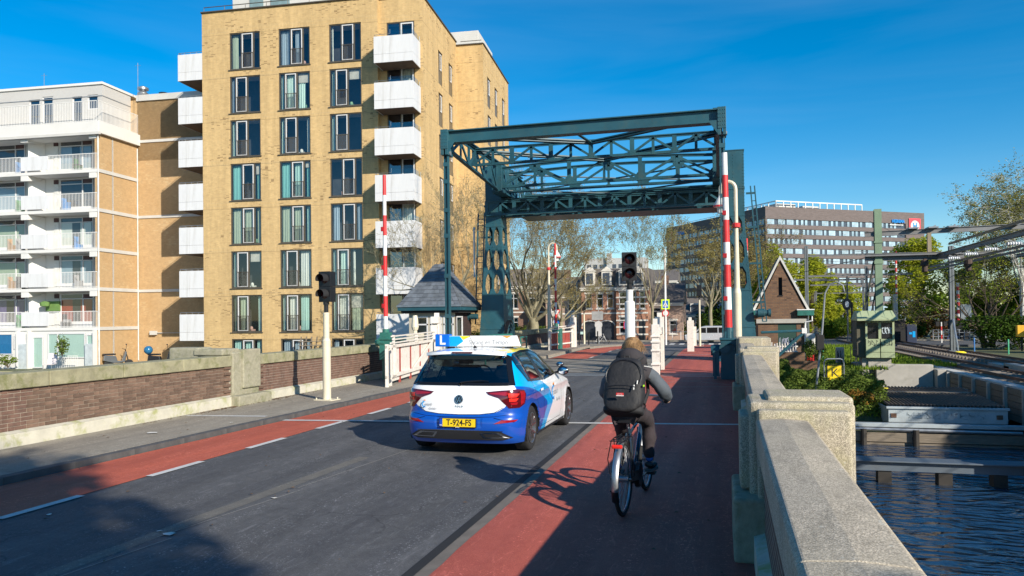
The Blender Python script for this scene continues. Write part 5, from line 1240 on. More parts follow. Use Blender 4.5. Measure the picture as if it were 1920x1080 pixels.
# side windows and screens as polygons in (y,z) / (x,z)
def inpoly(p, poly):
    x, y = p; c = False; j = len(poly)-1
    for i in range(len(poly)):
        xi, yi = poly[i]; xj, yj = poly[j]
        if (yi > y) != (yj > y) and x < (xj-xi)*(y-yi)/(yj-yi)+xi: c = not c
        j = i
    return c
SIDEW = [(.70,1.0),(.53,1.20),(.52,1.30),(.62,1.345),(1.1,1.375),(1.6,1.37),(2.05,1.28),(2.45,1.12),(2.62,.985),(1.6,.955)]
REARW = [(-.68,.985),(.68,.985),(.575,1.30),(.55,1.31),(-.55,1.31),(-.575,1.30)]
FRONTW = [(-.68,1.03),(.68,1.03),(.53,1.36),(-.53,1.36)]
body = MB(); ids = {}; 
def addv(p):
    k = (round(p[0],5), round(p[1],5), round(p[2],5))
    if k not in ids: ids[k] = len(body.v); body.v.append(k)
    return ids[k]
for s_ in (1, -1):
    G = []
    for z in zrows:
        row = []
        for t in tcols:
            x, y, zz = plan(t, z)
            # wheel arches: snap near vertices on to the arch circle, gentle flare
            if abs(x) > .5:
                for a in AX:
                    d = math.hypot(y-a, zz-RW)
                    if WR-.012 < d < WR+.018 and zz > .17: 
                        y = a+(y-a)*WR/d; zz = RW+(zz-RW)*WR/d
                    if WR <= d < WR+.09: x += .010*(1-(d-WR)/.09)
            # shoulder crease, door-handle line
            if .3 < y < 3.7: x += .008*math.exp(-((zz-.80)/.018)**2)-.012*math.exp(-((zz-.68)/.07)**2)*ss(.2,.8,y)*ss(4,3.2,y)
            # tailgate recess for the number plate and bumper step
            if y < .3 and abs(x) < .33 and .40 < zz < .53: y += .010
            row.append((s_*x, y, zz))
        G.append(row)
    for j in range(len(zrows)-1):
        for i in range(len(tcols)-1):
            q4 = [G[j][i], G[j][i+1], G[j+1][i+1], G[j+1][i]]
            cx = sum(p[0] for p in q4)/4; cy = sum(p[1] for p in q4)/4; cz = sum(p[2] for p in q4)/4
            t_ = tcols[i]
            if abs(cx) > .5 and arch_hit(cy, cz, -.002) and 5 < t_ < 15.5: continue
            if t_ > 4.9 and t_ < 15 and inpoly((cy, cz), SIDEW): continue
            if t_ < 5.2 and inpoly((cx, cz), REARW): continue
            if t_ > 13.5 and inpoly((cx, cz), FRONTW): continue
            f = [addv(p) for p in (q4 if s_ > 0 else q4[::-1])]
            if len(set(f)) == 4: body.f.append(tuple(f)); body.m.append(0)
# roof cap: crowned rings from the top loop
loop = [plan(t, zrows[-1]) for t in tcols]
cyc = (loop[0][1]+loop[-1][1])/2
K = 10
def ring(k): 
    u = k/K; return [(x*(1-u), cyc+(y-cyc)*(1-u), 1.435+.022*(1-(1-u)**2)) for x, y, z in loop]
for s_ in (1, -1):
    for k in range(K):
        A, B_ = ring(k), ring(k+1)
        for i in range(len(A)-1):
            q4 = [(s_*p[0],p[1],p[2]) for p in (A[i],A[i+1],B_[i+1],B_[i])]
            f = []; [f.append(v) for v in [addv(p) for p in (q4 if s_ > 0 else q4[::-1])] if v not in f]
            if len(f) >= 3: body.f.append(tuple(f)); body.m.append(0)
# livery material: white with blue lower body, cyan chevron and yellow roof line, printed film boundaries as curves
CARP, nt, b = newmat('car_paint_with_livery_film')
tcn = nd(nt, 'ShaderNodeTexCoord'); sp = nd(nt, 'ShaderNodeSeparateXYZ'); nt.links.new(tcn.outputs['Object'], sp.inputs[0])
def curve(src, x0, x1, y0, y1, pts):
    mr = nd(nt, 'ShaderNodeMapRange'); mr.inputs[1].default_value = x0; mr.inputs[2].default_value = x1; nt.links.new(src, mr.inputs[0])
    fc = nd(nt, 'ShaderNodeFloatCurve'); cv = fc.mapping.curves[0]
    P = [((a-x0)/(x1-x0), (c-y0)/(y1-y0)) for a, c in pts]
    cv.points[0].location = P[0]; cv.points[1].location = P[-1]
    for p in P[1:-1]: cv.points.new(*p)
    for p in cv.points: p.handle_type = 'AUTO_CLAMPED'
    fc.mapping.update(); nt.links.new(mr.outputs[0], fc.inputs['Value'])
    m2 = nd(nt, 'ShaderNodeMapRange'); m2.inputs[3].default_value = y0; m2.inputs[4].default_value = y1; nt.links.new(fc.outputs[0], m2.inputs[0]); return m2.outputs[0]
def mth(op, a, c, clamp=False):
    m = nd(nt, 'ShaderNodeMath', operation=op, use_clamp=clamp)
    for s2, v in ((m.inputs[0], a), (m.inputs[1], c)):
        if isinstance(v, (int, float)): s2.default_value = v
        else: nt.links.new(v, s2)
    return m.outputs[0]
ax = mth('ABSOLUTE', sp.outputs[0], 0)
# rear: blue below this height
zb_ = curve(ax, 0, .9, .5, 1.1, [(0,.572),(.3,.578),(.5,.60),(.62,.66),(.68,.70),(.75,.70),(.80,.72),(.9,.74)])
rear_zone = mth('LESS_THAN', sp.outputs[1], .235)
rear_blue = mth('MULTIPLY', rear_zone, mth('LESS_THAN', sp.outputs[2], zb_))
side_zone = mth('SUBTRACT', 1, rear_zone)
y1c = curve(sp.outputs[2], .15, 1.45, .0, 2.4, [(.15,1.20),(.3,1.32),(.45,1.50),(.58,1.64),(.66,1.52),(.75,1.25),(.85,.85),(.92,.50),(.955,.20),(1.0,.05),(1.45,.0)])
y2c = curve(sp.outputs[2], .15, 1.45, .0, 2.4, [(.15,1.46),(.3,1.60),(.45,1.83),(.60,2.02),(.68,1.98),(.78,1.78),(.88,1.52),(.96,1.30),(1.0,1.2),(1.2,1.0),(1.37,.95),(1.45,.9)])
side_blue = mth('MULTIPLY', side_zone, mth('LESS_THAN', sp.outputs[1], y1c))
side_cyan = mth('MULTIPLY', side_zone, mth('LESS_THAN', sp.outputs[1], y2c))
# not on the roof
lowroof = mth('LESS_THAN', sp.outputs[2], 1.392)
side_cyan = mth('MULTIPLY', side_cyan, lowroof)
yel = mth('MULTIPLY', mth('MULTIPLY', mth('GREATER_THAN', sp.outputs[2], 1.390), mth('LESS_THAN', sp.outputs[2], 1.4345)), mth('GREATER_THAN', sp.outputs[1], .45))
c = mixc(nt, side_cyan, (.80,.81,.83), (.0,.36,.80)); c = mixc(nt, side_blue, c, (.004,.07,.40)); c = mixc(nt, rear_blue, c, (.004,.07,.40)); c = mixc(nt, yel, c, (.85,.68,.02))
nt.links.new(c, b.inputs['Base Color']); b.inputs['Roughness'].default_value = .3; b.inputs['Coat Weight'].default_value = 1; b.inputs['Coat Roughness'].default_value = .03
bo = body.build('body_shell', CARP, car, smooth=True)
# ---- patches laid on the wrap surface
def Tside(y, z):
    """t on the outline where the side reaches y at height z"""
    lo, hi = 5.0, 15.9
    for _ in range(30):
        m = (lo+hi)/2
        if plan(m, z)[1] < y: lo = m
        else: hi = m
    return (lo+hi)/2
def Prear(x, z, off):
    lo, hi = 0, 6.5; ax_ = abs(x)
    for _ in range(28):
        m = (lo+hi)/2
        if plan(m, z)[0] < ax_: lo = m
        else: hi = m
    t = (lo+hi)/2; return wrapP(t, z, off, 1 if x >= 0 else -1)
def wrapP(t, z, off, s_):
    p = Vector(plan(t, z)); a = Vector(plan(min(NT, t+.02), z))-Vector(plan(max(0,t-.02), z)); bz = Vector(plan(t, min(1.43,z+.01)))-Vector(plan(t, max(.17,z-.01)))
    n = a.cross(bz); n.normalize()
    if t > .05 and n.x < 0 and t < 16: n = -n
    if t <= .05: n = Vector((0,-abs(n.y),n.z)).normalized()
    p = p+n*off; return Vector((s_*p.x, p.y, p.z))
def patch(name, poly, mapf, mat, parent, off=.006, thick=.0, res=14, smooth=True, split_below=None):
    """fill a 2-D polygon with a fine mesh and map it on the surface"""
    bm = bmesh.new(); xs = [p[0] for p in poly]; ys = [p[1] for p in poly]; x0,x1,y0,y1 = min(xs),max(xs),min(ys),max(ys)
    vs = [bm.verts.new((x,y,0)) for x, y in poly]; bm.faces.new(vs)
    for i in range(1, res):
        g_ = bm.verts[:]+bm.edges[:]+bm.faces[:]
        bmesh.ops.bisect_plane(bm, geom=g_, plane_co=(x0+(x1-x0)*i/res,0,0), plane_no=(1,0,0))
    rz_ = max(3, int(res*(y1-y0)/(x1-x0)*1.2)) if (x1-x0) > 0 else res; rz_ = min(rz_, 16)
    for i in range(1, rz_):
        g_ = bm.verts[:]+bm.edges[:]+bm.faces[:]
        bmesh.ops.bisect_plane(bm, geom=g_, plane_co=(0,y0+(y1-y0)*i/rz_,0), plane_no=(0,1,0))
    bmesh.ops.triangulate(bm, faces=bm.faces)
    for v in bm.verts: v.co = mapf(v.co.x, v.co.y, off)
    bmesh.ops.recalc_face_normals(bm, faces=bm.faces)
    me = bpy.data.meshes.new(name); bm.to_mesh(me); bm.free(); me.materials.append(mat)
    if smooth: me.polygons.foreach_set('use_smooth', [True]*len(me.polygons))
    o = bpy.data.objects.new(name, me); COL.objects.link(o); o.parent = parent; return o
def ringpatch(name, outer, inner, mapf, mat, parent, off, sub=6):
    """band between two polygons with the same vertex count"""
    q = MB(); n = len(outer); A = []; B_ = []
    for i in range(n):
        for k in range(sub):
            t = k/sub; a0, a1 = outer[i], outer[(i+1)%n]; b0, b1 = inner[i], inner[(i+1)%n]
            A.append(mapf(a0[0]+(a1[0]-a0[0])*t, a0[1]+(a1[1]-a0[1])*t, off)); B_.append(mapf(b0[0]+(b1[0]-b0[0])*t, b0[1]+(b1[1]-b0[1])*t, off))
    m = len(A); q.add(A+B_, [(i,(i+1)%m,m+(i+1)%m,m+i) for i in range(m)]); return q.build(name, mat, parent)
def scale_poly(poly, d):
    """offset polygon outwards by d"""
    n = len(poly); out = []; area = sum(poly[i][0]*poly[(i+1)%n][1]-poly[(i+1)%n][0]*poly[i][1] for i in range(n)); sg = 1 if area > 0 else -1
    for i in range(n):
        p0, p1, p2 = Vector(poly[i-1]), Vector(poly[i]), Vector(poly[(i+1)%n])
        n1 = Vector(((p1-p0).y, -(p1-p0).x)).normalized(); n2 = Vector(((p2-p1).y, -(p2-p1).x)).normalized()
        nn = (n1+n2); nn = nn.normalized()/max(.5, nn.normalized().dot(n1)); out.append(tuple(p1+nn*d*sg))
    return out
TRIM = M('black_gloss_trim', (.008,.008,.009), .12, var=.0)
CGL = glassmat('car_glass', (.30,.36,.38), .10, .01)
CGR = glassmat('rear_screen_glass', (.20,.25,.26), .07, .01)
rw_out = [(-.75,.955),(.75,.955),(.612,1.335),(.58,1.36),(-.58,1.36),(-.612,1.335)]
patch('rear_screen', scale_poly(REARW, .012), Prear, CGR, car, .004, res=24)
ringpatch('rear_screen_surround', rw_out, scale_poly(REARW, -.008), Prear, TRIM, car, .011, 16)
for s_ in (1, -1):
    Ps = (lambda s_: (lambda y, z, off: wrapP(Tside(y, z), z, off, s_)))(s_)
    so = scale_poly(SIDEW, .026)
    patch('side_glass', scale_poly(SIDEW, .012), Ps, CGL, car, .003, res=26)
    ringpatch('window_seal', so, scale_poly(SIDEW, -.006), Ps, TRIM, car, .006)
    for (ya, yb2, za, zb2) in ((1.40,1.36,.955,1.37),(1.49,1.43,.955,1.37),(.86,.80,.96,1.35)):
        w_ = .05 if ya > 1.3 else .025; patch('window_pillar', [(ya-w_,za),(ya+w_*.4,za),(yb2+w_*.4,zb2),(yb2-w_,zb2)], Ps, TRIM, car, .008, res=3)
    # door shut lines, fuel flap, handles
    def line(pts, w=.006, nm='panel_gap', mat=TRIM, off=.0025):
        q = MB()
        for (a, c_) in zip(pts[:-1], pts[1:]):
            n = max(2, int(math.hypot(a[0]-c_[0], a[1]-c_[1])/.04)); d = Vector((c_[0]-a[0], c_[1]-a[1])).normalized(); e_ = Vector((-d.y, d.x))*w/2
            for k in range(n):
                u0, u1 = k/n, (k+1)/n; p0 = (a[0]+(c_[0]-a[0])*u0, a[1]+(c_[1]-a[1])*u0); p1 = (a[0]+(c_[0]-a[0])*u1, a[1]+(c_[1]-a[1])*u1)
                q.quad(Ps(p0[0]-e_.x,p0[1]-e_.y,off), Ps(p1[0]-e_.x,p1[1]-e_.y,off), Ps(p1[0]+e_.x,p1[1]+e_.y,off), Ps(p0[0]+e_.x,p0[1]+e_.y,off))
        return q.build(nm, mat, car)
    line([(.88,.95),(.90,.80),(1.04,.66),(1.10,.52),(1.14,.28)]); line([(1.46,.95),(1.43,.6),(1.42,.28)]); line([(2.62,.95),(2.66,.75),(2.62,.4),(2.55,.28)])
    line([(1.14,.27),(2.55,.27)]); line([(.25,.73),(.95,.80),(1.8,.815),(2.7,.80)], .003, 'crease_shade_line')  # thin black strip along the shoulder crease stands for its shade
    for hy_ in (1.12, 2.0): patch('door_handle', [(hy_,.80),(hy_+.17,.805),(hy_+.165,.835),(hy_+.005,.83)], Ps, M('handle_white', (.8,.8,.82), .2, var=0), car, .028, res=4)
    patch('fuel_flap', [(.62,.80),(.80,.80),(.80,.92),(.62,.92)], Ps, CARP, car, .002, res=5) if s_ > 0 else None
    # sill strip
    patch('sill_trim', [(1.12,.175),(2.9,.175),(2.9,.22),(1.12,.22)], Ps, BLACK, car, .006, res=12)
# ---- tail lamps wrapping the corner: param = arclength-like u (x on the rear, then along the side)
def Pcorner(u, z, off, s_):
    # u: 0 at rear centre, measured along outline
    t = lerp_tab(UT, u); return wrapP(t, z, off, s_)
UT = []; acc = 0; pp = Vector(plan(0,.8)[:2]); UT.append((0,0))
for i in range(1, 160):
    t = i*.05; p2 = Vector(plan(t,.8)[:2]); acc += (p2-pp).length; UT.append((acc, t)); pp = p2
REDL = M('tail_lamp_red', (.30,.008,.014), .12, var=.1, vs=8, coat=.8); REDD = M('tail_lamp_dark', (.085,.004,.008), .1, var=.05, coat=1)
REDB2, rnt, rb = newmat('tail_lamp_bright'); rb.inputs['Base Color'].default_value = (.75,.03,.02,1); rb.inputs['Roughness'].default_value = .2
for s_ in (1, -1):
    Pc = (lambda s_: (lambda u, z, off: Pcorner(u, z, off, s_)))(s_)
    ta = bpy.data.objects.new('tail_lamp', None); COL.objects.link(ta); ta.parent = car
    patch('lamp_cover', [(.385,.875),(.42,.84),(.56,.795),(.66,.70),(.70,.655),(.86,.655),(.985,.70),(1.03,.83),(1.01,.885),(.85,.905),(.6,.895)], Pc, REDD, ta, .010, res=26)
    patch('lamp_band', [(.43,.862),(.45,.848),(.66,.825),(.70,.86),(.66,.875)], Pc, REDL, ta, .0125, res=10)
    patch('lamp_block', [(.69,.80),(.80,.80),(.86,.845),(.69,.855)], Pc, REDB2, ta, .0128, res=6)
    patch('lamp_block', [(.70,.745),(.80,.745),(.835,.785),(.70,.788)], Pc, REDB2, ta, .0128, res=6)
    patch('lamp_block', [(.73,.70),(.81,.70),(.83,.732),(.715,.732)], Pc, REDL, ta, .0128, res=6)
    patch('lamp_side', [(.88,.69),(.96,.715),(1.0,.83),(.98,.87),(.88,.875)], Pc, REDL, ta, .0128, res=8)
    patch('bumper_reflector', [(.50,.452),(.80,.478),(.84,.502),(.60,.500)], Pc, REDL, car, .008, res=10)
    # black lower valance ends with chrome corner
# tailgate edges
def rline(pts, w=.007, nm='panel_gap', mat=TRIM, off=.004, s_=1):
    q = MB()
    for (a, c_) in zip(pts[:-1], pts[1:]):
        n = max(2, int(math.hypot(a[0]-c_[0], a[1]-c_[1])/.03)); d = Vector((c_[0]-a[0], c_[1]-a[1])).normalized(); e_ = Vector((-d.y, d.x))*w/2
        for k in range(n):
            u0, u1 = k/n, (k+1)/n; p0 = (a[0]+(c_[0]-a[0])*u0, a[1]+(c_[1]-a[1])*u0); p1 = (a[0]+(c_[0]-a[0])*u1, a[1]+(c_[1]-a[1])*u1)
            q.quad(Prear(p0[0]-e_.x,p0[1]-e_.y,off), Prear(p1[0]-e_.x,p1[1]-e_.y,off), Prear(p1[0]+e_.x,p1[1]+e_.y,off), Prear(p0[0]+e_.x,p0[1]+e_.y,off))
    return q.build(nm, mat, car)
rline([(-.62,.67),(-.5,.60),(-.3,.575),(0,.568),(.3,.575),(.5,.60),(.62,.67)])
rline([(-.72,.575),(-.5,.545),(-.2,.535),(.2,.535),(.5,.545),(.72,.575)], .004)
rline([(-.76,.47),(-.5,.53)], .006); rline([(.76,.47),(.5,.53)], .006)
VAL = M('valance_black', (.02,.02,.022), .45, var=.1)
patch('lower_valance', [(-.62,.235),(.62,.235),(.74,.265),(.60,.345),(.5,.36),(-.5,.36),(-.60,.345),(-.74,.265)], Prear, VAL, car, .012, res=26)
CHR = M('satin_chrome', (.55,.56,.58), .22, 1, var=.05)
for s_ in (1,-1):
    ringpatch('exhaust_trim', [(s_*.30,.335),(s_*.36,.262),(s_*.70,.262),(s_*.56,.338)], [(s_*.34,.322),(s_*.385,.275),(s_*.63,.275),(s_*.53,.322)], Prear, CHR, car, .016, 4)
rline([(-.62,.355),(-.3,.363),(.3,.363),(.62,.355)], .008, 'valance_chrome_line', CHR, .014)
# spoiler lip with high brake lamp, wiper, roof antenna
q = MB(); n = 24; vs = []
for i in range(n+1):
    x = -.575+1.15*i/n; e2 = (abs(x)/.575)**4
    yy = .20+.10*e2; z0 = 1.425-.03*(x/.575)**2
    vs += [(x,yy+.01,z0-.034),(x,yy+.015,z0+.006),(x,.50,z0+.020-.004*e2),(x,.42,z0-.05)]
q.add(vs, [f for i in range(n) for f in ((4*i,4*i+4,4*i+5,4*i+1),(4*i+1,4*i+5,4*i+6,4*i+2),(4*i,4*i+3,4*i+7,4*i+4))]+[(0,1,2,3),(4*n,4*n+3,4*n+2,4*n+1)])
q.build('roof_spoiler', M('car_white', (.80,.81,.83), .3, var=.0, coat=1), car, smooth=True)
q = MB(); q.box(-.15,.15,.196,.225,1.398,1.418); q.build('high_brake_lamp', REDD, car, bevel=.004)
q = MB(); a = Prear(0,.985,.02); q.path([a, Prear(.10,1.0,.025), Prear(.30,1.012,.022), Prear(.40,1.010,.018)], [.012,.009,.007,.004], 6); q.lathe(tuple(Prear(0,.975,.0)),[(.02,-.03),(.02,.0),(0,.0)],8,axis='y'); q.build('rear_wiper', BLACK, car)
q = MB(); q.lathe((.05,.62,1.452),[(.03,0),(.022,.02),(.008,.04)],8); q.tube((.05,.62,1.47),(-.01,.50,1.66),.0045,.003,6); q.build('roof_antenna', BLACK, car)
# number plate
pl_ = bpy.data.objects.new('number_plate', None); COL.objects.link(pl_); pl_.parent = car; pl_.location = (0.0, -.018, .463); pl_.rotation_euler = (R_(-3),0,0)
q = MB(); q.box(-.27,.27,-.004,.01,-.064,.064); q.build('plate_surround', BLACK, pl_, bevel=.004)
q = MB(); q.box(-.215,.258,-.008,-.003,-.053,.055); q.build('plate_yellow', M('plate_yellow', (.80,.55,.01), .4, var=.02), pl_)
q = MB(); q.box(-.258,-.217,-.008,-.003,-.053,.055); q.build('plate_blue_band', M('plate_blue', (.01,.06,.45), .4, var=.02), pl_)
INK = M('black_ink', (.01,.01,.012), .5, var=0)
text('T-924-FS', .115, INK, pl_, (.022,-.0095,.0), (PI/2,0,0), 'plate_lettering', .001, sx=.86, bold=.002)
text('NL', .03, M('white_ink', (.8,.8,.8), .5, var=0), pl_, (-.238,-.0095,-.035), (PI/2,0,0), 'plate_lettering', .001)
text('autolease', .016, M('white_ink', (.8,.8,.8), .5, var=0), pl_, (0,-.006,-.061), (PI/2,0,0), 'dealer_lettering', .001)
# round badge and model lettering, school decal
bz = .775; by = Prear(0,bz,.0).y
bd = bpy.data.objects.new('badge', None); COL.objects.link(bd); bd.parent = car; bd.location = (0,by-.002,bz); bd.rotation_euler = (R_(-8),0,0)
q = MB(); q.lathe((0,0,0),[(0,-.012),(.052,-.012),(.058,-.008),(.058,.004)],28,axis='y'); q.build('badge_disc', BLACK, bd, smooth=True)
q = MB(); q.lathe((0,0,0),[(.052,-.012),(.053,-.016),(.058,-.016),(.060,-.008)],28,axis='y'); q.build('badge_rim', CHR, bd)
q = MB()
for pts in ([(-.022,.045),(0,-.002),(.022,.045)], [(-.042,.028),(-.018,-.042),(0,-.0),(.018,-.042),(.042,.028)]):
    for a, c_ in zip(pts[:-1], pts[1:]): q.bar((a[0],-.016,a[1]),(c_[0],-.016,c_[1]),.007,.006,up=(0,-1,0))
q.build('badge_letters', CHR, bd)
text('P O L O', .032, CHR, car, (0,Prear(0,.678,.006).y,.678), (PI/2-.12,0,0), 'model_lettering', .002, bold=.0008)
CY = M('decal_cyan', (.0,.33,.75), .4, var=0); ORG = M('decal_orange', (.85,.30,.02), .4, var=0); GRYI = M('decal_grey', (.30,.31,.33), .5, var=0); YEL = M('decal_yellow', (.85,.70,.02), .4, var=0); NAV = M('decal_blue', (.02,.08,.5), .4, var=0)
def decal(parent, loc, rot, s):
    d = bpy.data.objects.new('school_decal', None); COL.objects.link(d); d.parent = parent; d.location = loc; d.rotation_euler = rot; d.scale = (s,s,s)
    q = MB(); pts = [(math.cos(R_(a)),math.sin(R_(a))) for a in range(60,330,15)]
    for (a, c_), r in zip(zip(pts[:-1], pts[1:]), [.02+.016*math.sin(i/17*PI) for i in range(17)]): q.bar((a[0]*.07,0,a[1]*.09),(c_[0]*.07,0,c_[1]*.09),r,.003,up=(0,1,0))
    q.build('logo_arc', CY, d)
    q = MB(); q.bar((-.02,0,-.08),(.05,0,-.11),.02,.003,up=(0,1,0)); q.build('logo_wave', NAV, d)
    q = MB(); q.prism([(-.0,.10),(.06,.115),(.03,.145),(-.02,.135)], lambda a,c_,e:(a,e,c_), -.002,.001); q.build('logo_spark', ORG, d)
    text('omarb', .13, GRYI, d, (.03,-.001,.0), (PI/2,0,0), 'decal_lettering', .001, 'LEFT', sx=.8)
    text('Rijopleiding', .07, GRYI, d, (.20,-.001,-.13), (PI/2,0,0), 'decal_lettering', .001, 'LEFT', sx=.8)
p = Prear(-.52,.70,.014); p1 = Prear(-.30,.70,.014); decal(car, (p.x,p.y-.004,p.z), (-.10,0,math.atan2(p1.y-p.y,p1.x-p.x)), .42)
# right-hand door decal (on the white front door)
p = wrapP(Tside(2.02,.70),.70,.012,1); decal(car, (p.x+.003,p.y,p.z), (0,0,PI/2), 1.05)
# wheels
TYRE = M('tyre_rubber', (.018,.018,.019), .75, var=.2, vs=8, bs=.1); RIMM = M('alloy_dark', (.22,.22,.23), .3, .8, var=.1); RIMF = M('alloy_bright', (.45,.46,.48), .25, 1, var=.05)
WELL = M('wheel_well', (.008,.008,.008), .9, var=.1)
wt = MB(); wt.lathe((0,0,0),[(.215,-.09),(.235,-.098),(.285,-.102),(.308,-.088),(.315,-.06),(.316,0),(.315,.06),(.308,.088),(.285,.102),(.235,.098),(.215,.09)],48,axis='x'); tyre_me = wt.mesh('tyre', TYRE, True)
wr = MB(); wr.lathe((0,0,0),[(.215,.092),(.220,.099),(.212,.102),(.200,.092),(.192,.05),(.19,-.09),(.215,-.092)],48,axis='x'); wr.lathe((0,0,0),[(0,.082),(.03,.082),(.034,.076),(.034,.05)],20,axis='x')
for k in range(5):
    for d_ in (-9, 9):
        a0 = R_(k*72+90+d_*.5); a1 = R_(k*72+90+d_*1.5)
        p0 = Vector((.072,.04*math.cos(a0),.04*math.sin(a0))); p1 = Vector((.086,.205*math.cos(a1),.205*math.sin(a1))); wr.bar(p0,p1,.024,.03,up=(1,0,0))
rim_me = wr.mesh('rim', [RIMM], False)
wd = MB(); wd.lathe((0,0,0),[(0,.02),(.195,.02)],32,axis='x'); wd.lathe((0,0,0),[(0,.03),(.12,.03),(.125,.01)],32,axis='x'); disc_me = wd.mesh('brake_disc', BLACKM)
wf = MB()
for k in range(5):
    for d_ in (-9, 9):
        a0 = R_(k*72+90+d_*.7); a1 = R_(k*72+90+d_*1.5); p0 = Vector((.0895,.06*math.cos(a0),.06*math.sin(a0))); p1 = Vector((.1025,.20*math.cos(a1),.20*math.sin(a1))); wf.bar(p0,p1,.017,.003,up=(1,0,0))
face_me = wf.mesh('spoke_face', RIMF)
for y in AX:
    for s_ in (1,-1):
        w_ = bpy.data.objects.new('wheel', None); COL.objects.link(w_); w_.parent = car; w_.location = (s_*.755, y, RW); w_.rotation_euler = (rnd.uniform(0,6),0,0 if s_ > 0 else PI)
        for me, nm in ((tyre_me,'tyre'),(rim_me,'rim'),(disc_me,'brake_disc'),(face_me,'spoke_face')): inst(me, nm, w_)
        q = MB(); n = 24; vs = []
        for i in range(n+1):
            a = R_(-25+230*i/n); vs += [(s_*.868, y+WR*.995*math.cos(a), RW+WR*.995*math.sin(a)), (s_*.48, y+WR*.97*math.cos(a), RW+WR*.97*math.sin(a))]
        q.add(vs, [(2*i,2*i+2,2*i+3,2*i+1) for i in range(n)]); q.add([(s_*.5,y-.36,.17),(s_*.5,y+.36,.17),(s_*.5,y+.36,.66),(s_*.5,y-.36,.66)],[(0,1,2,3)]); q.build('wheel_arch_liner', WELL, car)
q = MB(); q.box(-.66,.66,.25,3.85,.18,.24); q.build('underbody', WELL, car); q = MB(); q.box(-.48,.48,.3,3.8,.2,.62); q.build('floor_pan', M('interior_dark_plastic', (.02,.02,.022), .8, var=.2), car)
# interior: seats, head rests, dash, wheel, people are not visible
SEAT = M('seat_cloth', (.035,.035,.04), .9, var=.2, vs=20)
for x in (-.36,.36):
    q = MB(); q.box(x-.25,x+.25,1.55,2.05,.62,.74); q.add([(x-.25,1.50,.66),(x+.25,1.50,.66),(x+.23,1.36,1.16),(x-.23,1.36,1.16),(x-.25,1.64,.66),(x+.25,1.64,.66),(x+.23,1.46,1.16),(x-.23,1.46,1.16)],[(0,1,2,3),(7,6,5,4),(0,3,7,4),(1,5,6,2),(3,2,6,7)]); q.build('front_seat', SEAT, car, bevel=.03)
    q = MB(); q.box(x-.12,x+.12,1.35,1.44,1.18,1.32); q.build('head_restraint', SEAT, car, bevel=.03)
q = MB(); q.box(-.58,.58,.78,.98,.6,1.03); q.build('rear_seat', SEAT, car, bevel=.03)
for x in (-.38,0,.38): q = MB(); q.box(x-.11,x+.11,.80,.88,1.02,1.13); q.build('head_restraint', SEAT, car, bevel=.03)
q = MB(); q.box(-.70,.70,2.35,2.9,.7,.98); q.build('dashboard', SEAT, car, bevel=.04)
q = MB(); q.path([(-.36+.17*math.cos(R_(a)),2.2+.04*math.sin(R_(a)),.93+.17*math.sin(R_(a))) for a in range(0,360,20)], .014, 6, closed=True); q.build('steering_wheel', BLACK, car)
# mirrors: right-hand one and the instructor's extra mirror on top
for s_ in (1,-1):
    q = MB(); q.ell((s_*.955,2.42,1.01),.095,.055,.075,14,8); q.tube((s_*.82,2.45,.975),(s_*.92,2.44,.99),.02); q.build('door_mirror', TRIM, car, smooth=True)
    q = MB(); q.ell((s_*.965,2.372,1.01),.075,.012,.055,14,8); q.build('mirror_glass', M('mirror_glass', (.6,.65,.7), .05, 1, var=0), car, smooth=True)
    q = MB(); q.ell((s_*.90,2.45,1.115),.065,.035,.042,12,8); q.build('instructor_mirror', BLACK, car, smooth=True)
    q = MB(); q.ell((s_*.90,2.418,1.118),.052,.01,.034,12,8); q.build('mirror_glass', M('mirror_glass', (.6,.65,.7), .05, 1, var=0), car, smooth=True)
# roof sign
rs = bpy.data.objects.new('roof_sign', None); COL.objects.link(rs); rs.parent = car; rs.location = (.0,1.02,1.462)
q = MB(); q.prism([(-.62,0),(.62,0),(.56,.16),(-.56,.16)], lambda a,c_,e:(a,e,c_), -.05, .05); q.build('sign_box', M('sign_white', (.80,.80,.80), .35, var=.01), rs, fixn=True, bevel=.008)
q = MB(); q.prism([(-.70,0),(-.475,0),(-.475,.185),(-.70,.185)], lambda a,c_,e:(a,e,c_), -.06, .06); q.build('l_block', M('l_blue', (.0,.13,.62), .35, var=.02), rs, fixn=True, bevel=.006)
text('L', .19, M('white_ink', (.8,.8,.8), .5, var=0), rs, (-.585,-.062,.092), (PI/2,0,0), 'sign_letter', .002, bold=.006)
def tri(pts, mat, nm): q = MB(); q.prism(pts, lambda a,c_,e:(a,e,c_), -.0535, -.051); q.build(nm, mat, rs, fixn=True)
tri([(-.472,.004),(-.36,.004),(-.25,.08),(-.31,.156),(-.472,.156)], CY, 'cyan_band'); tri([(-.31,.157),(-.25,.10),(-.13,.157)], YEL, 'yellow_wedge'); tri([(.36,.157),(.43,.125),(.50,.157)], ORG, 'orange_wedge')
text('Sprang en Tempo', .098, GRYI, rs, (.14,-.0525,.062), (PI/2,0,0), 'sign_lettering', .001, sx=.88)
q = MB(); q.box(-.5,-.42,-.04,.04,-.03,0); q.box(.42,.5,-.04,.04,-.03,0); q.build('sign_feet', BLACK, rs)
# front end (unseen side) lamps and grille so the car is whole
for s_ in (1,-1):
    Pc = (lambda s_: (lambda u, z, off: wrapP(NT-lerp_tab(UT, u) if False else max(13.5, NT-u*4.2), z, off, s_)))(s_)
    patch('headlight', [(.35,.66),(.95,.66),(1.05,.74),(.45,.72)], Pc, CHR, car, .01, res=10)
car.location = (-3.475, 9.79, .006); car.rotation_euler = (0,0,R_(-.5))
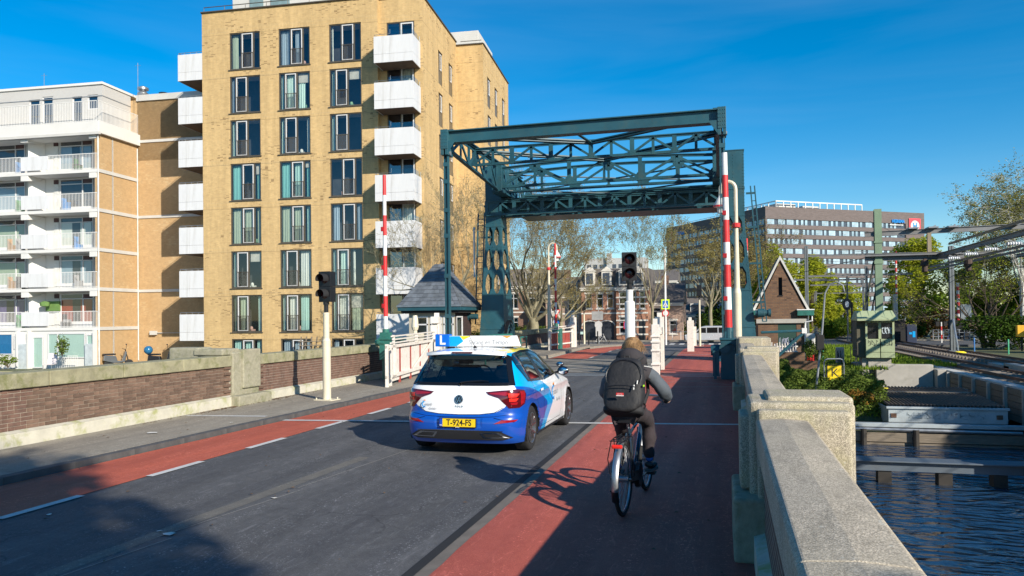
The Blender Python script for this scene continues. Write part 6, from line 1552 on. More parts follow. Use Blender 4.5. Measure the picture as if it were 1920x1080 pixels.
# ---------------------------------------------------------------- people: skinned skeletons
def skin(name, verts, edges, radii, mat, parent, sub=2, root=0, matfn=None, disp=0, seed=0, post=None):
    me = bpy.data.meshes.new(name); me.from_pydata(verts, edges, []); o = bpy.data.objects.new('tmp_skin', me); COL.objects.link(o)
    md = o.modifiers.new('s', 'SKIN'); md.use_smooth_shade = True; md.branch_smoothing = .6
    for i, r in enumerate(radii):
        d = me.skin_vertices[0].data[i]; d.radius = r if isinstance(r, tuple) else (r, r); d.use_root = (i == root)
    s2 = o.modifiers.new('u', 'SUBSURF'); s2.levels = sub; s2.render_levels = sub
    dg = bpy.context.evaluated_depsgraph_get(); dg.update(); nm = bpy.data.meshes.new_from_object(o.evaluated_get(dg)); bpy.data.objects.remove(o)
    nm.name = name; nm.materials.clear()
    for m in (mat if isinstance(mat, (list,tuple)) else [mat]): nm.materials.append(m)
    if disp:
        nm.calc_loop_triangles()
        for v in nm.vertices:
            v.co += v.normal*disp*(noise.noise(Vector(v.co)*9+Vector((seed,0,0)))+.6*noise.noise(Vector(v.co)*21))
    if post:
        for v in nm.vertices: v.co = post(Vector(v.co))
    if matfn:
        for p in nm.polygons: p.material_index = matfn(p.center)
    nm.polygons.foreach_set('use_smooth', [True]*len(nm.polygons))
    r = bpy.data.objects.new(name, nm); COL.objects.link(r); r.parent = parent; return r
SKINM = M('skin', (.52,.32,.24), .55, var=.06); CLOTHD = M('charcoal_jacket_yoke', (.030,.026,.030), .85, var=.25, vs=12, bs=.2, bscale=50)
CLOTHG = M('slate_grey_sleeve', (.075,.088,.105), .8, var=.15, vs=10, bs=.15, bscale=50); TROUS = M('dark_trousers', (.035,.026,.030), .9, var=.25, vs=14, bs=.3, bscale=30)
NYLON = M('black_backpack_nylon', (.013,.013,.015), .7, var=.35, vs=9, bs=.35, bscale=24); STRAPM = M('webbing', (.02,.02,.022), .8, var=.2)
def local_frame(loc, fwd):   # local x forward, y left
    return loc, math.atan2(fwd[1], fwd[0])
BL, BR = local_frame((-.905, 7.20, .012), (.115, 1.2))
# --- bicycle
bk = thing('bicycle', 'grey city bicycle with silver rear mudguard, black rack and red rear lamp', 'bicycle', BL, BR)
BF = M('bike_frame_blue_grey', (.045,.075,.11), .25, .5, var=.1, coat=1); BSIL = M('bike_silver', (.36,.37,.39), .35, .8, var=.08); RUBB = M('bike_tyre', (.018,.018,.018), .8, var=.2)
def bwheel(x, nm):
    w_ = bpy.data.objects.new('wheel', None); COL.objects.link(w_); w_.parent = bk; w_.location = (x,0,.348)
    q = MB(); n = 48; q.path([(.328*math.cos(2*PI*i/n),0,.328*math.sin(2*PI*i/n)) for i in range(n)], .021, 8, closed=True); q.build('tyre', RUBB, w_, smooth=True)
    q = MB(); q.path([(.305*math.cos(2*PI*i/n),0,.305*math.sin(2*PI*i/n)) for i in range(n)], .010, 6, closed=True); q.build('rim', BSIL, w_, smooth=True)
    q = MB()
    for i in range(32):
        a = 2*PI*i/32; b_ = a+(.5 if i % 2 else -.5)*1.2; s_ = .03 if i % 4 < 2 else -.03
        q.tube((.022*math.cos(b_),s_,.022*math.sin(b_)),(.30*math.cos(a),0,.30*math.sin(a)),.0013,n=3,caps=False)
    q.build('spokes', BSIL, w_)
    q = MB(); q.tube((0,-.05,0),(0,.05,0),.03,n=12); q.tube((0,-.075,0),(0,.075,0),.008,n=8); q.build('hub', BSIL, w_)
    return w_
bwheel(0, 'r'); bwheel(1.13, 'f')
q = MB()
BBp = (.47,0,.29); ST = (.24,0,.80); HT = (.90,0,.90); HB = (.945,0,.72)
q.tube(BBp,ST,.019,n=12); q.tube(BBp,(.93,0,.78),.024,n=12); q.tube((.255,0,.72),(.925,0,.84),.016,n=12) ; q.tube(HB,HT,.020,n=12)
for s_ in (1,-1): q.tube((0,s_*.068,.348),(.47,s_*.03,.29),.010,n=8); q.tube((0,s_*.068,.348),(.25,s_*.02,.74),.008,n=8)
q.build('frame', BF, bk, smooth=True)
q = MB()
for s_ in (1,-1): q.path([(.955,s_*.05,.70),(1.0,s_*.055,.55),(1.13,s_*.055,.348)], .012, 8)
q.tube(HB,(.955,0,.69),.022,n=10); q.build('fork', BF, bk, smooth=True)
q = MB(); q.tube(ST,(.215,0,.87),.014,n=10); q.build('seat_post', BSIL, bk, smooth=True); q = MB(); q.tube(HT,(.86,0,1.05),.014,n=10); q.build('stem', BSIL, bk, smooth=True); q = MB()
q.path([(.60,-.31,1.02),(.75,-.30,1.03),(.86,-.2,1.05),(.88,0,1.055),(.86,.2,1.05),(.75,.30,1.03),(.60,.31,1.02)], .012, 8); q.build('handlebar', BSIL, bk, smooth=True)
q = MB(); 
for s_ in (1,-1): q.tube((.58,s_*.312,1.018),(.71,s_*.303,1.028),.018,n=10); q.path([(.75,s_*.27,1.03),(.70,s_*.26,1.0),(.63,s_*.27,.99)],.006,5)
q.build('grips_and_levers', BLACK, bk)
sd_ = MB(); prof = [(-.13,.078),(-.10,.085),(-.03,.065),(.05,.032),(.13,.020)]
vs = []; 
for x, w in prof: vs += [(.20+x,-w,.865),(.20+x,-w*.6,.895),(.20+x,0,.900-.012*(x>0)),(.20+x,w*.6,.895),(.20+x,w,.865)]
sd_.add(vs, [(5*i+k,5*i+5+k,5*i+6+k,5*i+1+k) for i in range(4) for k in range(4)]+[(0,1,2,3,4),(24,23,22,21,20)]+[(0,4,9,5)]); sdo = sd_.build('saddle', BLACK, bk, smooth=True)
# mudguards
def guard(x, a0, a1, name, mat, w=.030):
    q = MB(); n = 22; vs = []
    for i in range(n+1):
        a = R_(a0+(a1-a0)*i/n); 
        for k in range(5):
            t = -1+2*k/4; r = .372-.016*t*t; vs.append((x+r*math.cos(a), t*w, .348+r*math.sin(a)))
    q.add(vs, [(5*i+k,5*i+k+1,5*i+6+k,5*i+5+k) for i in range(n) for k in range(4)]); return q.build(name, mat, bk, smooth=True)
guard(0, 60, 188, 'rear_mudguard', BSIL); guard(0, 188, 205, 'mudguard_flap', BLACK, .034); guard(1.13, 20, 150, 'front_mudguard', BSIL)
q = MB()
for s_ in (1,-1): q.path([(.005,s_*.075,.36),(-.04,s_*.075,.70),(-.10,s_*.07,.735)], .005, 5); q.path([(.18,s_*.05,.745),(-.05,s_*.07,.74),(-.24,s_*.06,.735)], .006, 5); q.path([(.0,s_*.075,.36),(.10,s_*.075,.73)], .005, 5); q.path([(-.16,s_*.075,.725),(-.12,s_*.12,.55),(-.06,s_*.115,.40),(.0,s_*.08,.36)], .005, 5)
for x in (-.24,-.14,-.04,.08): q.tube((x,-.07,.738),(x,.07,.738),.005,n=5)
for y in (-.03,.03): q.tube((-.24,y,.74),(.1,y,.742),.004,n=5)
q.build('luggage_rack', BLACK, bk)
q = MB(); q.box(-.268,-.235,-.05,.05,.672,.708); q.build('rear_lamp', REDB2, bk, bevel=.012)
q = MB(); q.lathe((.47,-.075,.30),[(0,0),(.12,0),(.13,.03),(.13,.05),(.0,.055)],20,axis='y'); q.bar((.47,-.06,.30),(.02,-.06,.37),.03,.10); q.lathe((.47,-.05,.31),[(0,0),(.10,.0),(.11,.1),(0,.11)],16,axis='y'); q.build('drive_unit', BLACK, bk, bevel=.01)
q = MB(); q.bar((.47,-.095,.29),(.63,-.10,.29),.022,.014); q.bar((.47,.085,.29),(.31,.09,.28),.022,.014); q.build('cranks', BSIL, bk)
q = MB(); q.box(.585,.685,-.19,-.11,.28,.302); q.box(.26,.36,.10,.19,.268,.29); q.build('pedals', BLACK, bk, bevel=.004)
q = MB(); q.box(.255,.259,.12,.17,.273,.286); q.build('pedal_reflector', M('reflector_yellow', (.8,.5,.02), .3), bk)
q = MB(); q.tube((.10,.06,.30),(-.10,.10,.24),.009,n=6); q.build('kickstand', BLACK, bk)
# --- rider
rd = thing('person', 'cyclist in a dark hooded jacket with grey sleeves riding away on the red cycle path', 'person', BL, BR)
J = {'pel':(.19,0,1.00),'wai':(.27,0,1.12),'che':(.36,0,1.28),'nck':(.45,0,1.42),'hd0':(.485,0,1.49),'hd1':(.51,0,1.56),
     'sL':(.385,.155,1.36),'eL':(.47,.285,1.13),'wL':(.625,.305,1.05),'sR':(.385,-.155,1.36),'eR':(.46,-.33,1.12),'wR':(.61,-.325,1.045),
     'hL':(.20,.085,.965),'kL':(.57,.115,.68),'aL':(.30,.12,.39),'tL':(.40,.125,.315),'hR':(.20,-.085,.965),'kR':(.66,-.12,.815),'aR':(.60,-.135,.42),'tR':(.72,-.145,.345)}
def sk(names, edges, radii, **k): return dict(verts=[J[n] for n in names], edges=[(names.index(a), names.index(b_)) for a, b_ in edges], radii=radii, **k)
N_ = ['pel','wai','che','nck','hd0','hd1','sL','eL','wL','sR','eR','wR','hL','kL','aL','tL','hR','kR','aR','tR']
E_ = [('pel','wai'),('wai','che'),('che','nck'),('nck','hd0'),('hd0','hd1'),('che','sL'),('sL','eL'),('eL','wL'),('che','sR'),('sR','eR'),('eR','wR'),('pel','hL'),('hL','kL'),('kL','aL'),('aL','tL'),('pel','hR'),('hR','kR'),('kR','aR'),('aR','tR')]
RD = [.11,.10,.12,.055,.075,.085,.055,.042,.028,.055,.042,.028,.08,.052,.033,.03,.08,.052,.033,.03]
s_ = sk(N_, E_, RD); skin('body', s_['verts'], s_['edges'], s_['radii'], SKINM, rd)
s_ = sk(['pel','wai','che','nck','sL','eL','wL','sR','eR','wR'], [('pel','wai'),('wai','che'),('che','nck'),('che','sL'),('sL','eL'),('eL','wL'),('che','sR'),('sR','eR'),('eR','wR')],
        [(.155,.125),(.15,.12),(.16,.13),.085,.092,.068,.047,.092,.070,.050])
skin('jacket', s_['verts'], s_['edges'], s_['radii'], [CLOTHG, CLOTHD], rd, sub=2, disp=.016, seed=3,
     matfn=lambda c: 1 if (abs(c.y) < .205 and c.z > 1.20+.25*max(0,abs(c.y)-.1)) and c.x < .5 else 0)
s_ = sk(['pel','hL','kL','aL','hR','kR','aR'], [('pel','hL'),('hL','kL'),('kL','aL'),('pel','hR'),('hR','kR'),('kR','aR')], [(.135,.12),.105,.080,.058,.105,.080,.058])
skin('trousers', s_['verts'], s_['edges'], s_['radii'], TROUS, rd, sub=2, disp=.014, seed=8)
# hood bunched behind the head: a fat folded ring, higher at the back
q = MB(); n = 26; m = 12; vs = []
for i in range(n):
    a = 2*PI*i/n; bx_, by_ = math.cos(a), math.sin(a)
    back = max(0, -bx_)
    cx, cy, cz = .450+.080*bx_-.015*back, .098*by_, 1.445+.025*back
    for k in range(m):
        b_ = 2*PI*k/m; w = 1+.18*noise.noise(Vector((a*2.2, b_*1.1, 1))); rr = (.058+.020*back)*w; hh = (.068+.038*back)*w
        vs.append((cx+rr*math.cos(b_)*bx_, cy+rr*math.cos(b_)*by_, cz+hh*math.sin(b_)))
q.add(vs, [(i*m+k, ((i+1)%n)*m+k, ((i+1)%n)*m+(k+1)%m, i*m+(k+1)%m) for i in range(n) for k in range(m)]); ho = q.build('hood', CLOTHD, rd, smooth=True)
sb = ho.modifiers.new('s','SUBSURF'); sb.levels = 1; sb.render_levels = 1
# head details facing forward
q = MB(); q.ell((.512,0,1.545),.092,.076,.110,20,14); q.ell((.604,0,1.54),.02,.014,.018,8,6); q.ell((.598,0,1.50),.01,.024,.006,8,4)
for s2 in (1,-1): q.ell((.50,s2*.078,1.54),.02,.010,.028,8,6)
q.build('head', SKINM, rd, smooth=True)
q = MB()
for s2 in (1,-1): q.ell((.597,s2*.03,1.558),.008,.012,.007,8,5)
q.build('eyes', M('eye_white', (.7,.7,.7), .2, var=0), rd, smooth=True)
HAIRM = M('blond_hair', (.27,.155,.065), .55, var=.45, vs=20, stretch=(3,3,.5)); 
q = MB(); vs = []
q.ell((.497,0,1.568),.112,.100,.108,22,14); hr = q.mesh('hair', HAIRM, True)
for v in hr.vertices: 
    v.co.x += .006*noise.noise(v.co*40); v.co.z += .01*noise.noise(v.co*30)
ho2 = inst(hr, 'hair', rd)
q = MB(); r2 = random.Random(5)
for i in range(1400):
    a = r2.uniform(R_(70), R_(290)) if i % 4 else r2.uniform(0, 2*PI); el = r2.uniform(.1, 1.5)
    d = Vector((math.cos(a)*math.cos(el), math.sin(a)*math.cos(el), math.sin(el))); p = Vector((.497,0,1.568))+Vector((d.x*.112,d.y*.100,d.z*.108))
    side = Vector((-math.sin(a),math.cos(a),0)); w = r2.uniform(.0010,.0024); ln = r2.uniform(.05,.125); flow = Vector((d.x*.35+r2.uniform(-.25,.25), d.y*.45-.35+r2.uniform(-.3,.3), -1.0+.5*(el>1.1))).normalized()
    pts = [p]; 
    for k in range(4): flow = (flow+Vector((0,0,-.12))+Vector((r2.uniform(-.14,.14),r2.uniform(-.14,.14),0))).normalized(); pts.append(pts[-1]+flow*ln/4+d*.004)
    vv = []
    for k, pt in enumerate(pts): ww = w*(1-k/4.6); vv += [pt-side*ww, pt+side*ww]
    q.add(vv, [(2*k,2*k+1,2*k+3,2*k+2) for k in range(4)])
q.build('hair_strands', HAIRM, rd, kind='stuff')
# hands closed on the grips
for s2, w in ((1,'wL'),(-1,'wR')):
    W_ = Vector(J[w]); g_ = Vector((.64, s2*.308, 1.03)); 
    skin('hand', [tuple(W_), tuple(W_.lerp(g_, .5)+Vector((0,0,.012))), tuple(g_+Vector((.03,0,.018)))], [(0,1),(1,2)], [.026,(.032,.02),(.034,.018)], SKINM, rd, sub=1)
    for k in range(4):
        x = .615+k*.022; L_ = [.9,1,1.02,.85][k]
        skin('finger', [(x,s2*.290,1.046),(x+.004,s2*.328,1.046*1.0),(x+.004,s2*.338,1.022),(x,s2*.322,1.003+.004*(1-L_)*10)], [(0,1),(1,2),(2,3)], [.010,.0095,.009,.0075], SKINM, rd, sub=1)
    skin('thumb', [(.60,s2*.300,1.045),(.625,s2*.283,1.03),(.655,s2*.285,1.012)], [(0,1),(1,2)], [.011,.010,.008], SKINM, rd, sub=1)
# socks and shoes
SHOE = M('dark_green_shoe', (.012,.03,.035), .6, var=.2); SOLE = M('shoe_sole', (.10,.12,.12), .7); SOCK = M('blue_sock', (.02,.13,.45), .9, var=.2)
for s2, a, t_ in ((1,'aL','tL'),(-1,'aR','tR')):
    A = Vector(J[a]); T = Vector(J[t_]); d = (T-A); d.z = 0; d.normalize()
    heel = A-d*.055+Vector((0,0,-.055)); toe = T+d*.05+Vector((0,0,-.0)); zs_ = (A.z-.075)
    skin('sock', [tuple(A+Vector((0,0,.055))), tuple(A+Vector((0,0,-.02)))], [(0,1)], [.046,.042], SOCK, rd, sub=2)
    skin('shoe', [tuple(A+Vector((0,0,-.012))), tuple(A+Vector((-d.x*.035,-d.y*.035,-.045))), tuple(A+d*.09+Vector((0,0,-.055))), tuple(A+d*.185+Vector((0,0,-.062)))], [(0,1),(1,2),(2,3)], [(.046,.042),(.048,.040),(.048,.036),(.042,.026)], SHOE, rd, sub=2)
    q = MB(); c = A+d*.07; an = math.atan2(d.y,d.x); pts = [(-.125,-.03),(-.10,-.042),(0,-.046),(.09,-.048),(.14,-.03),(.14,.03),(.09,.048),(0,.046),(-.10,.042),(-.125,.03)]
    q.prism(pts, lambda u,v,e:(c.x+u*math.cos(an)-v*math.sin(an), c.y+u*math.sin(an)+v*math.cos(an), e), A.z-.108, A.z-.085); q.build('shoe_sole', SOLE, rd, fixn=True)
text('HUMMEL', .018, BARW, rd, (.27,-.185,1.405), (R_(72),0,-BR+PI/2-.0), 'jacket_lettering', .0006) if False else None
q = MB(); q.bar((.262,-.16,1.398),(.275,-.235,1.385),.004,.007); q.build('jacket_stripe', BARW, rd)
# --- backpack, worn: a thing of its own
bp = thing('backpack', 'black nylon backpack with front pocket worn by the cyclist', 'backpack', BL, BR)
def soft(name, c, sz, mat, parent, tilt=0, sub=3, dis=.012, seed=0, taper=1.0, sq=3.2):
    """rounded soft box: superellipsoid with creases"""
    q = MB(); n, m = 40, 26; vs = []
    def pw(v, e): return math.copysign(abs(v)**e, v)
    e = 2/sq
    for j in range(m+1):
        ph = -PI/2+PI*j/m
        for i in range(n):
            t = 2*PI*i/n; x = pw(math.cos(ph),e)*pw(math.cos(t),e); y = pw(math.cos(ph),e)*pw(math.sin(t),e); z = pw(math.sin(ph),e)
            tp = 1-(1-taper)*(z*.5+.5); vs.append([x*sz[0]*tp, y*sz[1]*tp, z*sz[2]])
    fs = [(j*n+i, j*n+(i+1)%n, (j+1)*n+(i+1)%n, (j+1)*n+i) for j in range(m) for i in range(n)]
    R3 = Matrix.Rotation(tilt, 3, 'Y'); out = []
    for v in vs:
        V = Vector(v); nn = V.normalized(); V += nn*dis*(noise.noise(V*13+Vector((seed,0,0)))+.7*noise.noise(Vector((V.x*4,V.y*9,V.z*26))+Vector((0,seed,0)))); out.append(R3 @ V+Vector(c))
    q.add(out, fs); return q.build(name, mat, parent, smooth=True)
TL = R_(24)
soft('main_bag', (.115,0,1.215), (.105,.205,.280), NYLON, bp, TL, dis=.010, seed=1, taper=.86)
soft('front_pocket', (.005,0,1.10), (.050,.165,.128), NYLON, bp, TL, dis=.006, seed=5, taper=.95)
soft('bottom_panel', (.055,0,.985), (.10,.195,.05), STRAPM, bp, TL, dis=.004, seed=6)
def bpp(u, v, w):     # u back (away), v left, w up in the bag's tilted frame
    V = Matrix.Rotation(TL, 3, 'Y') @ Vector((-u, v, w)); return V+Vector((.115,0,1.215))
q = MB(); q.path([bpp(.085*1.0,.172*math.cos(R_(a)),.07+.165*math.sin(R_(a))) for a in range(-25,206,10)], .005, 5); q.path([bpp(.135,-.135,-.055),bpp(.145,-.05,-.045),bpp(.145,.05,-.045),bpp(.135,.135,-.055)], .005, 5); q.build('zip', BLACK, bp)
q = MB(); q.path([bpp(.0,.03,.265),bpp(.01,.02,.305),bpp(.01,-.02,.305),bpp(.0,-.03,.265)], .009, 6); q.build('top_handle', STRAPM, bp)
for s2 in (1,-1):
    q = MB(); q.path([bpp(-.03,s2*.07,.24),(.36,s2*.12,1.475),(.47,s2*.135,1.42),(.50,s2*.14,1.30),(.40,s2*.17,1.13),(.22,s2*.16,1.03)], .018, 6); q.build('shoulder_strap', STRAPM, bp)
q = MB(); q.tube(bpp(.118,-.115,-.03), bpp(.14,-.118,-.085), .006, n=6); q.tube(bpp(.10,-.14,.02), bpp(.112,-.14,-.02), .005, n=6); q.build('zip_pull', M('pale_zip_pull', (.65,.65,.62), .5), bp)
q = MB(); q.box(-.018,.018,-.004,.004,-.008,.008); o = q.build('lime_tag', M('lime_tag', (.45,.8,.02), .5, var=0), bp); o.location = bpp(.075,-.198,-.02)
lp = bpp(.168,.0,-.145); lo = bpy.data.objects.new('maker_patch', None); COL.objects.link(lo); lo.parent = bp; lo.location = lp; lo.rotation_euler = (0,0,-PI/2)
q = MB(); q.box(-.035,.035,-.006,.0,-.006,.018); q.build('patch_red', REDP, lo); q = MB(); q.box(-.035,.035,-.007,.001,-.012,-.004); q.build('patch_white', BARW, lo)
text('EASTPAK', .012, BARW, lo, (0,-.0075,.006), (PI/2,0,0), 'patch_lettering', .0004)
# --- pedestrian at the street corner
def pedestrian(loc, yaw, label):
    t = thing('person', label, 'person', loc, yaw)
    P = [(0,0,.95),(0,0,1.15),(.02,0,1.35),(.03,0,1.50),(.05,0,1.60),(.05,0,1.70),(.02,.19,1.40),(.02,.27,1.14),(.16,.14,1.08),(.02,-.19,1.40),(.02,-.27,1.14),(.18,-.16,1.06),(0,.09,.9),(.06,.10,.50),(.02,.10,.09),(.15,.11,.05),(0,-.09,.9),(.10,-.10,.5),(-.02,-.10,.10),(.11,-.11,.05)]
    ed = [(0,1),(1,2),(2,3),(3,4),(4,5),(2,6),(6,7),(7,8),(2,9),(9,10),(10,11),(0,12),(12,13),(13,14),(14,15),(0,16),(16,17),(17,18),(18,19)]
    rr = [.12,.115,.13,.06,.085,.085,.07,.055,.035,.07,.055,.035,.10,.075,.05,.04,.10,.075,.05,.04]
    NAVY = M('navy_clothes', (.012,.014,.03), .85, var=.2)
    skin('body', P, ed, rr, [SKINM, NAVY], t, sub=2, matfn=lambda c: 0 if (c.z > 1.5 or (c.x > .12 and 1.0 < c.z < 1.15)) else 1)
    q = MB(); q.ell((.03,0,1.70),.10,.09,.085,12,8); q.build('hair', M('grey_brown_hair', (.25,.18,.13), .8), t, smooth=True)
    b_ = thing('shoulder_bag', 'pale grey shoulder bag held against the pedestrian in dark clothes', 'bag', loc, yaw); q = MB(); q.box(.18,.30,-.22,.2,.95,1.22); q.build('bag_body', M('pale_bag', (.30,.42,.42), .8), b_, bevel=.03); q = MB(); q.path([(.2,.15,1.2),(.08,.05,1.5),(-.05,-.1,1.45),(.2,-.2,1.2)],.012,5); q.build('bag_strap', STRAPM, b_)
    return t
pedestrian((-13.3, 74.6, zr(74.6)+.12), R_(-70), 'pedestrian in dark clothes walking toward the camera at the far street corner')
# ---------------------------------------------------------------- right bank
def leafmat(name, c1, c2, trans=.35):
    m, nt, b = newmat(name); nt.nodes.remove(b); out = nt.nodes['Material Output']
    v = coords(nt); n = noise_n(nt, v, .9, 3); n2 = noise_n(nt, v, 17, 2)
    c = mixc(nt, ramp(nt, n, .3, .7), c1, c2); c = mixc(nt, 1, c, ramp(nt, n2, .25, .75, (.6,.6,.6,1), (1.35,1.35,1.35,1)), 'MULTIPLY')
    d = nd(nt, 'ShaderNodeBsdfDiffuse'); t = nd(nt, 'ShaderNodeBsdfTranslucent'); ms = nd(nt, 'ShaderNodeMixShader'); ms.inputs[0].default_value = trans
    nt.links.new(c, d.inputs[0]); nt.links.new(c, t.inputs[0]); nt.links.new(d.outputs[0], ms.inputs[1]); nt.links.new(t.outputs[0], ms.inputs[2]); nt.links.new(ms.outputs[0], out.inputs[0]); return m
LEAF_Y = leafmat('spring_leaf_yellow_green', (.33,.38,.03), (.46,.47,.05), .5); LEAF_G = leafmat('leaf_green', (.15,.22,.025), (.25,.33,.04), .45); LEAF_D = leafmat('leaf_dark', (.035,.07,.014), (.07,.12,.02), .2)
LEAF_B = leafmat('bud_brown', (.25,.19,.08), (.36,.31,.10), .35); LEAF_I = leafmat('bramble_green', (.075,.12,.025), (.18,.24,.05), .3)
def leaf(q, p, s, r, flat=.0):
    a = r.uniform(0, 2*PI); t = Vector((math.cos(a), math.sin(a), r.uniform(-.6,.6))).normalized(); u = t.cross(Vector((r.uniform(-1,1), r.uniform(-1,1), r.uniform(-.2,1.2)))).normalized()
    q.add([p-t*s, p-u*s*.55, p+t*s, p+u*s*.55], [(0,1,2,3)])
def clump_bush(name, label, c, rx, ry, rz, n, mat, cat='bush', s=.05, seed=0, group=None, kind=None, parts=True):
    r = random.Random(seed); t = thing(name, label, cat, c, 0, group); q = MB()
    lumps = [(Vector((r.uniform(-.7,.7)*rx, r.uniform(-.7,.7)*ry, r.uniform(-.1,.6)*rz)), r.uniform(.3,.6)) for _ in range(9)]
    for _ in range(n):
        l, k = r.choice(lumps); d = Vector((r.gauss(0,1), r.gauss(0,1), r.gauss(0,1))).normalized()*r.uniform(.75,1.05)
        leaf(q, l+Vector((d.x*rx*k, d.y*ry*k, d.z*rz*k)), s*r.uniform(.6,1.4), r)
    q.build('foliage', mat, t)
    q = MB()
    for _ in range(7): q.tube((0,0,-rz*.5), (r.uniform(-.6,.6)*rx, r.uniform(-.6,.6)*ry, r.uniform(.2,.7)*rz), .03, .01, 5)
    q.build('stems', M('twig', (.08,.06,.04), .9), t); return t
# sloping bank
bkm = MB(); xs_ = [.9+i*.5 for i in range(12)]+[6.45,6.5]; ys_ = [30.8,31.5,32.2,33,34,35,36.5,38,40,43,46,50]
vs = []
for y in ys_:
    for x in xs_:
        z = -3.3+2.1*ss(31, 35, y)+.15*ss(35,44,y)+.08*noise.noise(Vector((x,y,0)))
        if x > 6.46: z = -3.5
        vs.append((x,y,z))
n_ = len(xs_); bkm.add(vs, [(j*n_+i,j*n_+i+1,(j+1)*n_+i+1,(j+1)*n_+i) for j in range(len(ys_)-1) for i in range(n_-1)])
BANK = asphalt('bank_soil', (.05,.06,.02), (.08,.09,.035), .4); bkm.build('bank', BANK, kind='structure')
# grass of the bank and behind the kiosk
r = random.Random(2); q = MB()
def bz(x, y): 
    return -3.3+2.1*ss(31,35,y)+.15*ss(35,44,y) if y < 50 else -1.2
GR = leafmat('grass_blades', (.11,.19,.02), (.22,.30,.04), .3)
for _ in range(26000):
    x = r.uniform(3.4, 12.5); y = 33+45*r.random()**1.4
    if x > 8.4 and y < 46: continue
    if x > 6.5 and y < 43: continue
    h = r.uniform(.05,.16)*(1+.012*y); a = r.uniform(0,PI); w = .012+.0006*y; z = max(bz(x,y), -1.34 if y > 46 else -9)
    c_, s_ = math.cos(a)*w, math.sin(a)*w; lx, ly = r.uniform(-.06,.06), r.uniform(-.06,.06)
    q.add([(x-c_,y-s_,z-.02),(x+c_,y+s_,z-.02),(x+lx,y+ly,z+h)], [(0,1,2)])
q.build('grass', GR, kind='stuff')
# bramble and ivy mass on the bank edge
q = MB(); r = random.Random(4)
for _ in range(30000):
    x = r.uniform(1.25, 6.5); y = 32.9+r.random()**.8*6
    if x > 4.2 and y > 35.2 and r.random() < .85: continue
    hh = .5*(.5+.9*noise.noise(Vector((x*.9,y*.9,5))))+.2+.3*ss(3.2,1.4,x)
    z = bz(x,y)+hh*r.random()**.45
    leaf(q, Vector((x,y,z)), r.uniform(.035,.085), r)
q.build('brambles', LEAF_I, kind='stuff')
clump_bush('ivy_bush', 'bright ivy bush growing just behind the middle speckled pillar', (1.95,21.5,-.35), .45,1.0,.75, 0, LEAF_I, s=.04, seed=5) if False else None
clump_bush('ivy_bush', 'ivy bush climbing beside the red box at the kiosk corner', (4.75,42.2,-.35), .55,.7,1.05, 2600, LEAF_I, s=.05, seed=6)
clump_bush('ivy_bush', 'sunlit bramble bush nearest behind the right parapet', (3.1,33.2,-1.5), .8,1.2,.75, 3600, LEAF_I, s=.05, seed=7)
clump_bush('rust_leaved_shrub', 'low shrub with rusty red leaves in front of the yellow K sign', (5.6,33.6,-1.6), .65,.6,.45, 1300, leafmat('rust_leaf', (.20,.11,.03), (.34,.20,.04), .3), s=.04, seed=8)
clump_bush('ivy_bush', 'tangled shrub against the teal fence beside the kiosk wall', (2.6,38.5,-.8), .9,1.3,.75, 3000, LEAF_I, s=.05, seed=9)
# brick kiosk with steep gable
ks = thing('brick_kiosk', 'narrow brick transformer kiosk with steep white-edged gable and graffiti door', 'kiosk', (3.28, 45.0, 0))
KB = brickmat('kiosk_brick', (.22,.125,.07), (.15,.085,.055), (.12,.10,.08), .25, .085, .010, dark=(.05,.035,.03), darkamt=.6, bumpk=.6)
hw = 1.22; q = MB()
holed(q, -hw, hw, -1.4, 1.62, [(-.16,.82,-1.4,1.35)], lambda u,w,v:(u,-w,v), .12)
q.quad((hw,0,-1.4),(hw,3,-1.4),(hw,3,2.2),(hw,0,2.2)); q.quad((-hw,3,-1.4),(-hw,0,-1.4),(-hw,0,2.2),(-hw,3,2.2))
# gable with slit window
apx = 5.05; zg = 1.62
for (pts) in ([(-hw-.2,zg),(-.10,zg),(-.10,4.62),(-hw-.2+.0,zg+.25)], [(.10,zg),(hw+.2,zg),(hw+.2,zg+.25),(.10,4.62)], [(-.10,zg),(.10,zg),(.10,2.95),(-.10,2.95)], [(-.10,3.95),(.10,3.95),(.10,4.62),(0,apx-.1),(-.10,4.62)]):
    q.add([(a,-.06,b_) for a, b_ in pts], [tuple(range(len(pts)))])
q.add([(hw+.2,3,zg),(-hw-.2,3,zg),(0,3,apx-.1)], [(0,1,2)]); q.build('brick_wall', KB, ks)
q = MB(); q.quad((-.12,.1,2.9),(.12,.1,2.9),(.12,.1,4.0),(-.12,.1,4.0)); q.box(-.14,.14,-.1,.0,2.90,2.95); q.build('slit_window', BLACKM, ks)
q = MB(); q.box(-hw-.1,hw+.1,-.12,.02,1.38,1.62); q.build('concrete_lintel', CONC, ks, bevel=.01)
q = MB()
for s_ in (1,-1):
    q.add([(s_*(hw+.34),-.14,2.05),(s_*(hw+.20),-.14,2.05),(0,-.14,apx-.09),(0,-.14,apx+.14),(s_*(hw+.34),.0,2.05),(s_*(hw+.20),.0,2.05),(0,.0,apx-.09),(0,.0,apx+.14)],[(0,1,2,3),(4,7,6,5),(0,3,7,4),(1,5,6,2),(0,4,5,1)])
q.build('bargeboard', M('aged_white_board', (.55,.54,.50), .6, var=.1), ks, fixn=True)
q = MB()
for s_ in (1,-1): q.add([(s_*(hw+.36),-.12,2.0),(0,-.12,apx+.12),(0,3.1,apx+.12),(s_*(hw+.36),3.1,2.0)],[(0,1,2,3)])
q.build('tiled_roof', M('dark_tile', (.07,.06,.055), .8, var=.3, vs=6), ks)
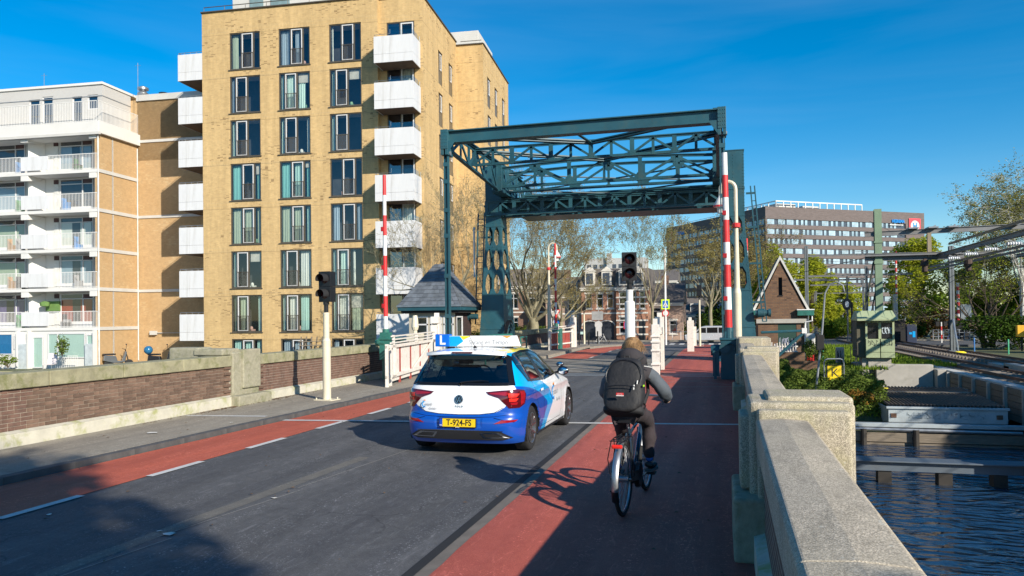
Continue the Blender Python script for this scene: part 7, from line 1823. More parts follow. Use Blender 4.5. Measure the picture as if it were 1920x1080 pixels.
q = MB(); q.box(.85,1.72,-.32,.1,1.80,2.10); q.box(-1.72,-.98,-.32,.1,1.85,2.12); q.build('gutter_box', GREENP, ks, bevel=.01); q = MB(); q.box(.83,1.74,-.34,.12,2.10,2.15); q.box(-1.74,-.96,-.34,.12,2.12,2.16); q.build('gutter_capping', WHITE, ks)
q = MB(); q.box(-.16,.82,.02,.08,-1.4,1.35); do = q.build('steel_door', M('dark_green_door', (.02,.06,.045), .5, var=.1), ks)
GRA = M('pale_graffiti', (.42,.42,.55), .6, var=.1); GRK = M('black_graffiti', (.02,.02,.02), .6)
def scribble(parent, x0, x1, z0, z1, y, n, seed, mat, w=.02, fn=None, name='graffiti'):
    r = random.Random(seed); q = MB(); fn = fn or (lambda a, b_: (a, y, b_)); dx = (x1-x0)/n
    for k in range(n):
        cx = x0+dx*(k+.5); pts = []
        m = r.choice([4,5,6]); base = r.uniform(0, 6)
        for i in range(m*3):
            t = i/(m*3-1); pts.append((cx+dx*.42*math.sin(base+t*r.choice([4,5,7])), z0+(z1-z0)*(.5+.48*math.cos(base*1.7+t*r.choice([3,5,6])))))
        for a, b_ in zip(pts[:-1], pts[1:]): q.bar(fn(*a), fn(*b_), w, .004, up=Vector(fn(0,1))-Vector(fn(0,0)) if False else (0,-1,0))
    return q.build(name, mat, parent)
scribble(do, -.08, .76, -.7, .6, .015, 5, 3, GRA, .03)
q = MB(); q.path([(1.22,-.25,1.85),(1.22,-.25,1.55),(.98+.0,-.2,1.45),(.96,-.18,1.2),(.96,-.15,-1.1)], .045, 7) if False else q.path([(1.62,-.2,1.8),(1.62,-.2,1.50),(1.28,-.12,1.42),(1.26,-.10,1.2),(1.26,-.10,-1.2)], .045, 7); q.build('downpipe', WHITE, ks)
q = MB(); q.box(1.30,1.72,-.2,.25,-.95,-.35); tag(q.build('red_box', REDP, None, bevel=.02), 'small red cabinet beside the kiosk downpipe', 'cabinet').location = (3.28,44.6,0)
q = MB(); q.box(0,.5,0,.35,0,1.15); o = q.build('stone_marker', CONCL, None, bevel=.06); o.location = (4.55,44.8,-.35); tag(o, 'speckled grey box with scrawls beside the kiosk downpipe', 'cabinet')
# low garden wall and white palings in front of the kiosk
t = thing('ivy_wall', 'broken brick garden wall overgrown with ivy in front of the kiosk', 'wall', (2.2,40.8,0)); q = MB(); q.box(-.6,1.9,0,.3,-1.4,-.05); q.box(1.9,2.6,0,.3,-1.4,-.5); q.build('wall_body', KB, t)
t = thing('paling_fence', 'white paling fence between the pylon and the kiosk', 'fence', (1.9,41.6,0)); q = MB(); 
for k in range(15): b_ = MB(); b_.box(k*.13,k*.13+.05,0,.03,-.4,.35+.04*(k%3)); b_.build('paling', WHITEG, t)
q.box(0,1.95,.03,.06,-.1,-.02); q.box(0,1.95,.03,.06,.18,.25); q.build('fence_rail', WHITEG, t)
scribble(ks, -1.1, -.2, -1.0, .3, -.012, 3, 9, GRA, .03)

# leaning grey pole with lamp bracket, K sign
t = thing('leaning_pole', 'leaning grey metal pole in the brambles behind the right parapet', 'pole', (3.62,32.3,-1.3)); q = MB(); q.path([(0,0,0),(.15,.05,1.3),(.30,.1,2.6),(.42,.12,4.0),(.60,.12,4.35),(.85,.1,4.45),(1.08,.08,4.3),(1.14,.08,4.05)], [.045,.045,.04,.035,.03,.03,.03,.03], 8); q.build('pole', STEELD, t, smooth=True)
q = MB(); q.box(.06,.34,-.1,.14,1.75,2.35); q.build('black_box', BLACKM, t, bevel=.02)
t = thing('k_sign', 'yellow sign with a black K hung in a bent grey tube frame', 'sign', (4.62,34.6,-1.35), R_(8)); q = MB(); w = .40
q.path([(-w,0,0),(-w,0,1.15),(-w+.04,0,1.27),(-w+.14,0,1.32),(w-.14,0,1.32),(w-.04,0,1.27),(w,0,1.15),(w,0,0)], .028, 8); q.build('tube_frame', STEEL, t, smooth=True)
q = MB(); q.box(-.33,.33,-.02,.0,.40,1.08); q.build('sign_backing', BLACKM, t); q = MB(); q.box(-.27,.29,-.028,-.021,.42,1.03); q.build('yellow_panel', M('sign_yellow', (.80,.58,.01), .4, var=.04, dirt=(.5,.35,.02), damt=.3), t)
text('K', .50, INK, t, (.02,-.032,.72), (PI/2,0,0), 'sign_letter', .001)
# concrete abutment, cabin
t = thing('abutment', 'pale concrete abutment block of the railway bridge below the green cabin', 'abutment', (8.0,44.2,0)); q = MB(); q.box(0,2.75,.0,.5,-3.6,-.86); q.box(2.78,3.2,-.6,.5,-3.6,-1.08); q.build('front_wall', CONC, t, bevel=.03); q = MB(); q.box(-.9,1.0,.5,2.2,-3.0,-.85); q.build('side_block', CONC, t, bevel=.03)
cb = thing('signal_cabin', 'pale green equipment cabin with overhanging roof and graffiti, perched by the rails', 'cabin', (7.48,44.0,-.50), R_(-1.5)); cb.scale = (.74,.9,.88)
q = MB(); q.box(0,1.9,.25,2.0,0,2.42); q.build('cabin_body', GREENL, cb, bevel=.01)
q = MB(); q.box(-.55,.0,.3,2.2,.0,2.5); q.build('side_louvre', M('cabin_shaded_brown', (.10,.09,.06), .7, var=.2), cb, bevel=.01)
for (a0,a1,b0,b1) in ((0,.93,0,.34),(.97,1.9,0,.34),(0,.93,.34,1.15),(.97,1.9,.34,1.15)): q = MB(); q.box(a0+.01,a1-.01,.0,.24,b0+.01,b1-.01); q.build('lower_panel', GREENL, cb, bevel=.006)
q = MB(); q.box(.0,.13,.1,.25,1.15,2.2); q.box(.86,1.04,.1,.25,1.15,2.2); q.box(1.77,1.9,.1,.25,1.15,2.2); q.box(0,1.9,.1,.25,2.14,2.25); q.build('window_frame', GREENL, cb)
for a in (.14, 1.05): 
    g_ = MB(); g_.box(a,a+.72,.2,.245,1.16,2.14); g_.build('dark_window', M('grimy_dark_glass', (.018,.018,.022), .18, var=.4), cb)
q = MB(); z0, z1 = 2.25, 2.86
q.add([(-.6,-.3,z0),(2.0,-.3,z0),(2.0,2.3,z0),(-.6,2.3,z0),(-.6,-.3,z0+.12),(2.0,-.3,z0+.12),(2.0,2.3,z0+.12),(-.6,2.3,z0+.12),(-.5,.45,z1),(1.85,.45,z1),(1.85,1.6,z1),(-.5,1.6,z1)],
      [(0,3,2,1),(0,1,5,4),(1,2,6,5),(2,3,7,6),(3,0,4,7),(4,5,9,8),(5,6,10,9),(6,7,11,10),(7,4,8,11),(8,9,10,11)]); q.build('cabin_roof', GREENL, cb, bevel=.008)
for k in range(5): q = MB(); q.add([(-.3+k*.52,-.305,z0+.11),(-.27+k*.52,-.305,z0+.11),(-.27+k*.5,.44,z1+.015),(-.3+k*.5,.44,z1+.015)],[(0,1,2,3)]); q.build('roof_seam', GREENM, cb)
scribble(cb, .20, .80, 1.45, 1.95, .195, 3, 21, GRK, .03); scribble(cb, 1.10, 1.78, 1.45, 1.85, .195, 4, 22, M('white_graffiti', (.65,.75,.8), .5), .035); scribble(cb, .1, 1.75, .72, 1.08, -.004, 6, 23, GRK, .02)
q = MB(); q.box(.2,1.7,.3,1.8,-.6,0); q.box(-.2,.25,.4,1.6,-1.2,0); q.build('cabin_plinth', CONC, cb)
q = MB()
for s_ in (0,.45): q.tube((-1.0+s_,.2,-1.2),(-1.0+s_,.2,.75),.02); 
for k in range(6): q.tube((-1.0,.2,-.9+k*.28),(-.55,.2,-.9+k*.28),.012)
q.build('access_ladder', BLACKM, cb)
t = thing('trackside_cabinet','small white-fronted trackside box with black scrawl near the green cabin','cabinet',(6.35,46.5,-1.3)); q = MB(); q.box(0,.42,0,.4,0,1.25); q.build('cabinet_body', CONCL, t, bevel=.03); scribble(t,.05,.37,.2,1.1,-.005,2,31,GRK,.035)
for (x,y,c,lab) in ((6.3,60,(.05,.25,.55),'slim blue marker stake in the grass by the level crossing'),(6.3,52,(.08,.5,.25),'short green marker stake in the grass by the level crossing'),(19.5,68,(.05,.2,.5),'blue marker stake at the far right of the tracks'),(20.6,64,(.08,.45,.25),'green marker stake at the far right of the tracks')):
    q = MB(); q.tube((0,0,0),(0,0,1.1),.05,n=8); q.ell((0,0,1.1),.05,.05,.03,8,4); o = q.build('marker_stake', M('stake_%d'%int(y), c, .5), None); o.location = (x,y,-1.3); tag(o, lab, 'stake')
# ---------------------------------------------------------------- grey fender with corrugated top, beams, timber wall
fn = thing('bridge_fender', 'grey steel fender float with rusty corrugated top in the canal', 'fender', (0,0,0))
PG = M('pale_grey_steel', (.40,.45,.47), .55, .2, var=.08, vs=1.5, dirt=(.25,.26,.25), dscale=1.3, damt=.5)
FX0, FX1, FY, FZ = 6.2, 10.2, 32.0, -1.70
q = MB(); q.box(FX0-.02,FX1+.02,FY-.07,FY-.01,FZ-.60,FZ-.06); q.box(FX0-.1,FX1+.07,FY-.14,FY,FZ-.08,FZ); q.build('front_plate', PG, fn, bevel=.006)
q = MB(); q.add([(FX0-.02,FY,FZ-.6),(FX0-.02,FY,FZ-.04),(FX0-.1,FY+6,FZ-.04),(FX0-.35,FY+7.6,FZ-.3),(FX0-.3,FY+5,FZ-1.2)], [(0,1,2,3,4)]); q.build('side_plate', PG, fn)
COR = M('rusty_corrugated_sheet', (.13,.10,.075), .85, .1, var=.3, vs=3, dirt=(.05,.045,.04), damt=.6)
q = MB(); nrib = 30
def pt(f, hh, e):
    a = (FX0+(FX1-FX0)*f, FY); b_ = (6.55+(10.9-6.55)*f, FY+8.0); return (a[0]+(b_[0]-a[0])*e, a[1]+(b_[1]-a[1])*e, FZ+hh)
for i in range(nrib*4):
    f0, f1 = i/(nrib*4), (i+1)/(nrib*4); h = [0,.07,.07,0][i%4]; h1 = [.07,.07,0,0][i%4]
    q.quad(pt(f0,h,0), pt(f1,h1,0), pt(f1,h1,.62), pt(f0,h,.62)); q.quad(pt(f0,h,.66), pt(f1,h1,.66), pt(f1,h1,1), pt(f0,h,1))
q.build('corrugated_deck', COR, fn); q = MB(); q.box(6.4,10.4,FY+4.9,FY+5.35,FZ-.05,FZ+.09); q.build('cross_plank', TIMBER, fn)
q = MB(); q.box(6.26,6.46,FY-.10,FY-.06,FZ-.42,FZ-.26); q.build('bolt_plate', RUST, fn); q = MB(); q.box(9.85,10.05,FY-.10,FY-.06,FZ-.42,FZ-.26); q.build('bolt_plate', RUST, fn)
scribble(fn, 6.8, 9.5, FZ-.45, FZ-.2, FY-.075, 9, 41, M('faint_graffiti', (.28,.33,.36), .6), .015)
q = MB(); q.ell((7.3,38.4,FZ+.1),.16,.1,.04,8,4); tag(q.build('yellow_bag', M('yellow_litter', (.7,.6,.05), .7), None), 'crumpled yellow bag lying on the corrugated fender top', 'litter')
t = thing('timber_fender_wall', 'weathered timber and steel beam fender wall in front of the corrugated float', 'fender'); q = MB()
q.box(4.8,10.9,31.35,31.65,-2.42,-2.28); q.build('steel_channel', PG, t, bevel=.01); q = MB(); q.tube((4.8,31.4,-2.50),(10.5,31.4,-2.54),.07,n=10); q.build('pipe', STEEL, t, smooth=True)
for (x0,x1) in ((4.8,6.9),(7.1,11.0)): q = MB(); q.box(x0,x1,31.45,31.75,-3.0,-2.64); q.build('timber_beam', TIMBER, t, bevel=.02); q = MB(); q.box(x0,x1,31.5,31.8,-3.3,-3.02); q.build('timber_beam', TIMBER, t, bevel=.02)
for x in (5.2,7.0,10.8): q = MB(); q.tube((x,31.35,-4),(x,31.35,-2.5),.11,n=10); q.build('pile', M('wet_pile', (.03,.025,.02), .6), t)
t = thing('low_walkway_beam', 'long low grey beam on dark piles across the water in the right foreground', 'beam', (0,0,0)); q = MB(); q.box(1.6,11.0,24.35,24.62,-2.74,-2.46); q.box(1.6,11.0,24.2,24.9,-2.46,-2.42); q.build('beam', M('blue_grey_shade_darkened_beam', (.09,.115,.145), .6, var=.1, dirt=(.12,.12,.12)), t, bevel=.01)  # beam colour is darkened to carry the shade lying on it
for x in (2.6,4.6,6.2,7.6,9.6): q = MB(); q.box(x-.18,x+.18,24.4,24.8,-3.6,-2.74); q.build('pile', M('wet_pile', (.03,.025,.02), .6), t)
# ---------------------------------------------------------------- railway
rb = thing('railway_bridge', 'low railway bridge with timber-clad side girders carrying the tracks over the canal', 'bridge')
q = MB(); q.box(11.3,19.5,2,48,-1.75,-1.32); q.build('bridge_slab', CONC, rb)
q = MB(); q.box(11.25,11.75,2,48,-1.32,-1.10); q.build('edge_beam', CONCL, rb, bevel=.02)
for k in range(23):
    y = 3+k*2.0
    for j in range(5): 
        b_ = MB(); b_.box(11.16,11.22,y+.04,y+1.9,-2.45+j*.26,-2.45+j*.26+.24); b_.build('side_board', TIMBER, rb)
    b_ = MB(); b_.box(11.05,11.24,y-.08,y+.08,-2.55,-1.15); b_.build('side_post', CONC, rb)
for y in (10, 26, 40): q = MB(); q.box(11.0,19.6,y,y+1.2,-4,-1.75); q.build('pier', CONC, rb, bevel=.03)
q = MB(); q.box(14.55,15.1,22,46,-1.32,-.86); q.box(14.55,15.1,45.2,48.5,-1.32,-.98); q.build('centre_beam', CONC, rb, bevel=.02)
t = thing('concrete_dolphin','concrete block with a grey pipe at the right edge by the railway bridge','bollard',(8.35,23.2,0)); q = MB(); q.box(0,.9,0,.9,-4,-1.35); q.build('block', CONC, t, bevel=.03); q = MB(); q.tube((.25,.2,-1.4),(.25,.2,.15),.045,n=8); q.build('pipe', STEEL, t)
BAL = asphalt('ballast', (.12,.095,.075), (.17,.14,.11), .2)
q = MB(); q.add([(11.75,48,-1.30),(19.6,48,-1.30),(19.0,78.9,-1.25),(12.0,78.9,-1.25)],[(0,1,2,3)]); q.add([(12,90.2,-1.22),(19,90.2,-1.22),(27,150,-1.1),(20,150,-1.1)],[(0,1,2,3)]); q.add([(20,150,-1.1),(27,150,-1.1),(75,320,-1.0),(68,320,-1.0)],[(0,1,2,3)]); q.build('ballast_bed', BAL, kind='structure')
def trackx(y): return 0 if y < 88 else .0028*(y-88)**1.62 
for tr, xo in enumerate((12.45, 16.35)):
    t = thing('railway_track', ['left-hand railway track crossing the bridge and curving away','right-hand railway track crossing the bridge beyond the centre beam'][tr], 'railway track')
    for dx in (0, 1.435):
        q = MB(); pts = [(xo+dx+trackx(y), y, -1.06) for y in list(range(2,90,6))+list(range(90,300,8))]
        for a, b_ in zip(pts[:-1], pts[1:]): q.bar(a,b_,.07,.13); 
        q.build('rail', RUST, t)
    sl = MB(); sl.box(-.55,1.985,-.12,.12,-1.28,-1.13); sme = sl.mesh('sleeper', M('sleeper_concrete', (.22,.19,.16), .9, var=.2))
    for k in range(110):
        y = 3+k*.75; 
        if 77.5 < y < 90: continue
        inst(sme, 'sleeper', t, (xo+trackx(y), y, 0))
# catenary: green mast, portals, poles, conductor beams
cm = thing('catenary_mast', 'tall pale green steel mast with lattice brace rising behind the green cabin', 'catenary mast', (8.8,47.5,-1.2))
q = MB(); q.box(-.19,.19,-.16,-.13,0,9.05); q.box(-.19,.19,.13,.16,0,9.05); q.box(-.02,.02,-.13,.13,0,9.05); q.box(-.24,.24,-.2,.2,5.9,6.1); q.box(-.24,.24,-.2,.2,7.1,7.2); q.build('mast_column', GREENM, cm)
q = MB(); q.bar((-1.35,0,0),(-.25,0,6.0),.09,.09); q.bar((-1.0,0,0),(-.2,0,4.2),.06,.06)
for k in range(5): z = .8+k*.95; q.bar((-1.35+1.1*z/6,0,z),(-.15,0,z+.25),.06,.05)
q.build('lattice_brace', M('dark_brace', (.03,.04,.03), .7), cm)
GRB = M('weathered_grey_beam', (.17,.175,.18), .6, .2, var=.15, dirt=(.17,.14,.11), damt=.6); TANB = M('tan_beam', (.26,.21,.14), .7, var=.15)
cp = thing('catenary_portal', 'grey steel catenary crossbeams running right from the green mast over the tracks', 'catenary portal')
def hbeam(q, a, b_, w=.16, h=.26): 
    q.bar(Vector(a)+Vector((0,0,h/2)), Vector(b_)+Vector((0,0,h/2)), w, .03); q.bar(Vector(a)-Vector((0,0,h/2)), Vector(b_)-Vector((0,0,h/2)), w, .03); q.bar(a, b_, .03, h)
q = MB(); hbeam(q,(8.1,47.5,6.42),(26,47.5,6.75)); q.build('upper_crossbeam', GRB, cp); q = MB(); hbeam(q,(8.1,47.5,5.02),(13.2,47.5,5.0)); hbeam(q,(8.1,47.2,5.2),(13.0,47.2,5.2),.1,.12); q.build('lower_crossbeam', GRB, cp)
q = MB(); q.box(11.35,11.55,47.4,47.6,5.0,6.4); q.build('drop_post', TANB, cp)
for x in (10.6,11.6,12.6,15.6,19.5): q = MB(); q.box(x-.25,x+.25,47.1,47.9,6.62,6.70); q.bar((x-.3,47.5,6.5),(x+.2,47.5,6.8),.06,.06); q.build('clamp', STEELD, cp)
q = MB()
for x in (11.2,13.4): q.lathe((x,47.5,4.15),[(.05,0),(.16,.05),(.16,.35),(.22,.4),(.2,.65),(.08,.8)],10); q.bar((x-.6,47.5,4.9),(x+.7,47.5,4.9),.05,.05)
q.build('hanger_clamps', M('rust_dark', (.07,.045,.035), .8), cp)
cbm = thing('conductor_beams', 'long grey overhead conductor beams running along the railway bridge toward the camera', 'overhead beam')
for (x,z,mat,w,h,ya) in ((11.9,5.08,GRB,.16,.20,47.6),(12.6,4.7,GRB,.07,.08,52),(12.05,5.6,TANB,.06,.08,46),(14.0,4.8,GRB,.07,.09,60),(15.6,4.9,GRB,.12,.17,47)):
    q = MB(); hbeam(q,(x,4,z),(x,ya,z),w,h); q.build('conductor_beam', mat, cbm)
INS = M('white_insulator', (.72,.74,.76), .3)
for k in range(14):
    y = 8+k*2.9
    for (x,z) in ((12.25,4.8),(16.0,4.7)):
        q = MB(); q.lathe((x-.35,y,z),[(.02,0),(.09,.05),(.05,.1),(.09,.15),(.05,.2),(.09,.25),(.05,.3),(.09,.35),(.05,.4),(.09,.45),(.05,.5),(.09,.55),(.02,.6)],10,axis='x'); q.build('insulator', INS, cbm)
        q = MB(); q.bar((x-.5,y,z+.25),(x+.4,y,z-.1),.04,.05); q.build('bracket', STEELD, cbm)
q = MB()
def wire(a, b_, sag=.3, r=.012, n=10):
    a, b_ = Vector(a), Vector(b_); pts = [a.lerp(b_, i/n)-Vector((0,0,sag*4*(i/n)*(1-i/n))) for i in range(n+1)]; q.path(pts, r, 4)
for x in (13.2,17.1): wire((x,8,4.2),(x,47,4.5),.1,.02); wire((x,47,4.5),(x,95,4.4),.15,.02); wire((x,8,5.0),(x,47,5.2),.3,.02); wire((x,47,5.3),(x,95,5.4),.7,.02); wire((x,95,5.4),(x+8,150,5.4),.7,.025)
wire((8.35,47.5,7.2),(13.0,47.5,4.9),.1); wire((13.1,47.5,7.2),(13.6,47.5,5.3),.0); wire((9,47.5,5.3),(-2,80,4.6),.3,.02); wire((6.2,70,6.8),(24,64,5.2),.4,.02)
for k in range(9): wire((13.2,12+k*4,4.25),(13.2,12+k*4,4.9),0,.008,1)
tag(q.build('overhead_wires', BLACKM, None), 'thin black overhead wires strung above the railway tracks', 'wires')
def pole(label, x, y, zt, w=.11, mat=STEELD, arm=None):
    t = thing('catenary_pole', label, 'catenary pole', (x,y,-1.25)); q = MB(); q.box(-w,w,-w,-w+.03,0,zt+1.25); q.box(-w,w,w-.03,w,0,zt+1.25); q.box(-.02,.02,-w,w,0,zt+1.25); q.box(-w*2,w*2,-w*2,w*2,-.1,.25); q.build('pole_column', mat, t)
    if arm: q = MB(); [hbeam(q,(0,0,a+1.25),(l,0,a+1.25),.1,.14) for a, l in arm]; q.bar((0,0,arm[0][0]+2.0),(arm[0][1]*.8,0,arm[0][0]+1.3),.04,.04); q.build('pole_arm', GRB, t)
POLEG = M('galvanised_pole', (.15,.17,.18), .6, .3, var=.15)
pole('dark grey pole with a white foot right of centre beside the tracks', 16.9,64,6.9,.16,POLEG,[(6.3,3.5)])
pole('grey pole left of the green mast with long crossbeam to it', 8.3,80,8.6,.16,POLEG,[(7.6,9.5),(5.6,9.5)])
pole('slim grey pole at the left end of the low crossbeam', 7.2,88,6.6,.14,POLEG,[(5.6,4.0)])
pole('grey pole far behind, between the kiosk and the green mast', 9.9,110,6.2,.2,POLEG); pole('pair of pale poles beyond the curve of the tracks', 14.2,125,5.6,.2,STEEL,[(5.0,9)])
pole('grey pole just right of the green mast', 15.1,88,6.9,.13,POLEG,[(6.5,3),(5.5,-5.5)]); pole('thin dark pole between green mast and grey pole', 12.9,86,6.0,.07,POLEG)
pole('distant pole over the curving tracks', 16.8,100,6.0,.1,STEELD,[(5.4,-6)]); 
t = thing('pole_foot_marker','bright yellow cover at the foot of the pole beside the tracks','marker',(17.0,62.6,-1.25)); q = MB(); q.ell((0,0,.12),.45,.2,.14,10,5); q.build('yellow_cover', YEL, t); q = MB(); q.path([(.0,.4,.2),(-.1,.5,1.2),(-.1,.9,2.0),(-.1,1.2,2.6)],.07,6); q.build('white_conduit', STEEL, t)
# level crossing furniture
def rw_post(label, x, y, h, lamp=True, w=.14, z=-1.2):
    t = thing('crossing_post', label, 'crossing signal', (x,y,z)); n = int(h/.42)
    for k in range(n): q = MB(); q.tube((0,0,k*.42),(0,0,k*.42+.42),w/2,n=8); q.build('post_section', REDP if k % 2 else BARW, t)
    if lamp: q = MB(); q.box(-.5,-.2,-.15,.1,h-.6,h-.15); q.box(.2,.5,-.15,.1,h-.6,h-.15); q.bar((-.4,0,h-.4),(.4,0,h-.4),.06,.06); q.build('flasher_lamps', BLACKM, t)
    return t
rw_post('striped red and white post with twin flashers at the level crossing', 21.2,84,2.3)
t = rw_post('raised striped boom of the level crossing, left of the striped post', 17.6,86,8.6,False,.2,-.2); q = MB(); q.box(-.7,.7,-.4,.4,-1.1,1.3); q.build('boom_motor', BLACKM, t); q = MB(); q.box(-.35,.05,-.3,.2,1.3,4.0); q.build('grey_counter_arm', STEEL, t)
t = rw_post('shorter raised striped boom beside the dark grey pole', 24.9,92,5.8,False,.3,-.4); q = MB(); q.box(-.9,.9,-.5,.5,-.9,1.4); q.build('boom_motor', BLACKM, t); q = MB(); q.box(.2,1.2,-.2,.2,1.4,3.1); q.build('grey_box', STEEL, t)
t = rw_post('slim striped boom behind the kiosk at the left of the crossing', 6.2,84,6.6,False,.14,0)
t = thing('railway_signal', 'black oval railway signal head on a dark pole right of the green mast', 'railway signal', (12.7,82,-1.2)); q = MB(); q.tube((0,0,0),(0,0,4.2),.1,n=8); q.build('signal_post', BLACKM, t); q = MB(); q.prism([(.42*math.cos(2*PI*i/16),.62*math.sin(2*PI*i/16)) for i in range(16)], lambda a,b_,d:(a-.45,d,b_+4.0), -.1,.15); q.build('signal_head', BLACK, t, fixn=True); q = MB(); q.prism([(.18*math.cos(2*PI*i/12),.32*math.sin(2*PI*i/12)) for i in range(12)], lambda a,b_,d:(a-.45,d,b_+4.0), -.13,-.11); q.build('signal_lens', M('grey_lens', (.5,.55,.6), .2), t, fixn=True)
t = thing('info_board','small white and blue notice on a short post by the tracks','sign',(15.6,82,-1.2)); q = MB(); q.box(-.35,.35,-.02,.02,.9,2.1); q.build('board', M('notice_blue_white', (.45,.6,.7), .5, var=.4, vs=6), t); q = MB(); q.tube((0,.05,0),(0,.05,1.0),.05); q.box(-.9,.9,.1,.9,0,.8); q.build('post_and_base', BLACKM, t)
t = thing('utility_cabinet','dark blue cabinet with stickers at the level crossing','cabinet',(18.1,84,-1.2)); q = MB(); q.box(0,.9,0,.7,0,1.9); q.build('cabinet_body', M('dark_blue_cabinet', (.015,.025,.06), .6), t, bevel=.03); q = MB(); q.box(.5,.75,-.02,0,.6,1.2); q.box(.2,.45,-.02,0,.9,1.1); q.build('stickers', CY, t)
t = thing('green_cabinet','pale green lineside cabinet with ladder at the right edge','cabinet',(23.3,66.0,-1.3)); q = MB(); q.box(0,3.0,0,1,0,2.1); q.build('cabinet_body', GREENL, t, bevel=.02); q = MB(); q.bar((.3,-.3,0),(1.5,-.3,2.3),.12,.1); q.bar((.9,-.3,0),(2.1,-.3,2.3),.12,.1)
for k in range(5): q.bar((.5+k*.24,-.3,.4+k*.42),(1.1+k*.24,-.3,.4+k*.42),.08,.08)
q.build('ladder', M('dark_brace', (.03,.04,.03), .7), t)
t = thing('yellow_box','small orange-yellow box on a post left of the green cabinet','box',(22.2,67.0,-1.2)); q = MB(); q.box(0,.7,0,.4,1.1,2.0); q.build('box_body', M('orange_yellow', (.75,.4,.02), .5), t, bevel=.03); q = MB(); q.tube((.35,.2,0),(.35,.2,1.1),.06); q.build('post', BLACKM, t)
t = thing('crossing_fence','grey rail fence beyond the tracks at the level crossing','fence',(22.0,90.5,-1.1)); q = MB()
for z in (.4,.8,1.1): q.bar((0,0,z),(6,0,z),.06,.06)
q.build('rails', STEELD, t)
for k in range(12): q = MB(); q.box(k*.5,k*.5+.08,-.04,.04,0,1.15); q.build('fence_post', STEELD, t)
# ---------------------------------------------------------------- office block far behind
ofb = thing('office_block', 'long dark brick office block with striped window bands and a red and white H sign', 'building', (15.6,275.6,-1.2), math.atan2(39.9,58.4))
OBR = brickmat('office_brick', (.165,.135,.13), (.135,.11,.105), (.13,.115,.11), 1.2, .35, .03, bumpk=.05)
LW = 71.5; HT_ = 40.4; DW = 66.0
nf = 11; pitch = 3.38; ztop = 36.2; wh = 1.95
fronts = [lambda u,w,v:(u,-w,v), lambda u,w,v:(-w,u,v)]
floors = [ztop-wh-k*pitch for k in range(nf)]
q = MB()
holed(q, 0, LW, 0, HT_, [(.6, LW-(9.0 if k < 5 else .8), z, z+wh) for k, z in enumerate(floors)], fronts[0], .5)
holed(q, 0, DW, 0, HT_, [(.8 if True else 0, DW-1.5, z, z+wh) for z in floors], fronts[1], .5)
q.quad((LW,0,0),(LW,DW,0),(LW,DW,HT_),(LW,0,HT_)); q.quad((0,DW,0),(LW,DW,0),(LW,DW,HT_),(0,DW,HT_)); q.quad((0,0,HT_-.3),(LW,0,HT_-.3),(LW,DW,HT_-.3),(0,DW,HT_-.3))
q.build('brick_wall', OBR, ofb)
OPAN = M('office_pale_glass', (.30,.41,.48), .12, var=.35, vs=.35, spec=.8, rnd_obj=.25); OPD = M('office_dark_panel', (.055,.07,.095), .2, var=.3); OFR = M('office_frame', (.5,.53,.55), .4)
q = MB()
for z in floors:
    q.quad((.6,.42,z),(LW-.8,.42,z),(LW-.8,.42,z+wh),(.6,.42,z+wh)); q.quad((.42,.8,z),(.42,DW-1.5,z),(.42,DW-1.5,z+wh),(.42,.8,z+wh))
q.build('window_band', OPD, ofb)
ro = random.Random(8); npn = 0; rest = MB()
pw = {}
for w in (1.0, 2.9):
    p_ = MB(); p_.box(0,w,.25,.35,.08,wh-.08); 
    if w > 2: p_.cur = 1; p_.box(w*.5-.04,w*.5+.04,.2,.25,.08,wh-.08); p_.box(0,w,.2,.25,wh*.5-.03,wh*.5+.03)
    pw[w] = p_.mesh('window_pane', [OPAN, OFR])
for fk, z in enumerate(floors):
    for side, lim in ((0, LW-(9.4 if fk < 5 else 1.2)), (1, DW-2)):
        x = .9
        while x < lim-3:
            w = 2.9 if ro.random() < .34 else 1.0
            if npn < 300 and side == 0 and fk < 9:
                inst(pw[w], 'window_pane', ofb, (x,0,z)); npn += 1
            else:
                if side == 0: rest.box(x,x+w,.25,.35,z+.08,z+wh-.08)
                else: rest.box(.25,.35,x,x+w,z+.08,z+wh-.08)
            x += w+ro.choice([.75,1.1,1.1,1.6])
rest.build('window_panes', OPAN, ofb, kind='stuff')
q = MB()
for z0 in (HT_+2.4,): q.bar((6,2,z0),(44,2,z0),.3,.35); q.bar((6,2,z0),(6,30,z0),.3,.35); q.bar((2,3,HT_+.9),(2,60,HT_+.9),.15,.15)
for k in range(13): q.bar((6+k*3.16,2,HT_-.3),(6+k*3.16,2,HT_+2.4),.3,.25)
for k in range(8): q.bar((6,2+k*4,HT_-.3),(6,2+k*4,HT_+2.4),.3,.25)
for k in range(12): q.bar((2,3+k*5,HT_-.3),(2,3+k*5,HT_+.9),.15,.15)
q.build('roof_frame', BARW, ofb); q = MB(); q.box(8,16,4,12,HT_-.3,HT_+1.9); q.box(20,27,5,12,HT_-.3,HT_+1.6); q.build('roof_plant', CONCL, ofb)
sg = bpy.data.objects.new('logo_sign', None); COL.objects.link(sg); sg.parent = ofb; sg.location = (66.6,-.35,35.4); sg.scale = (1.18,1,1.15)
q = MB(); q.box(-2.35,2.35,0,.3,-2.45,2.45); q.build('red_panel', M('logo_red', (.78,.06,.08), .4, var=0), sg, bevel=.1)
q = MB(); q.lathe((0,-.02,0),[(0,-.03),(1.75,-.03),(1.75,.02)],32,axis='y'); q.build('white_disc', BARW, sg)
text('H', 2.6, M('logo_blue', (.0,.25,.65), .4, var=0), sg, (0,-.1,0), (PI/2,0,0), 'logo_letter', .05, bold=.06)
text('HEEREMA', 1.6, M('logo_blue2', (.0,.22,.62), .4, var=0), ofb, (58.6,-.3,36.9), (PI/2,0,0), 'name_lettering', .08, bold=.05, sx=.88)
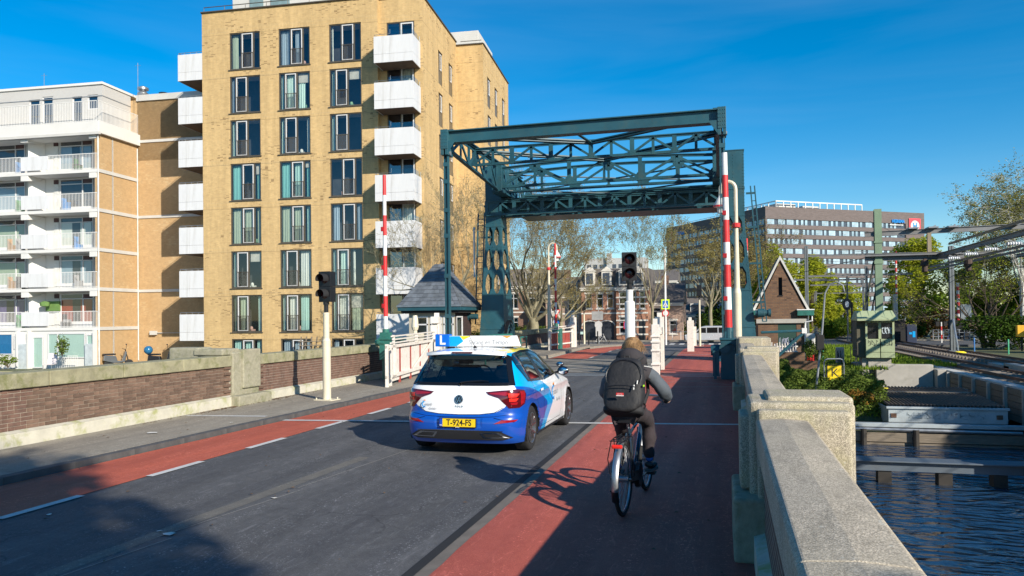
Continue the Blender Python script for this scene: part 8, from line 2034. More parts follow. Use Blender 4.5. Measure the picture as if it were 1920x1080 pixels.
text('MARINE CONTRACTORS', .62, BARW, ofb, (57.8,-.3,35.55), (PI/2,0,0), 'name_lettering', .05, bold=.02, sx=.9)
sg2 = bpy.data.objects.new('logo_sign', None); COL.objects.link(sg2); sg2.parent = ofb; sg2.location = (-.35,DW-3.0,36.0); sg2.rotation_euler = (0,0,-PI/2)
q = MB(); q.box(-2.2,2.2,0,.3,-2.3,2.3); q.build('red_panel', M('logo_red', (.78,.06,.08), .4, var=0), sg2); q = MB(); q.lathe((0,-.02,0),[(0,-.03),(1.7,-.03),(1.7,.02)],24,axis='y'); q.build('white_disc', BARW, sg2)
text('HEEREMA', 1.9, M('logo_blue2', (.0,.22,.62), .4, var=0), ofb, (-.3,DW-11,36.9), (PI/2,0,-PI/2), 'name_lettering', .08, bold=.05, sx=.88)
ofb.scale = (1,1,1)
# grey high block behind the bare trees
t = thing('high_flats', 'pale grey high block half hidden behind the bare tree crowns', 'building', (-52,300,-1.2)); q = MB(); q.box(0,24,0,14,0,26); q.box(9,11,-1.2,0,0,28); q.build('wall', M('pale_grey_render', (.42,.42,.41), .8), t)
q = MB()
for k in range(8):
    for j in range(9): q.box(1.0+j*2.5,2.6+j*2.5,-.05,.02,1+k*3,2.6+k*3)
q.build('windows', OPD, t, kind='stuff')

# ---------------------------------------------------------------- houses across the side street
RB1 = brickmat('red_house_brick', (.42,.17,.10), (.35,.14,.08), (.36,.27,.20), .22, .07, .012); RB2 = brickmat('pink_house_brick', (.46,.30,.235), (.40,.26,.20), (.42,.34,.28), .22, .07, .012)
RB3 = brickmat('brown_house_brick', (.24,.12,.08), (.19,.10,.07), (.24,.18,.14), .22, .07, .012); STONEW = M('white_stone_band', (.66,.62,.55), .7, var=.06)
ROOFT = M('grey_roof_tile', (.12,.105,.095), .8, var=.3, vs=3, dirt=(.2,.17,.14), damt=.4)
def house(label, x0, x1, y, zt, mat, wins, roof, arches=(), door=None, depth=9, bands=(), rot=0, zg=-1.15, attic=True):
    t = thing('terraced_house', label, 'house', (x0, y, zg), rot, None); w = x1-x0; h = zt-zg
    holes = [(a, b_, c, d) for (a, b_, c, d) in wins]
    q = MB(); holed(q, 0, w, 0, h, holes, lambda u,w_,v:(u,-w_,v), .18)
    q.quad((w,0,0),(w,depth,0),(w,depth,h),(w,0,h)); q.quad((0,depth,0),(0,0,0),(0,0,h),(0,depth,h)); q.quad((w,depth,0),(0,depth,0),(0,depth,h),(w,depth,h)); q.build('wall', mat, t)
    q = MB(); q.box(.05,w-.05,.45,.5,0,h); q.build('interior', ROOM, t)
    for (a, b_, c, d) in holes:
        q = door_mesh(b_-a, d-c, .09); 
        if d-c > 1.0: q.box(0,b_-a,-.05,0,(d-c)*.66,(d-c)*.66+.07)
        if b_-a > 1.0: q.box((b_-a)/2-.04,(b_-a)/2+.04,-.05,0,.08,d-c-.08)
        o = q.build('window', WHITEF, t); o.location = (a,.12,c); inst(gpane_d, 'pane', o, (.05,-.02,.05), (0,0,0), (b_-a-.1,1,d-c-.1))
        s_ = MB(); s_.box(-.1,b_-a+.1,-.2,-.02,-.14,0); s_.box(-.1,b_-a+.1,-.15,-.10,d-c,d-c+.22); s_.build('stone_sill', STONEW, o)
    q = MB()
    for z in bands: q.box(-.02,w+.02,-.05,.02,z,z+.18)
    q.box(-.1,w+.1,-.25,.1,h-.35,h); q.box(-.15,w+.15,-.32,.1,h-.1,h+.03); q.build('cornice', STONEW, t)
    if roof == 'gable_x':
        q = MB(); hr = 2.6; q.add([(-.2,-.3,h),(w+.2,-.3,h),(w+.2,depth*.5,h+hr),(-.2,depth*.5,h+hr),(w+.2,depth+.3,h),(-.2,depth+.3,h)],[(0,1,2,3),(3,2,4,5),(0,3,5),(1,4,2)]); q.build('roof', ROOFT, t)
        q = MB(); q.box(w*.3,w*.3+.9,depth*.5-.3,depth*.5+.3,h+hr-.5,h+hr+1.0); q.build('chimney', RB3, t)
        if attic: q = MB(); q.box(w*.55,w*.55+1.4,.6,2.6,h+.3,h+1.75); q.build('dormer', STONEW, t); q = MB(); q.box(w*.55+.15,w*.55+1.25,.55,.62,h+.45,h+1.55); q.build('dormer_window', OPD, t)
    elif roof == 'mansard':
        q = MB(); q.add([(-.1,-.1,h),(w+.1,-.1,h),(w+.1,1.1,h+2.4),(-.1,1.1,h+2.4),(w+.1,depth,h+2.6),(-.1,depth,h+2.6),(w+.1,depth,h),(-.1,depth,h)],[(0,1,2,3),(3,2,4,5),(1,6,4,2),(0,3,5,7)]); q.build('roof', ROOFT, t)
        for f in (.25,.72): q = MB(); q.box(w*f-.6,w*f+.6,-.05,1.2,h+.3,h+2.0); q.add([(w*f-.75,-.12,h+2.0),(w*f+.75,-.12,h+2.0),(w*f,-.12,h+2.6),(w*f-.75,1.3,h+2.0),(w*f+.75,1.3,h+2.0),(w*f,1.3,h+2.6)],[(0,1,2),(0,2,5,3),(1,4,5,2)]); q.build('dormer', STONEW, t); q = MB(); q.box(w*f-.4,w*f+.4,-.12,-.04,h+.5,h+1.8); q.build('dormer_window', OPD, t)
    if door: q = MB(); q.box(door[0],door[1],-.03,.05,0,door[2]); q.build('door', M('black_door', (.02,.025,.03), .4), t)
    for (a, b_, z, col) in arches:
        q = MB(); n = 12; r_ = (b_-a)/2; c = (a+b_)/2
        q.prism([(a,0),(b_,0)]+[(c+r_*math.cos(PI*i/n), z+r_*.55*math.sin(PI*i/n)) for i in range(n+1)], lambda u,v,d:(u,d,v), -.06, .0); q.build('arched_door', M('dark_garage_door', (.03,.035,.045), .5), t, fixn=True)
        q = MB(); pts = [(c+(r_+.12)*math.cos(PI*i/n), -.05, z+(r_*.55+.12)*math.sin(PI*i/n)) for i in range(n+1)]
        for p0, p1 in zip(pts[:-1], pts[1:]): q.bar(p0,p1,.12,.22,up=(0,-1,0))
        q.build('brick_arch', STONEW, t)
    return t
HY = 93.0
house('brown brick house with tall dormers behind the bare trees, leftmost of the row', -30.5,-22.0,HY+5,6.0,RB3,[(1,2.2,1.0,3.0),(3.2,4.4,1.0,3.0),(5.8,7,1.0,3.0),(1,2.2,4.2,6.2),(3.2,4.4,4.2,6.2),(5.8,7,4.2,6.2)],'mansard',bands=(3.6,6.6),depth=10)
house('red brick house with white window bands behind the trunk of the plane tree', -21.6,-16.8,HY+2,4.6,RB2,[(.7,1.8,1.0,3.0),(2.9,4.2,1.0,3.0),(.7,1.8,3.7,5.2),(2.9,4.2,3.7,5.2)],'gable_x',bands=(.9,3.3),depth=10)
house('red brick corner house with two dark arched doors behind the pedestrian', -16.6,-12.2,HY,5.4,RB1,[(.5,1.3,4.0,5.8),(1.9,2.7,4.0,5.8),(3.2,4.0,4.0,5.8)],'mansard',arches=((.2,1.9,1.9,0),(2.3,4.0,1.9,0)),bands=(3.3,6.1),depth=10)
house('red and white banded brick house with paired tall windows behind the white signal pole', -12.2,-8.4,HY-.6,5.3,RB1,[(.35,1.3,.9,2.9),(1.5,2.4,.9,2.9),(.35,1.3,3.9,6.0),(1.5,2.4,3.9,6.0),(2.8,3.5,3.9,6.0)],'mansard',bands=(.7,1.6,2.4,3.3,4.4,5.2,6.2),door=(2.7,3.5,2.4),depth=10)
house('low brick house with a white framed door just right of the banded house', -8.4,-4.4,HY+1.5,3.4,RB2,[(.4,1.4,2.6,4.0),(2.4,3.3,.8,2.4)],'gable_x',door=(.5,1.35,2.2),depth=9,attic=False)
for k, (a, b_, lab) in enumerate(((-7.6,-1.6,'pink brick house with tiled roof behind the hedge, left of the row'),(-1.6,4.2,'pink brick house with blue roof panels behind the hedge'),(4.2,11,'pink brick house behind the silver van, right of the row'))):
    th = house(lab, a, b_, 116, 1.9, RB2, [(.6,1.6,.9,2.4),(2.2,2.9,.9,2.4),(4.0,5.2,.9,2.4)], 'gable_x', depth=8, attic=(k==0))
    if k == 1: q = MB(); q.add([(.4,.25,3.5),(4.4,.25,3.5),(4.4,2.6,4.98),(.4,2.6,4.98)],[(0,1,2,3)]); q.build('solar_panels', M('solar_blue', (.02,.05,.12), .15), th)
house('white rendered houses with stepped roofs far behind the crossroads', -24,-8,150,8.6,WHITE2,[(1+2.4*k,2.2+2.4*k,z,z+1.5) for k in range(6) for z in (1,4,7)],'gable_x',depth=12)

# ---------------------------------------------------------------- trees
BARK = M('plane_bark', (.23,.205,.13), .9, var=.3, vs=2.5, bs=.2, dirt=(.13,.115,.07), dscale=3, damt=.6); BARKD = M('dark_bark', (.085,.065,.045), .9, var=.3, vs=3); BIRCH = M('birch_bark', (.55,.54,.5), .8, var=.2, vs=2, dirt=(.06,.06,.06), dscale=5, damt=.9, stretch=(1,1,.35))
def tree(label, loc, h, spread, trunk_r, forkz, mat, leafm=None, leafn=3, ls=.05, seed=1, name='bare_tree', levels=5, kids_=(3,4), lean=(0,0), nmain=5, up=.55, twigw=1.0, group=None, droop=0, minr=.009, trunks=1, cat='tree'):
    r = random.Random(seed); t = thing(name, label, cat, loc, 0, group)
    tr = MB(); br = MB(); lf = MB(); tips = []
    def branch(p, d, ln, rad, lv):
        n = 4 if lv < 2 else 3; pts = [p]; cur = Vector(d)
        for i in range(n):
            cur = (cur+Vector((r.gauss(0,.13), r.gauss(0,.13), r.gauss(0,.10)+.05*up-(droop*.12 if lv > 2 else 0)))).normalized(); pts.append(pts[-1]+cur*ln/n)
        rr = [max(minr*.6, rad*(1-.5*i/n)) for i in range(n+1)]
        br.path(pts, rr, 6 if lv < 2 else (4 if lv < 4 else 3))
        if lv >= levels-1:
            if leafm:
                for _ in range(leafn):
                    k = r.randrange(1, n+1); leaf(lf, pts[k]+Vector((r.gauss(0,ls*1.5),r.gauss(0,ls*1.5),r.gauss(0,ls*1.5))), ls*r.uniform(.6,1.4), r)
        if lv >= levels: return
        m = r.randint(*kids_)
        for k in range(m):
            f = r.uniform(.35,1.0) if k else 1.0; idx = min(n-1, int(f*n)); q0 = pts[idx].lerp(pts[idx+1], f*n-idx) if f < 1 else pts[-1]
            ax = cur.orthogonal().normalized(); ax.rotate(Matrix.Rotation(r.uniform(0,2*PI),3,cur)); ang = r.uniform(.25,.85)
            nd_ = Vector(cur); nd_.rotate(Matrix.Rotation(ang,3,ax)); nd_ = (nd_+Vector((0,0,.18*up))).normalized()
            branch(q0, nd_, ln*r.uniform(.58,.80), rr[-1]*r.uniform(.6,.85), lv+1)
    for k in range(trunks):
        a = 2*PI*k/max(1,trunks)+.4; off = Vector((.25*math.cos(a),.25*math.sin(a),0))*(trunks > 1); ln = Vector((lean[0]+(.35*math.cos(a) if trunks > 1 else 0), lean[1]+(.2*math.sin(a) if trunks > 1 else 0), 1))
        pts = [off+ln*forkz*f+Vector((r.gauss(0,.05),r.gauss(0,.05),0))*f for f in (0,.25,.5,.75,1)]
        tr.path(pts, [trunk_r*1.35, trunk_r*1.05, trunk_r, trunk_r*.9, trunk_r*.8], 10)
        for j in range(nmain):
            a = 2*PI*j/nmain+r.uniform(-.4,.4); e = r.uniform(.35,1.0); d = Vector((math.cos(a)*spread*e, math.sin(a)*spread*e, up+r.uniform(0,.5))).normalized()
            branch(pts[-1]-Vector((0,0,r.uniform(0,forkz*.2))), d, (h-forkz)*.40*r.uniform(.8,1.15), trunk_r*.55*r.uniform(.7,1), 0)
    tr.build('trunk', mat, t, smooth=True); br.build('branches', mat, t)
    if leafm: lf.build('foliage', leafm, t)
    return t
tree('big bare plane tree with thick forked pale trunk beyond the far parapet', (-12.2,50,-1.0), 12.5, 1.15, .34, 3.0, BARK, LEAF_B, 3, .042, seed=11, levels=6, kids_=(2,4), nmain=7, minr=.007, up=.6)
tree('bare plane tree spreading its twigs in front of the yellow tower, behind the keeper house', (-15.8,42.5,-1.3), 11.6, 1.1, .2, 3.4, BARK, LEAF_B, 2, .032, seed=23, levels=6, kids_=(2,3), nmain=6, up=.7)
tree('slender bare tree with twin pale stems just right of the left pylon', (-13.6,50,-1.0), 11.5, .8, .15, 3.2, BARK, None, 0, .035, seed=31, levels=6, kids_=(2,3), nmain=3, up=.9, trunks=2)
tree('bare tree behind the far red gate with buds just opening', (-13.6,66,-1.0), 10.0, 1.1, .18, 2.6, BARK, LEAF_B, 3, .05, seed=37, levels=6, kids_=(2,4), nmain=6, minr=.008, up=.55)
tree('upright tree with sparse fresh leaves right of the white signal pole', (-6.1,72,-1.1), 13.6, .6, .15, 4.2, BARK, leafmat('fresh_leaf', (.22,.21,.06), (.32,.30,.09), .3), 3, .055, seed=41, levels=6, kids_=(2,3), nmain=8, up=1.3)
tree('ochre budding tree in front of the office block, left of the thick boom', (-1.0,86,-1.1), 14.0, .8, .22, 4.4, BARK, LEAF_B, 5, .08, seed=43, levels=6, kids_=(2,3), nmain=8, up=.8)
tree('brown twiggy tree close behind the ochre tree by the right pylon', (2.2,94,-1.1), 13.5, .9, .22, 3.4, BARKD, LEAF_B, 3, .07, seed=47, levels=5, kids_=(3,4), nmain=8, up=.8)
tree('dark many-stemmed tree right of the dark grey pole', (22.6,75,-1.2), 8.8, 1.15, .26, 1.6, BARKD, LEAF_Y, 1, .06, seed=53, levels=5, kids_=(2,4), nmain=5, up=.7, trunks=2)
tree('airy birch with white trunk and hanging leaves at the right edge', (25.6,76,-1.2), 15.0, .55, .22, 6.0, BIRCH, leafmat('birch_leaf', (.20,.20,.05), (.30,.29,.08), .35), 4, .075, seed=59, levels=6, kids_=(2,4), nmain=8, up=.7, droop=1.4)
tree('tall tree with hanging yellow-green twigs behind the birch', (33.0,84,-1.2), 16.5, .8, .28, 5, BARKD, leafmat('birch_leaf2', (.20,.20,.05), (.30,.29,.08), .35), 5, .085, seed=61, levels=6, kids_=(2,4), nmain=8, up=.6, droop=.8)
# dense leafy crowns
def crown_tree(label, loc, h, rw, mat, n, ls, seed, name='leafy_tree', bark=BARKD, group=None, low=.12):
    r = random.Random(seed); t = thing(name, label, 'tree', loc, 0, group); q = MB(); b_ = MB(); clumps = []
    for _ in range(46):
        a = r.uniform(0,2*PI); f = r.random()**.5; z = h*(low+(1-low)*r.random()); prof = math.sin(PI*min(1, (z/h)*.82+.16))**.6
        clumps.append((Vector((rw*f*prof*math.cos(a), rw*f*prof*math.sin(a), z*.92)), r.uniform(.10,.22)*rw+.35))
    for c, rr in clumps: b_.tube((0,0,h*.2), c, .05, .015, 4, caps=False)
    for _ in range(n):
        c, rr = r.choice(clumps); d = Vector((r.gauss(0,1), r.gauss(0,1), r.gauss(0,1))); d.normalize(); d *= rr*(r.random()**.4); d.z *= 1.15
        leaf(q, c+d, ls*r.uniform(.6,1.5), r)
    b_.tube((0,0,0),(0,0,h*.5),.22,.1,8); b_.build('trunk', bark, t); q.build('foliage', mat, t)
LIST = [((7.2,108,-1.2),12.8,4.2,LEAF_Y,15000,.17,'bright yellow-green tree directly behind the kiosk gable'),((12.2,112,-1.2),11.0,3.8,LEAF_Y,13000,.17,'yellow-green tree between kiosk and green mast'),((3.4,122,-1.2),12.0,4,LEAF_B,5000,.18,'tawny tree behind the right pylon openings'),
 ((17.5,150,-1.2),10,4.5,LEAF_Y,7000,.24,'lower yellow-green tree beyond the curve of the tracks'),((23.5,160,-1.2),9.0,5,LEAF_Y,6000,.25,'green tree under the office windows by the far poles'),
 ((25.5,112,-1.2),13.2,5.0,LEAF_Y,16000,.17,'yellow-green tree right of the green mast'),((32,108,-1.2),12.5,5.0,LEAF_G,15000,.17,'green tree behind the raised striped booms'),((38.5,105,-1.2),13.5,5.2,LEAF_Y,15000,.17,'yellow-green tree behind the dark grey pole'),
 ((45,102,-1.2),13,5.2,LEAF_G,8000,.20,'green tree behind the many-stemmed tree'),((52,98,-1.2),14,5.5,LEAF_Y,7000,.21,'yellow-green tree behind the birch at the right edge'),((36,92,-1.2),9,4.0,LEAF_G,6000,.16,'dark green tree under the birch at the right edge'),
 ((0.5,103,-1.2),6.2,3.0,LEAF_D,6000,.15,'dark ivy-clad tree left of the right pylon')]
for k, (loc, h, rw, mt, n, ls, lab) in enumerate(LIST): crown_tree(lab, loc, h, rw, mt, n, ls, 100+k)
# reddish hedge of bare shrubs by the crossing, dark hedge on the right, roadside bushes
clump_bush('bare_shrubs','rust brown thicket behind the level crossing', (27.0,97,-.2), 6,2,2.6, 5000, leafmat('rust_thicket', (.13,.075,.03), (.20,.12,.05), .1), s=.14, seed=71)
clump_bush('dark_hedge','dark shaded hedge along the tracks at the right edge', (24.2,72.5,-.3), 4.6,1.6,1.9, 9000, LEAF_D, 'hedge', s=.11, seed=72)
clump_bush('dark_hedge','dark hedge strip further right beyond the yellow box', (32,76,-.3), 6,2,2.2, 7000, LEAF_D, 'hedge', s=.12, seed=73)
clump_bush('green_hedge','dark green bushes behind the white railing left of the silver van', (-6.3,97.5,-.2), 4.3,2.0,1.9, 9000, LEAF_D, 'hedge', s=.12, seed=74)
clump_bush('green_hedge','green bushes behind the silver van', (1.0,96,-.2), 3.4,2.0,2.2, 8000, LEAF_D, 'hedge', s=.12, seed=75)
clump_bush('green_hedge','bright green shrubs behind the far parapet under the bare trees', (-13.4,53,.0), 2.6,1.2,1.5, 6500, LEAF_I, 'hedge', s=.07, seed=76)
clump_bush('green_hedge','dark shrub at the foot of the twin-stemmed tree', (-15.6,51.5,.0), 1.8,1.0,1.3, 3500, LEAF_D, 'hedge', s=.07, seed=77)
clump_bush('lineside_shrubs','green shrubs along the fence between the poles and the curving track', (12.9,98,-.4), 1.6,4,1.7, 6000, LEAF_G, 'hedge', s=.12, seed=78)
clump_bush('lineside_shrubs','shrubs right of the curving track beyond the crossing', (21.5,98,-.4), 1.7,4,1.6, 6000, LEAF_D, 'hedge', s=.12, seed=79)
# far wood closing the horizon
q = MB(); r = random.Random(9)
for _ in range(26000):
    a = r.uniform(-1.0,1.2); d = r.uniform(330,400); h = 9+5*noise.noise(Vector((a*14,0,2)))
    leaf(q, Vector((d*math.sin(a), d*math.cos(a), -1+h*r.random()**.7)), r.uniform(.7,1.4), r)
q.build('distant_wood', LEAF_G, kind='stuff')
# trees outside the picture that shade the near road, the railway and the water
crown_tree('tall tree on the bank behind the camera to the right, shading the near roadway', (8.8,-7.8,-1.3), 14.5, 4.0, LEAF_G, 14000, .16, 201, low=.45)
crown_tree('tree on the bank behind the camera, second from the road', (17.5,-13.5,-1.3), 13, 3.4, LEAF_G, 5000, .16, 204, low=.4)
for k, (x, y, h) in enumerate(((25.5,14,11),(26.5,21,12.5),(26,28.5,11.5),(27.5,36,12),(27,44,11))):
    crown_tree('tree on the far side of the railway outside the frame, number %s along the tracks' % ['one','two','three','four','five'][k], (x,y,-1.4), h, 4.4, LEAF_G, 9000, .19, 210+k, group='trees beyond the railway')
bk2 = MB(); bk2.box(20.6, 60, -8, 50, -3.6, -1.35); bk2.build('far_bank', GRASS_G, kind='structure')

# ---------------------------------------------------------------- street corner: van, signs, posts
vn = thing('silver_van', 'silver people carrier crossing behind the right end of the bridge', 'van', (-1.2,84.5,-1.15), R_(178))
SILV = M('silver_car_paint', (.62,.63,.65), .25, .4, var=.03, coat=1)
def side_car(t, L_, prof, glass, mat, w=1.85, wheels=(.85, None), rw=.33):
    q = MB(); q.prism(prof, lambda a,b_,d:(a,d,b_), -w/2, w/2); q.build('body', mat, t, fixn=True, bevel=.09, seg=3)
    for s_ in (1,-1):
        for g_ in glass: 
            q = MB(); q.prism(g_, lambda a,b_,d:(a,d,b_), s_*(w/2-.01), s_*(w/2+.012)); q.build('side_window', TRIM, t, fixn=True)
        for x in wheels: 
            q = MB(); q.lathe((x,s_*(w/2-.1),rw),[(0,-.13),(rw,-.13),(rw,.13),(0,.13)],20,axis='y'); wo_ = q.build('wheel', TYRE, t); 
            q = MB(); q.lathe((x,s_*(w/2+.02),rw),[(0,.012 if s_>0 else -.012),(rw*.62,.012 if s_>0 else -.012)],16,axis='y'); q.build('rim', RIMF, wo_)
side_car(vn, 4.9, [(-2.45,.35),(2.4,.30),(2.5,.62),(2.42,.92),(1.55,1.15),(.75,1.78),(.3,1.88),(-2.2,1.86),(-2.42,1.2)], [[(1.32,1.14),(.72,1.66),(.25,1.66),(.25,1.12)],[(.15,1.12),(.15,1.68),(-.95,1.70),(-.95,1.12)],[(-1.05,1.12),(-1.05,1.70),(-2.1,1.66),(-2.2,1.14)]], SILV, wheels=(1.55,-1.5), w=1.9)
q = MB(); q.box(2.3,2.52,-.7,.7,.3,.7); q.build('front_grille', BLACK, vn); q = MB(); q.box(2.2,2.46,.6,.93,.72,.92); q.box(2.2,2.46,-.93,-.6,.72,.92); q.build('headlamp', M('lamp_clear', (.7,.75,.8), .1), vn, bevel=.03)
def sign_post(label, x, y, h, items, mat=STEEL, r=.045, z=None):
    t = thing('sign_post', label, 'road sign', (x,y,zr(y) if z is None else z)); q = MB(); q.tube((0,0,0),(0,0,h),r,n=8); q.build('post', mat, t)
    for it in items: it(t)
    return t
def rect(w, h, z, m1, border=None, m2=None, name='panel', y=-.06, x=0):
    def f(t):
        q = MB(); q.box(x-w/2,x+w/2,y-.015,y,z-h/2,z+h/2); o = q.build(name, m1, t, bevel=.01)
        if m2: q = MB(); b_ = border; q.box(x-w/2+b_,x+w/2-b_,y-.02,y-.014,z-h/2+b_,z+h/2-b_); q.build(name+'_face', m2, t)
    return f
BLUES = M('sign_blue', (.01,.13,.50), .4, var=0); LIMES = M('sign_lime', (.62,.85,.02), .4, var=0)
def trian(z, s, up, m1, m2):
    def f(t):
        k = 1 if up else -1
        for mm, ss_, yy in ((m1, s, -.06), (m2, s*.68, -.067)):
            q = MB(); q.prism([(-ss_/2,z-k*ss_*.29),(ss_/2,z-k*ss_*.29),(0,z+k*ss_*.58)], lambda a,b_,d:(a,d,b_), yy-.006, yy); q.build('triangle', mm, t, fixn=True)
    return f
def disc(z, r_, m1, m2, y=-.06):
    def f(t):
        for mm, rr, yy in ((m1, r_, y), (m2, r_*.74, y-.008)):
            if mm: q = MB(); q.lathe((0,yy,z),[(0,-.004),(rr,-.004),(rr,.01)],20,axis='y'); q.build('disc', mm, t)
    return f
def ped(z, s):
    def f(t):
        q = MB(); q.prism([(-s*.5,z-s*.4),(s*.5,z-s*.4),(0,z+s*.5)], lambda a,b_,d:(a,d,b_), -.088, -.084); q.build('white_triangle', BARW, t, fixn=True)
        q = MB(); q.bar((0,-.092,z-.0),(0,-.092,z+s*.22),.05,.004,up=(0,-1,0)); q.bar((0,-.092,z),(-s*.18,-.092,z-s*.3),.04,.004,up=(0,-1,0)); q.bar((0,-.092,z),(s*.18,-.092,z-s*.3),.04,.004,up=(0,-1,0)); q.build('walking_figure', INK, t)
    return f
sign_post('tall white lamp post with lime-bordered pedestrian sign and small red-ringed sign', -5.05,74,9.2, [rect(.78,.95,3.9,LIMES,.12,BLUES), ped(3.9,.5), disc(3.05,.33,REDP,BARW)], BARW, .10)
sign_post('blue parking sign with white plate under a give-way triangle', -14.0,66,3.2, [rect(.62,.80,2.25,BARW,.07,BLUES), rect(.55,.28,1.70,BARW), trian(3.0,.7,False,REDP,BARW), (lambda t: text('P', .5, BARW, t, (0,-.09,2.27), (PI/2,0,0), 'sign_letter', .002, bold=.01))])
sign_post('grey back of a large sign with round signs below at the street corner', -10.9,70,3.6, [rect(1.05,.80,2.75,M('sign_back_grey', (.30,.31,.32), .5),.0,None,x=-.1), disc(1.9,.36,M('pale_sign_back', (.5,.5,.5), .5),None), rect(.55,.8,1.25,M('pale_sign_back', (.5,.5,.5), .5))])
sign_post('small red and white banner sign before the banded house', -10.0,84,3.0, [rect(.6,.8,2.0,REDP,.1,BLUES)])
for (x,y,lab,h) in ((-12.0,68.5,'distant black two-lens signal on a cream pole at the street corner',2.9),(-1.45,57,'distant black signal head on a slim white pole beside the silver van',3.4)):
    s_ = signal(lab, (x,y,zr(y)), R_(180), 2.5, h, (.085,1.3,.07), CREAMP, .9, .34, .40)
t = thing('wicker_planter','woven brown hedge screen beside the parking sign','planter',(-15.4,64.0,zr(64)+.1)); q = MB(); r = random.Random(3)
for _ in range(900): leaf(q, Vector((r.uniform(0,1.6),r.uniform(-.3,.3),r.uniform(.05,1.05))), .07, r)
q.build('beech_leaves', leafmat('beech_brown', (.24,.12,.04), (.36,.20,.07), .2), t); q = MB(); q.box(0,1.6,-.25,.25,0,1.0); q.build('core', M('twig', (.08,.06,.04), .9), t)
def bike_simple(label, x, y, rz, z, col, cat='bicycle'):
    t = thing('parked_bicycle', label, cat, (x,y,z), rz); 
    for xx in (0,1.05): q = MB(); q.path([(xx+.33*math.cos(a*PI/10),0,.34+.33*math.sin(a*PI/10)) for a in range(20)], .018, 5, closed=True); [q.tube((xx,0,.34),(xx+.32*math.cos(a*PI/5),0,.34+.32*math.sin(a*PI/5)),.003,n=3) for a in range(10)]; q.build('wheel', BLACK, t)
    q = MB(); q.path([(0,0,.34),(.4,0,.3),(.28,0,.85),(0,0,.34)],.016,5); q.path([(.4,0,.3),(.85,0,.8),(.3,0,.75)],.016,5); q.path([(1.05,0,.34),(.85,0,.85),(.8,0,1.05)],.016,5); q.path([(.68,-.25,1.02),(.82,0,1.06),(.68,.25,1.02)],.013,5); q.build('frame', M('bike_paint_%s'%col[0], col[1], .35), t); q = MB(); q.ell((.27,0,.92),.13,.07,.04,8,5); q.build('saddle', BLACK, t); return t
bike_simple('pale bicycle parked against the corner sign post', -11.6,72.5,R_(30),zr(72), ('white',(.6,.6,.6)))
bike_simple('second pale bicycle leaning beside the corner sign post', -10.6,72.9,R_(150),zr(72), ('white',(.6,.6,.6)))
bike_simple('dark bicycle parked before the low brick house', -7.3,91.2,R_(20),-1.04, ('black',(.02,.02,.02))); bike_simple('blue bicycle at the level crossing fence', 22.6,87.5,R_(5),-1.2, ('blue',(.05,.12,.4)))
t = thing('white_rail_fence','low white rail fence in front of the dark green bushes','fence',(-9.6,92.8,-1.05)); q = MB(); q.bar((0,0,.95),(12,0,.95),.06,.06); q.bar((0,0,.5),(12,0,.5),.04,.04); q.build('rails', STEEL, t)
for k in range(13): q = MB(); q.box(k,k+.07,-.03,.03,0,1.0); q.build('fence_post', BARW, t)
for (x,y) in ((-3.3,92.6),(-10.6,91)): q = MB(); q.lathe((0,0,0),[(.14,0),(.14,1.0),(.2,1.05),(.12,1.25),(0,1.3)],10); o = q.build('stone_post', CONCL, None); o.location = (x,y,-1.05); tag(o, 'pale stone gate post %s' % ('in the middle of the white rail fence' if x > -5 else 'at the left end of the white rail fence'), 'post')
for k in range(3): q = MB(); q.tube((0,0,0),(0,0,.9),.05,n=6); o = q.build('street_bollard', BLACK, None); o.location = (-9.2+.35*k*.9,50.5+2.0*k,zr(50)+.1); tag(o, 'small black bollard on the footway beyond the bridge, %s from the left' % ['first','second','third'][k], 'bollard', 'black footway bollards')
# ---------------------------------------------------------------- yard behind the left parapet: scooters, bikes, pallets
def scooter(label, x, y, rz, col, helmet=None):
    t = thing('motor_scooter', label, 'scooter', (x,y,-1.33), rz); t.scale = (1.15,1.15,1.15); m = M('scooter_%s' % col[0], col[1], .25, var=.05, coat=1)
    for xx in (0,1.2): q = MB(); q.lathe((xx,0,.24),[(0,-.06),(.24,-.06),(.24,.06),(0,.06)],16,axis='y'); q.build('wheel', TYRE, t)
    q = MB(); q.prism([(-.3,.45),(.25,.3),(.55,.28),(.95,.35),(1.05,.95),(.95,1.0),(.80,.42),(.5,.42),(.42,.72),(-.25,.78)], lambda a,b_,d:(a,d,b_), -.17, .17); q.build('body', m, t, fixn=True, bevel=.04)
    q = MB(); q.box(-.3,.42,-.14,.14,.78,.88); q.build('seat', BLACK, t, bevel=.04); q = MB(); q.path([(1.2,0,.24),(1.02,0,.95),(.98,0,1.1)],.03,6); q.path([(.92,-.33,1.15),(1.0,0,1.1),(.92,.33,1.15)],.018,6); q.path([(.95,-.25,1.12),(.95,-.33,1.38)],.012,5); q.ell((.94,-.34,1.42),.05,.015,.04,8,5); q.build('handlebar', BLACK, t)
    if helmet: q = MB(); q.ell((-.28,0,1.10),.26,.25,.26,14,8); q.build('top_box', helmet, t, smooth=True)
    return t
scooter('dark scooter by the drain pipe of the white flats', -41.5,43.8,R_(60),('grey',(.10,.11,.12)))
scooter('black motorcycle with a glossy blue round top box at the buff wall', -37.8,43.9,R_(20),('black',(.015,.015,.018)),M('top_box_blue', (.02,.13,.27), .2, var=.02, coat=1))
scooter('cream scooter with a basket against the buff wall', -35.0,44.5,R_(15),('cream',(.55,.48,.36))); scooter('dark scooter between the cream and the orange ones', -34.0,44.3,R_(30),('black',(.015,.015,.018)))
scooter('orange motorcycle nearer the pipe at the buff wall', -31.9,45.3,R_(10),('orange',(.65,.13,.02))); scooter('second orange motorcycle with upright bars', -30.3,45.6,R_(30),('orange',(.65,.13,.02))); scooter('dark scooter in the shade near the pallets', -27.4,46.6,R_(40),('black',(.015,.015,.018)))
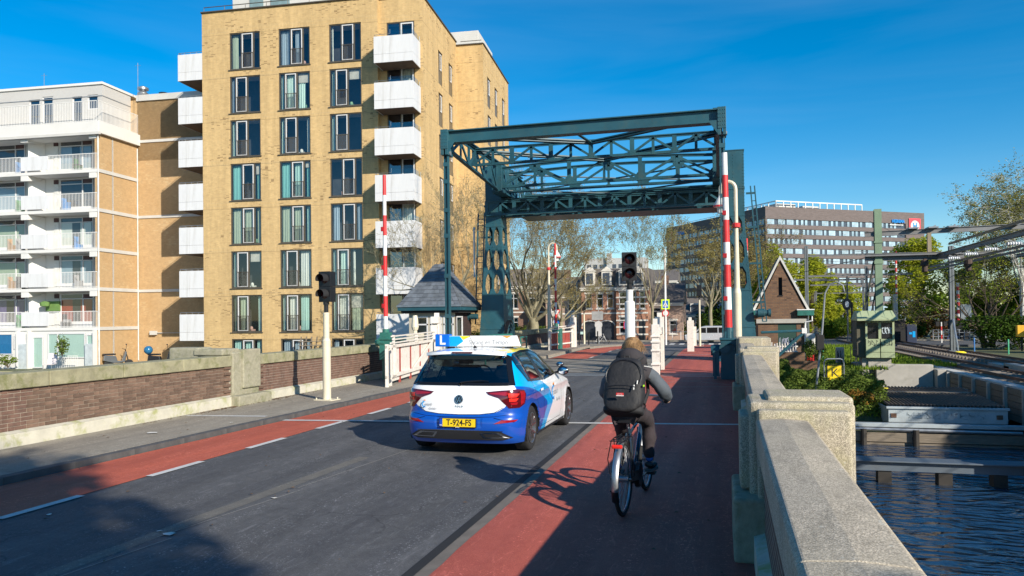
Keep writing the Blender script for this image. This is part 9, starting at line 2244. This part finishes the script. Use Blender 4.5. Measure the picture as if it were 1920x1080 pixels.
t = thing('pallet_stack','leaning weathered wooden lattice pallets in the corner by the yellow tower','pallet',(-25.6,44.0,-1.35),R_(8)); 
for k in range(7): q = MB(); q.bar((-.9+.1*0,.0-.0,.25+k*.26),(1.1,.02,.30+k*.26),.05,.12,up=(0,-1,0)); q.build('slat', TIMBER, t)
for k in range(6): q = MB(); q.bar((-1.0+k*.36,.06,0),(-.75+k*.36,.10,2.15),.05,.1,up=(0,-1,0)); q.build('batten', TIMBER, t)
t = thing('lounge_chair','pale folding chair in front of the white ground-floor flat','chair',(-44.3,41.6,-1.35),R_(20)); q = MB(); q.box(-.3,.3,-.3,.3,.38,.42); q.add([(-.3,.3,.42),(.3,.3,.42),(.3,.6,1.15),(-.3,.6,1.15)],[(0,1,2,3)]); q.build('fabric', M('pink_white_fabric', (.6,.55,.55), .8), t); q = MB(); [q.tube((x,y,0),(x,y,.42),.02) for x in (-.28,.28) for y in (-.28,.28)]; q.build('legs', STEEL, t)
t = thing('garden_chair','dark garden chair at the far left ground-floor flat','chair',(-50.6,41.2,-1.35),R_(-20)); q = MB(); q.box(-.3,.3,-.3,.3,.38,.45); q.add([(-.3,.3,.42),(.3,.3,.42),(.3,.45,1.15),(-.3,.45,1.15)],[(0,1,2,3)]); q.build('seat_shell', BLACK, t); q = MB(); [q.tube((x,y,0),(x,y,.42),.02) for x in (-.28,.28) for y in (-.28,.28)]; q.build('legs', STEEL, t)
clump_bush('potted_shrub','small leafy shrub before the mint curtain of the ground-floor flat', (-42.9,41.3,.1), .5,.4,.95, 500, LEAF_I, 'plant', s=.07, seed=81); clump_bush('potted_shrub','low green and brown plants left of the white porch', (-47.9,41.6,-.9), .9,.4,.6, 500, LEAF_G, 'plant', s=.07, seed=82)
# boundary stone behind the left parapet and a tiny ladybird-sized detail is left to the materials
t = thing('stone_block','grey stone block behind the left parapet pillar','stone block',(-10.9,13.75,0)); q = MB(); q.box(-.55,.2,0,.5,.0,1.33); q.build('block', PILM, t, bevel=.05, seg=3)
bpy.context.view_layer.update()
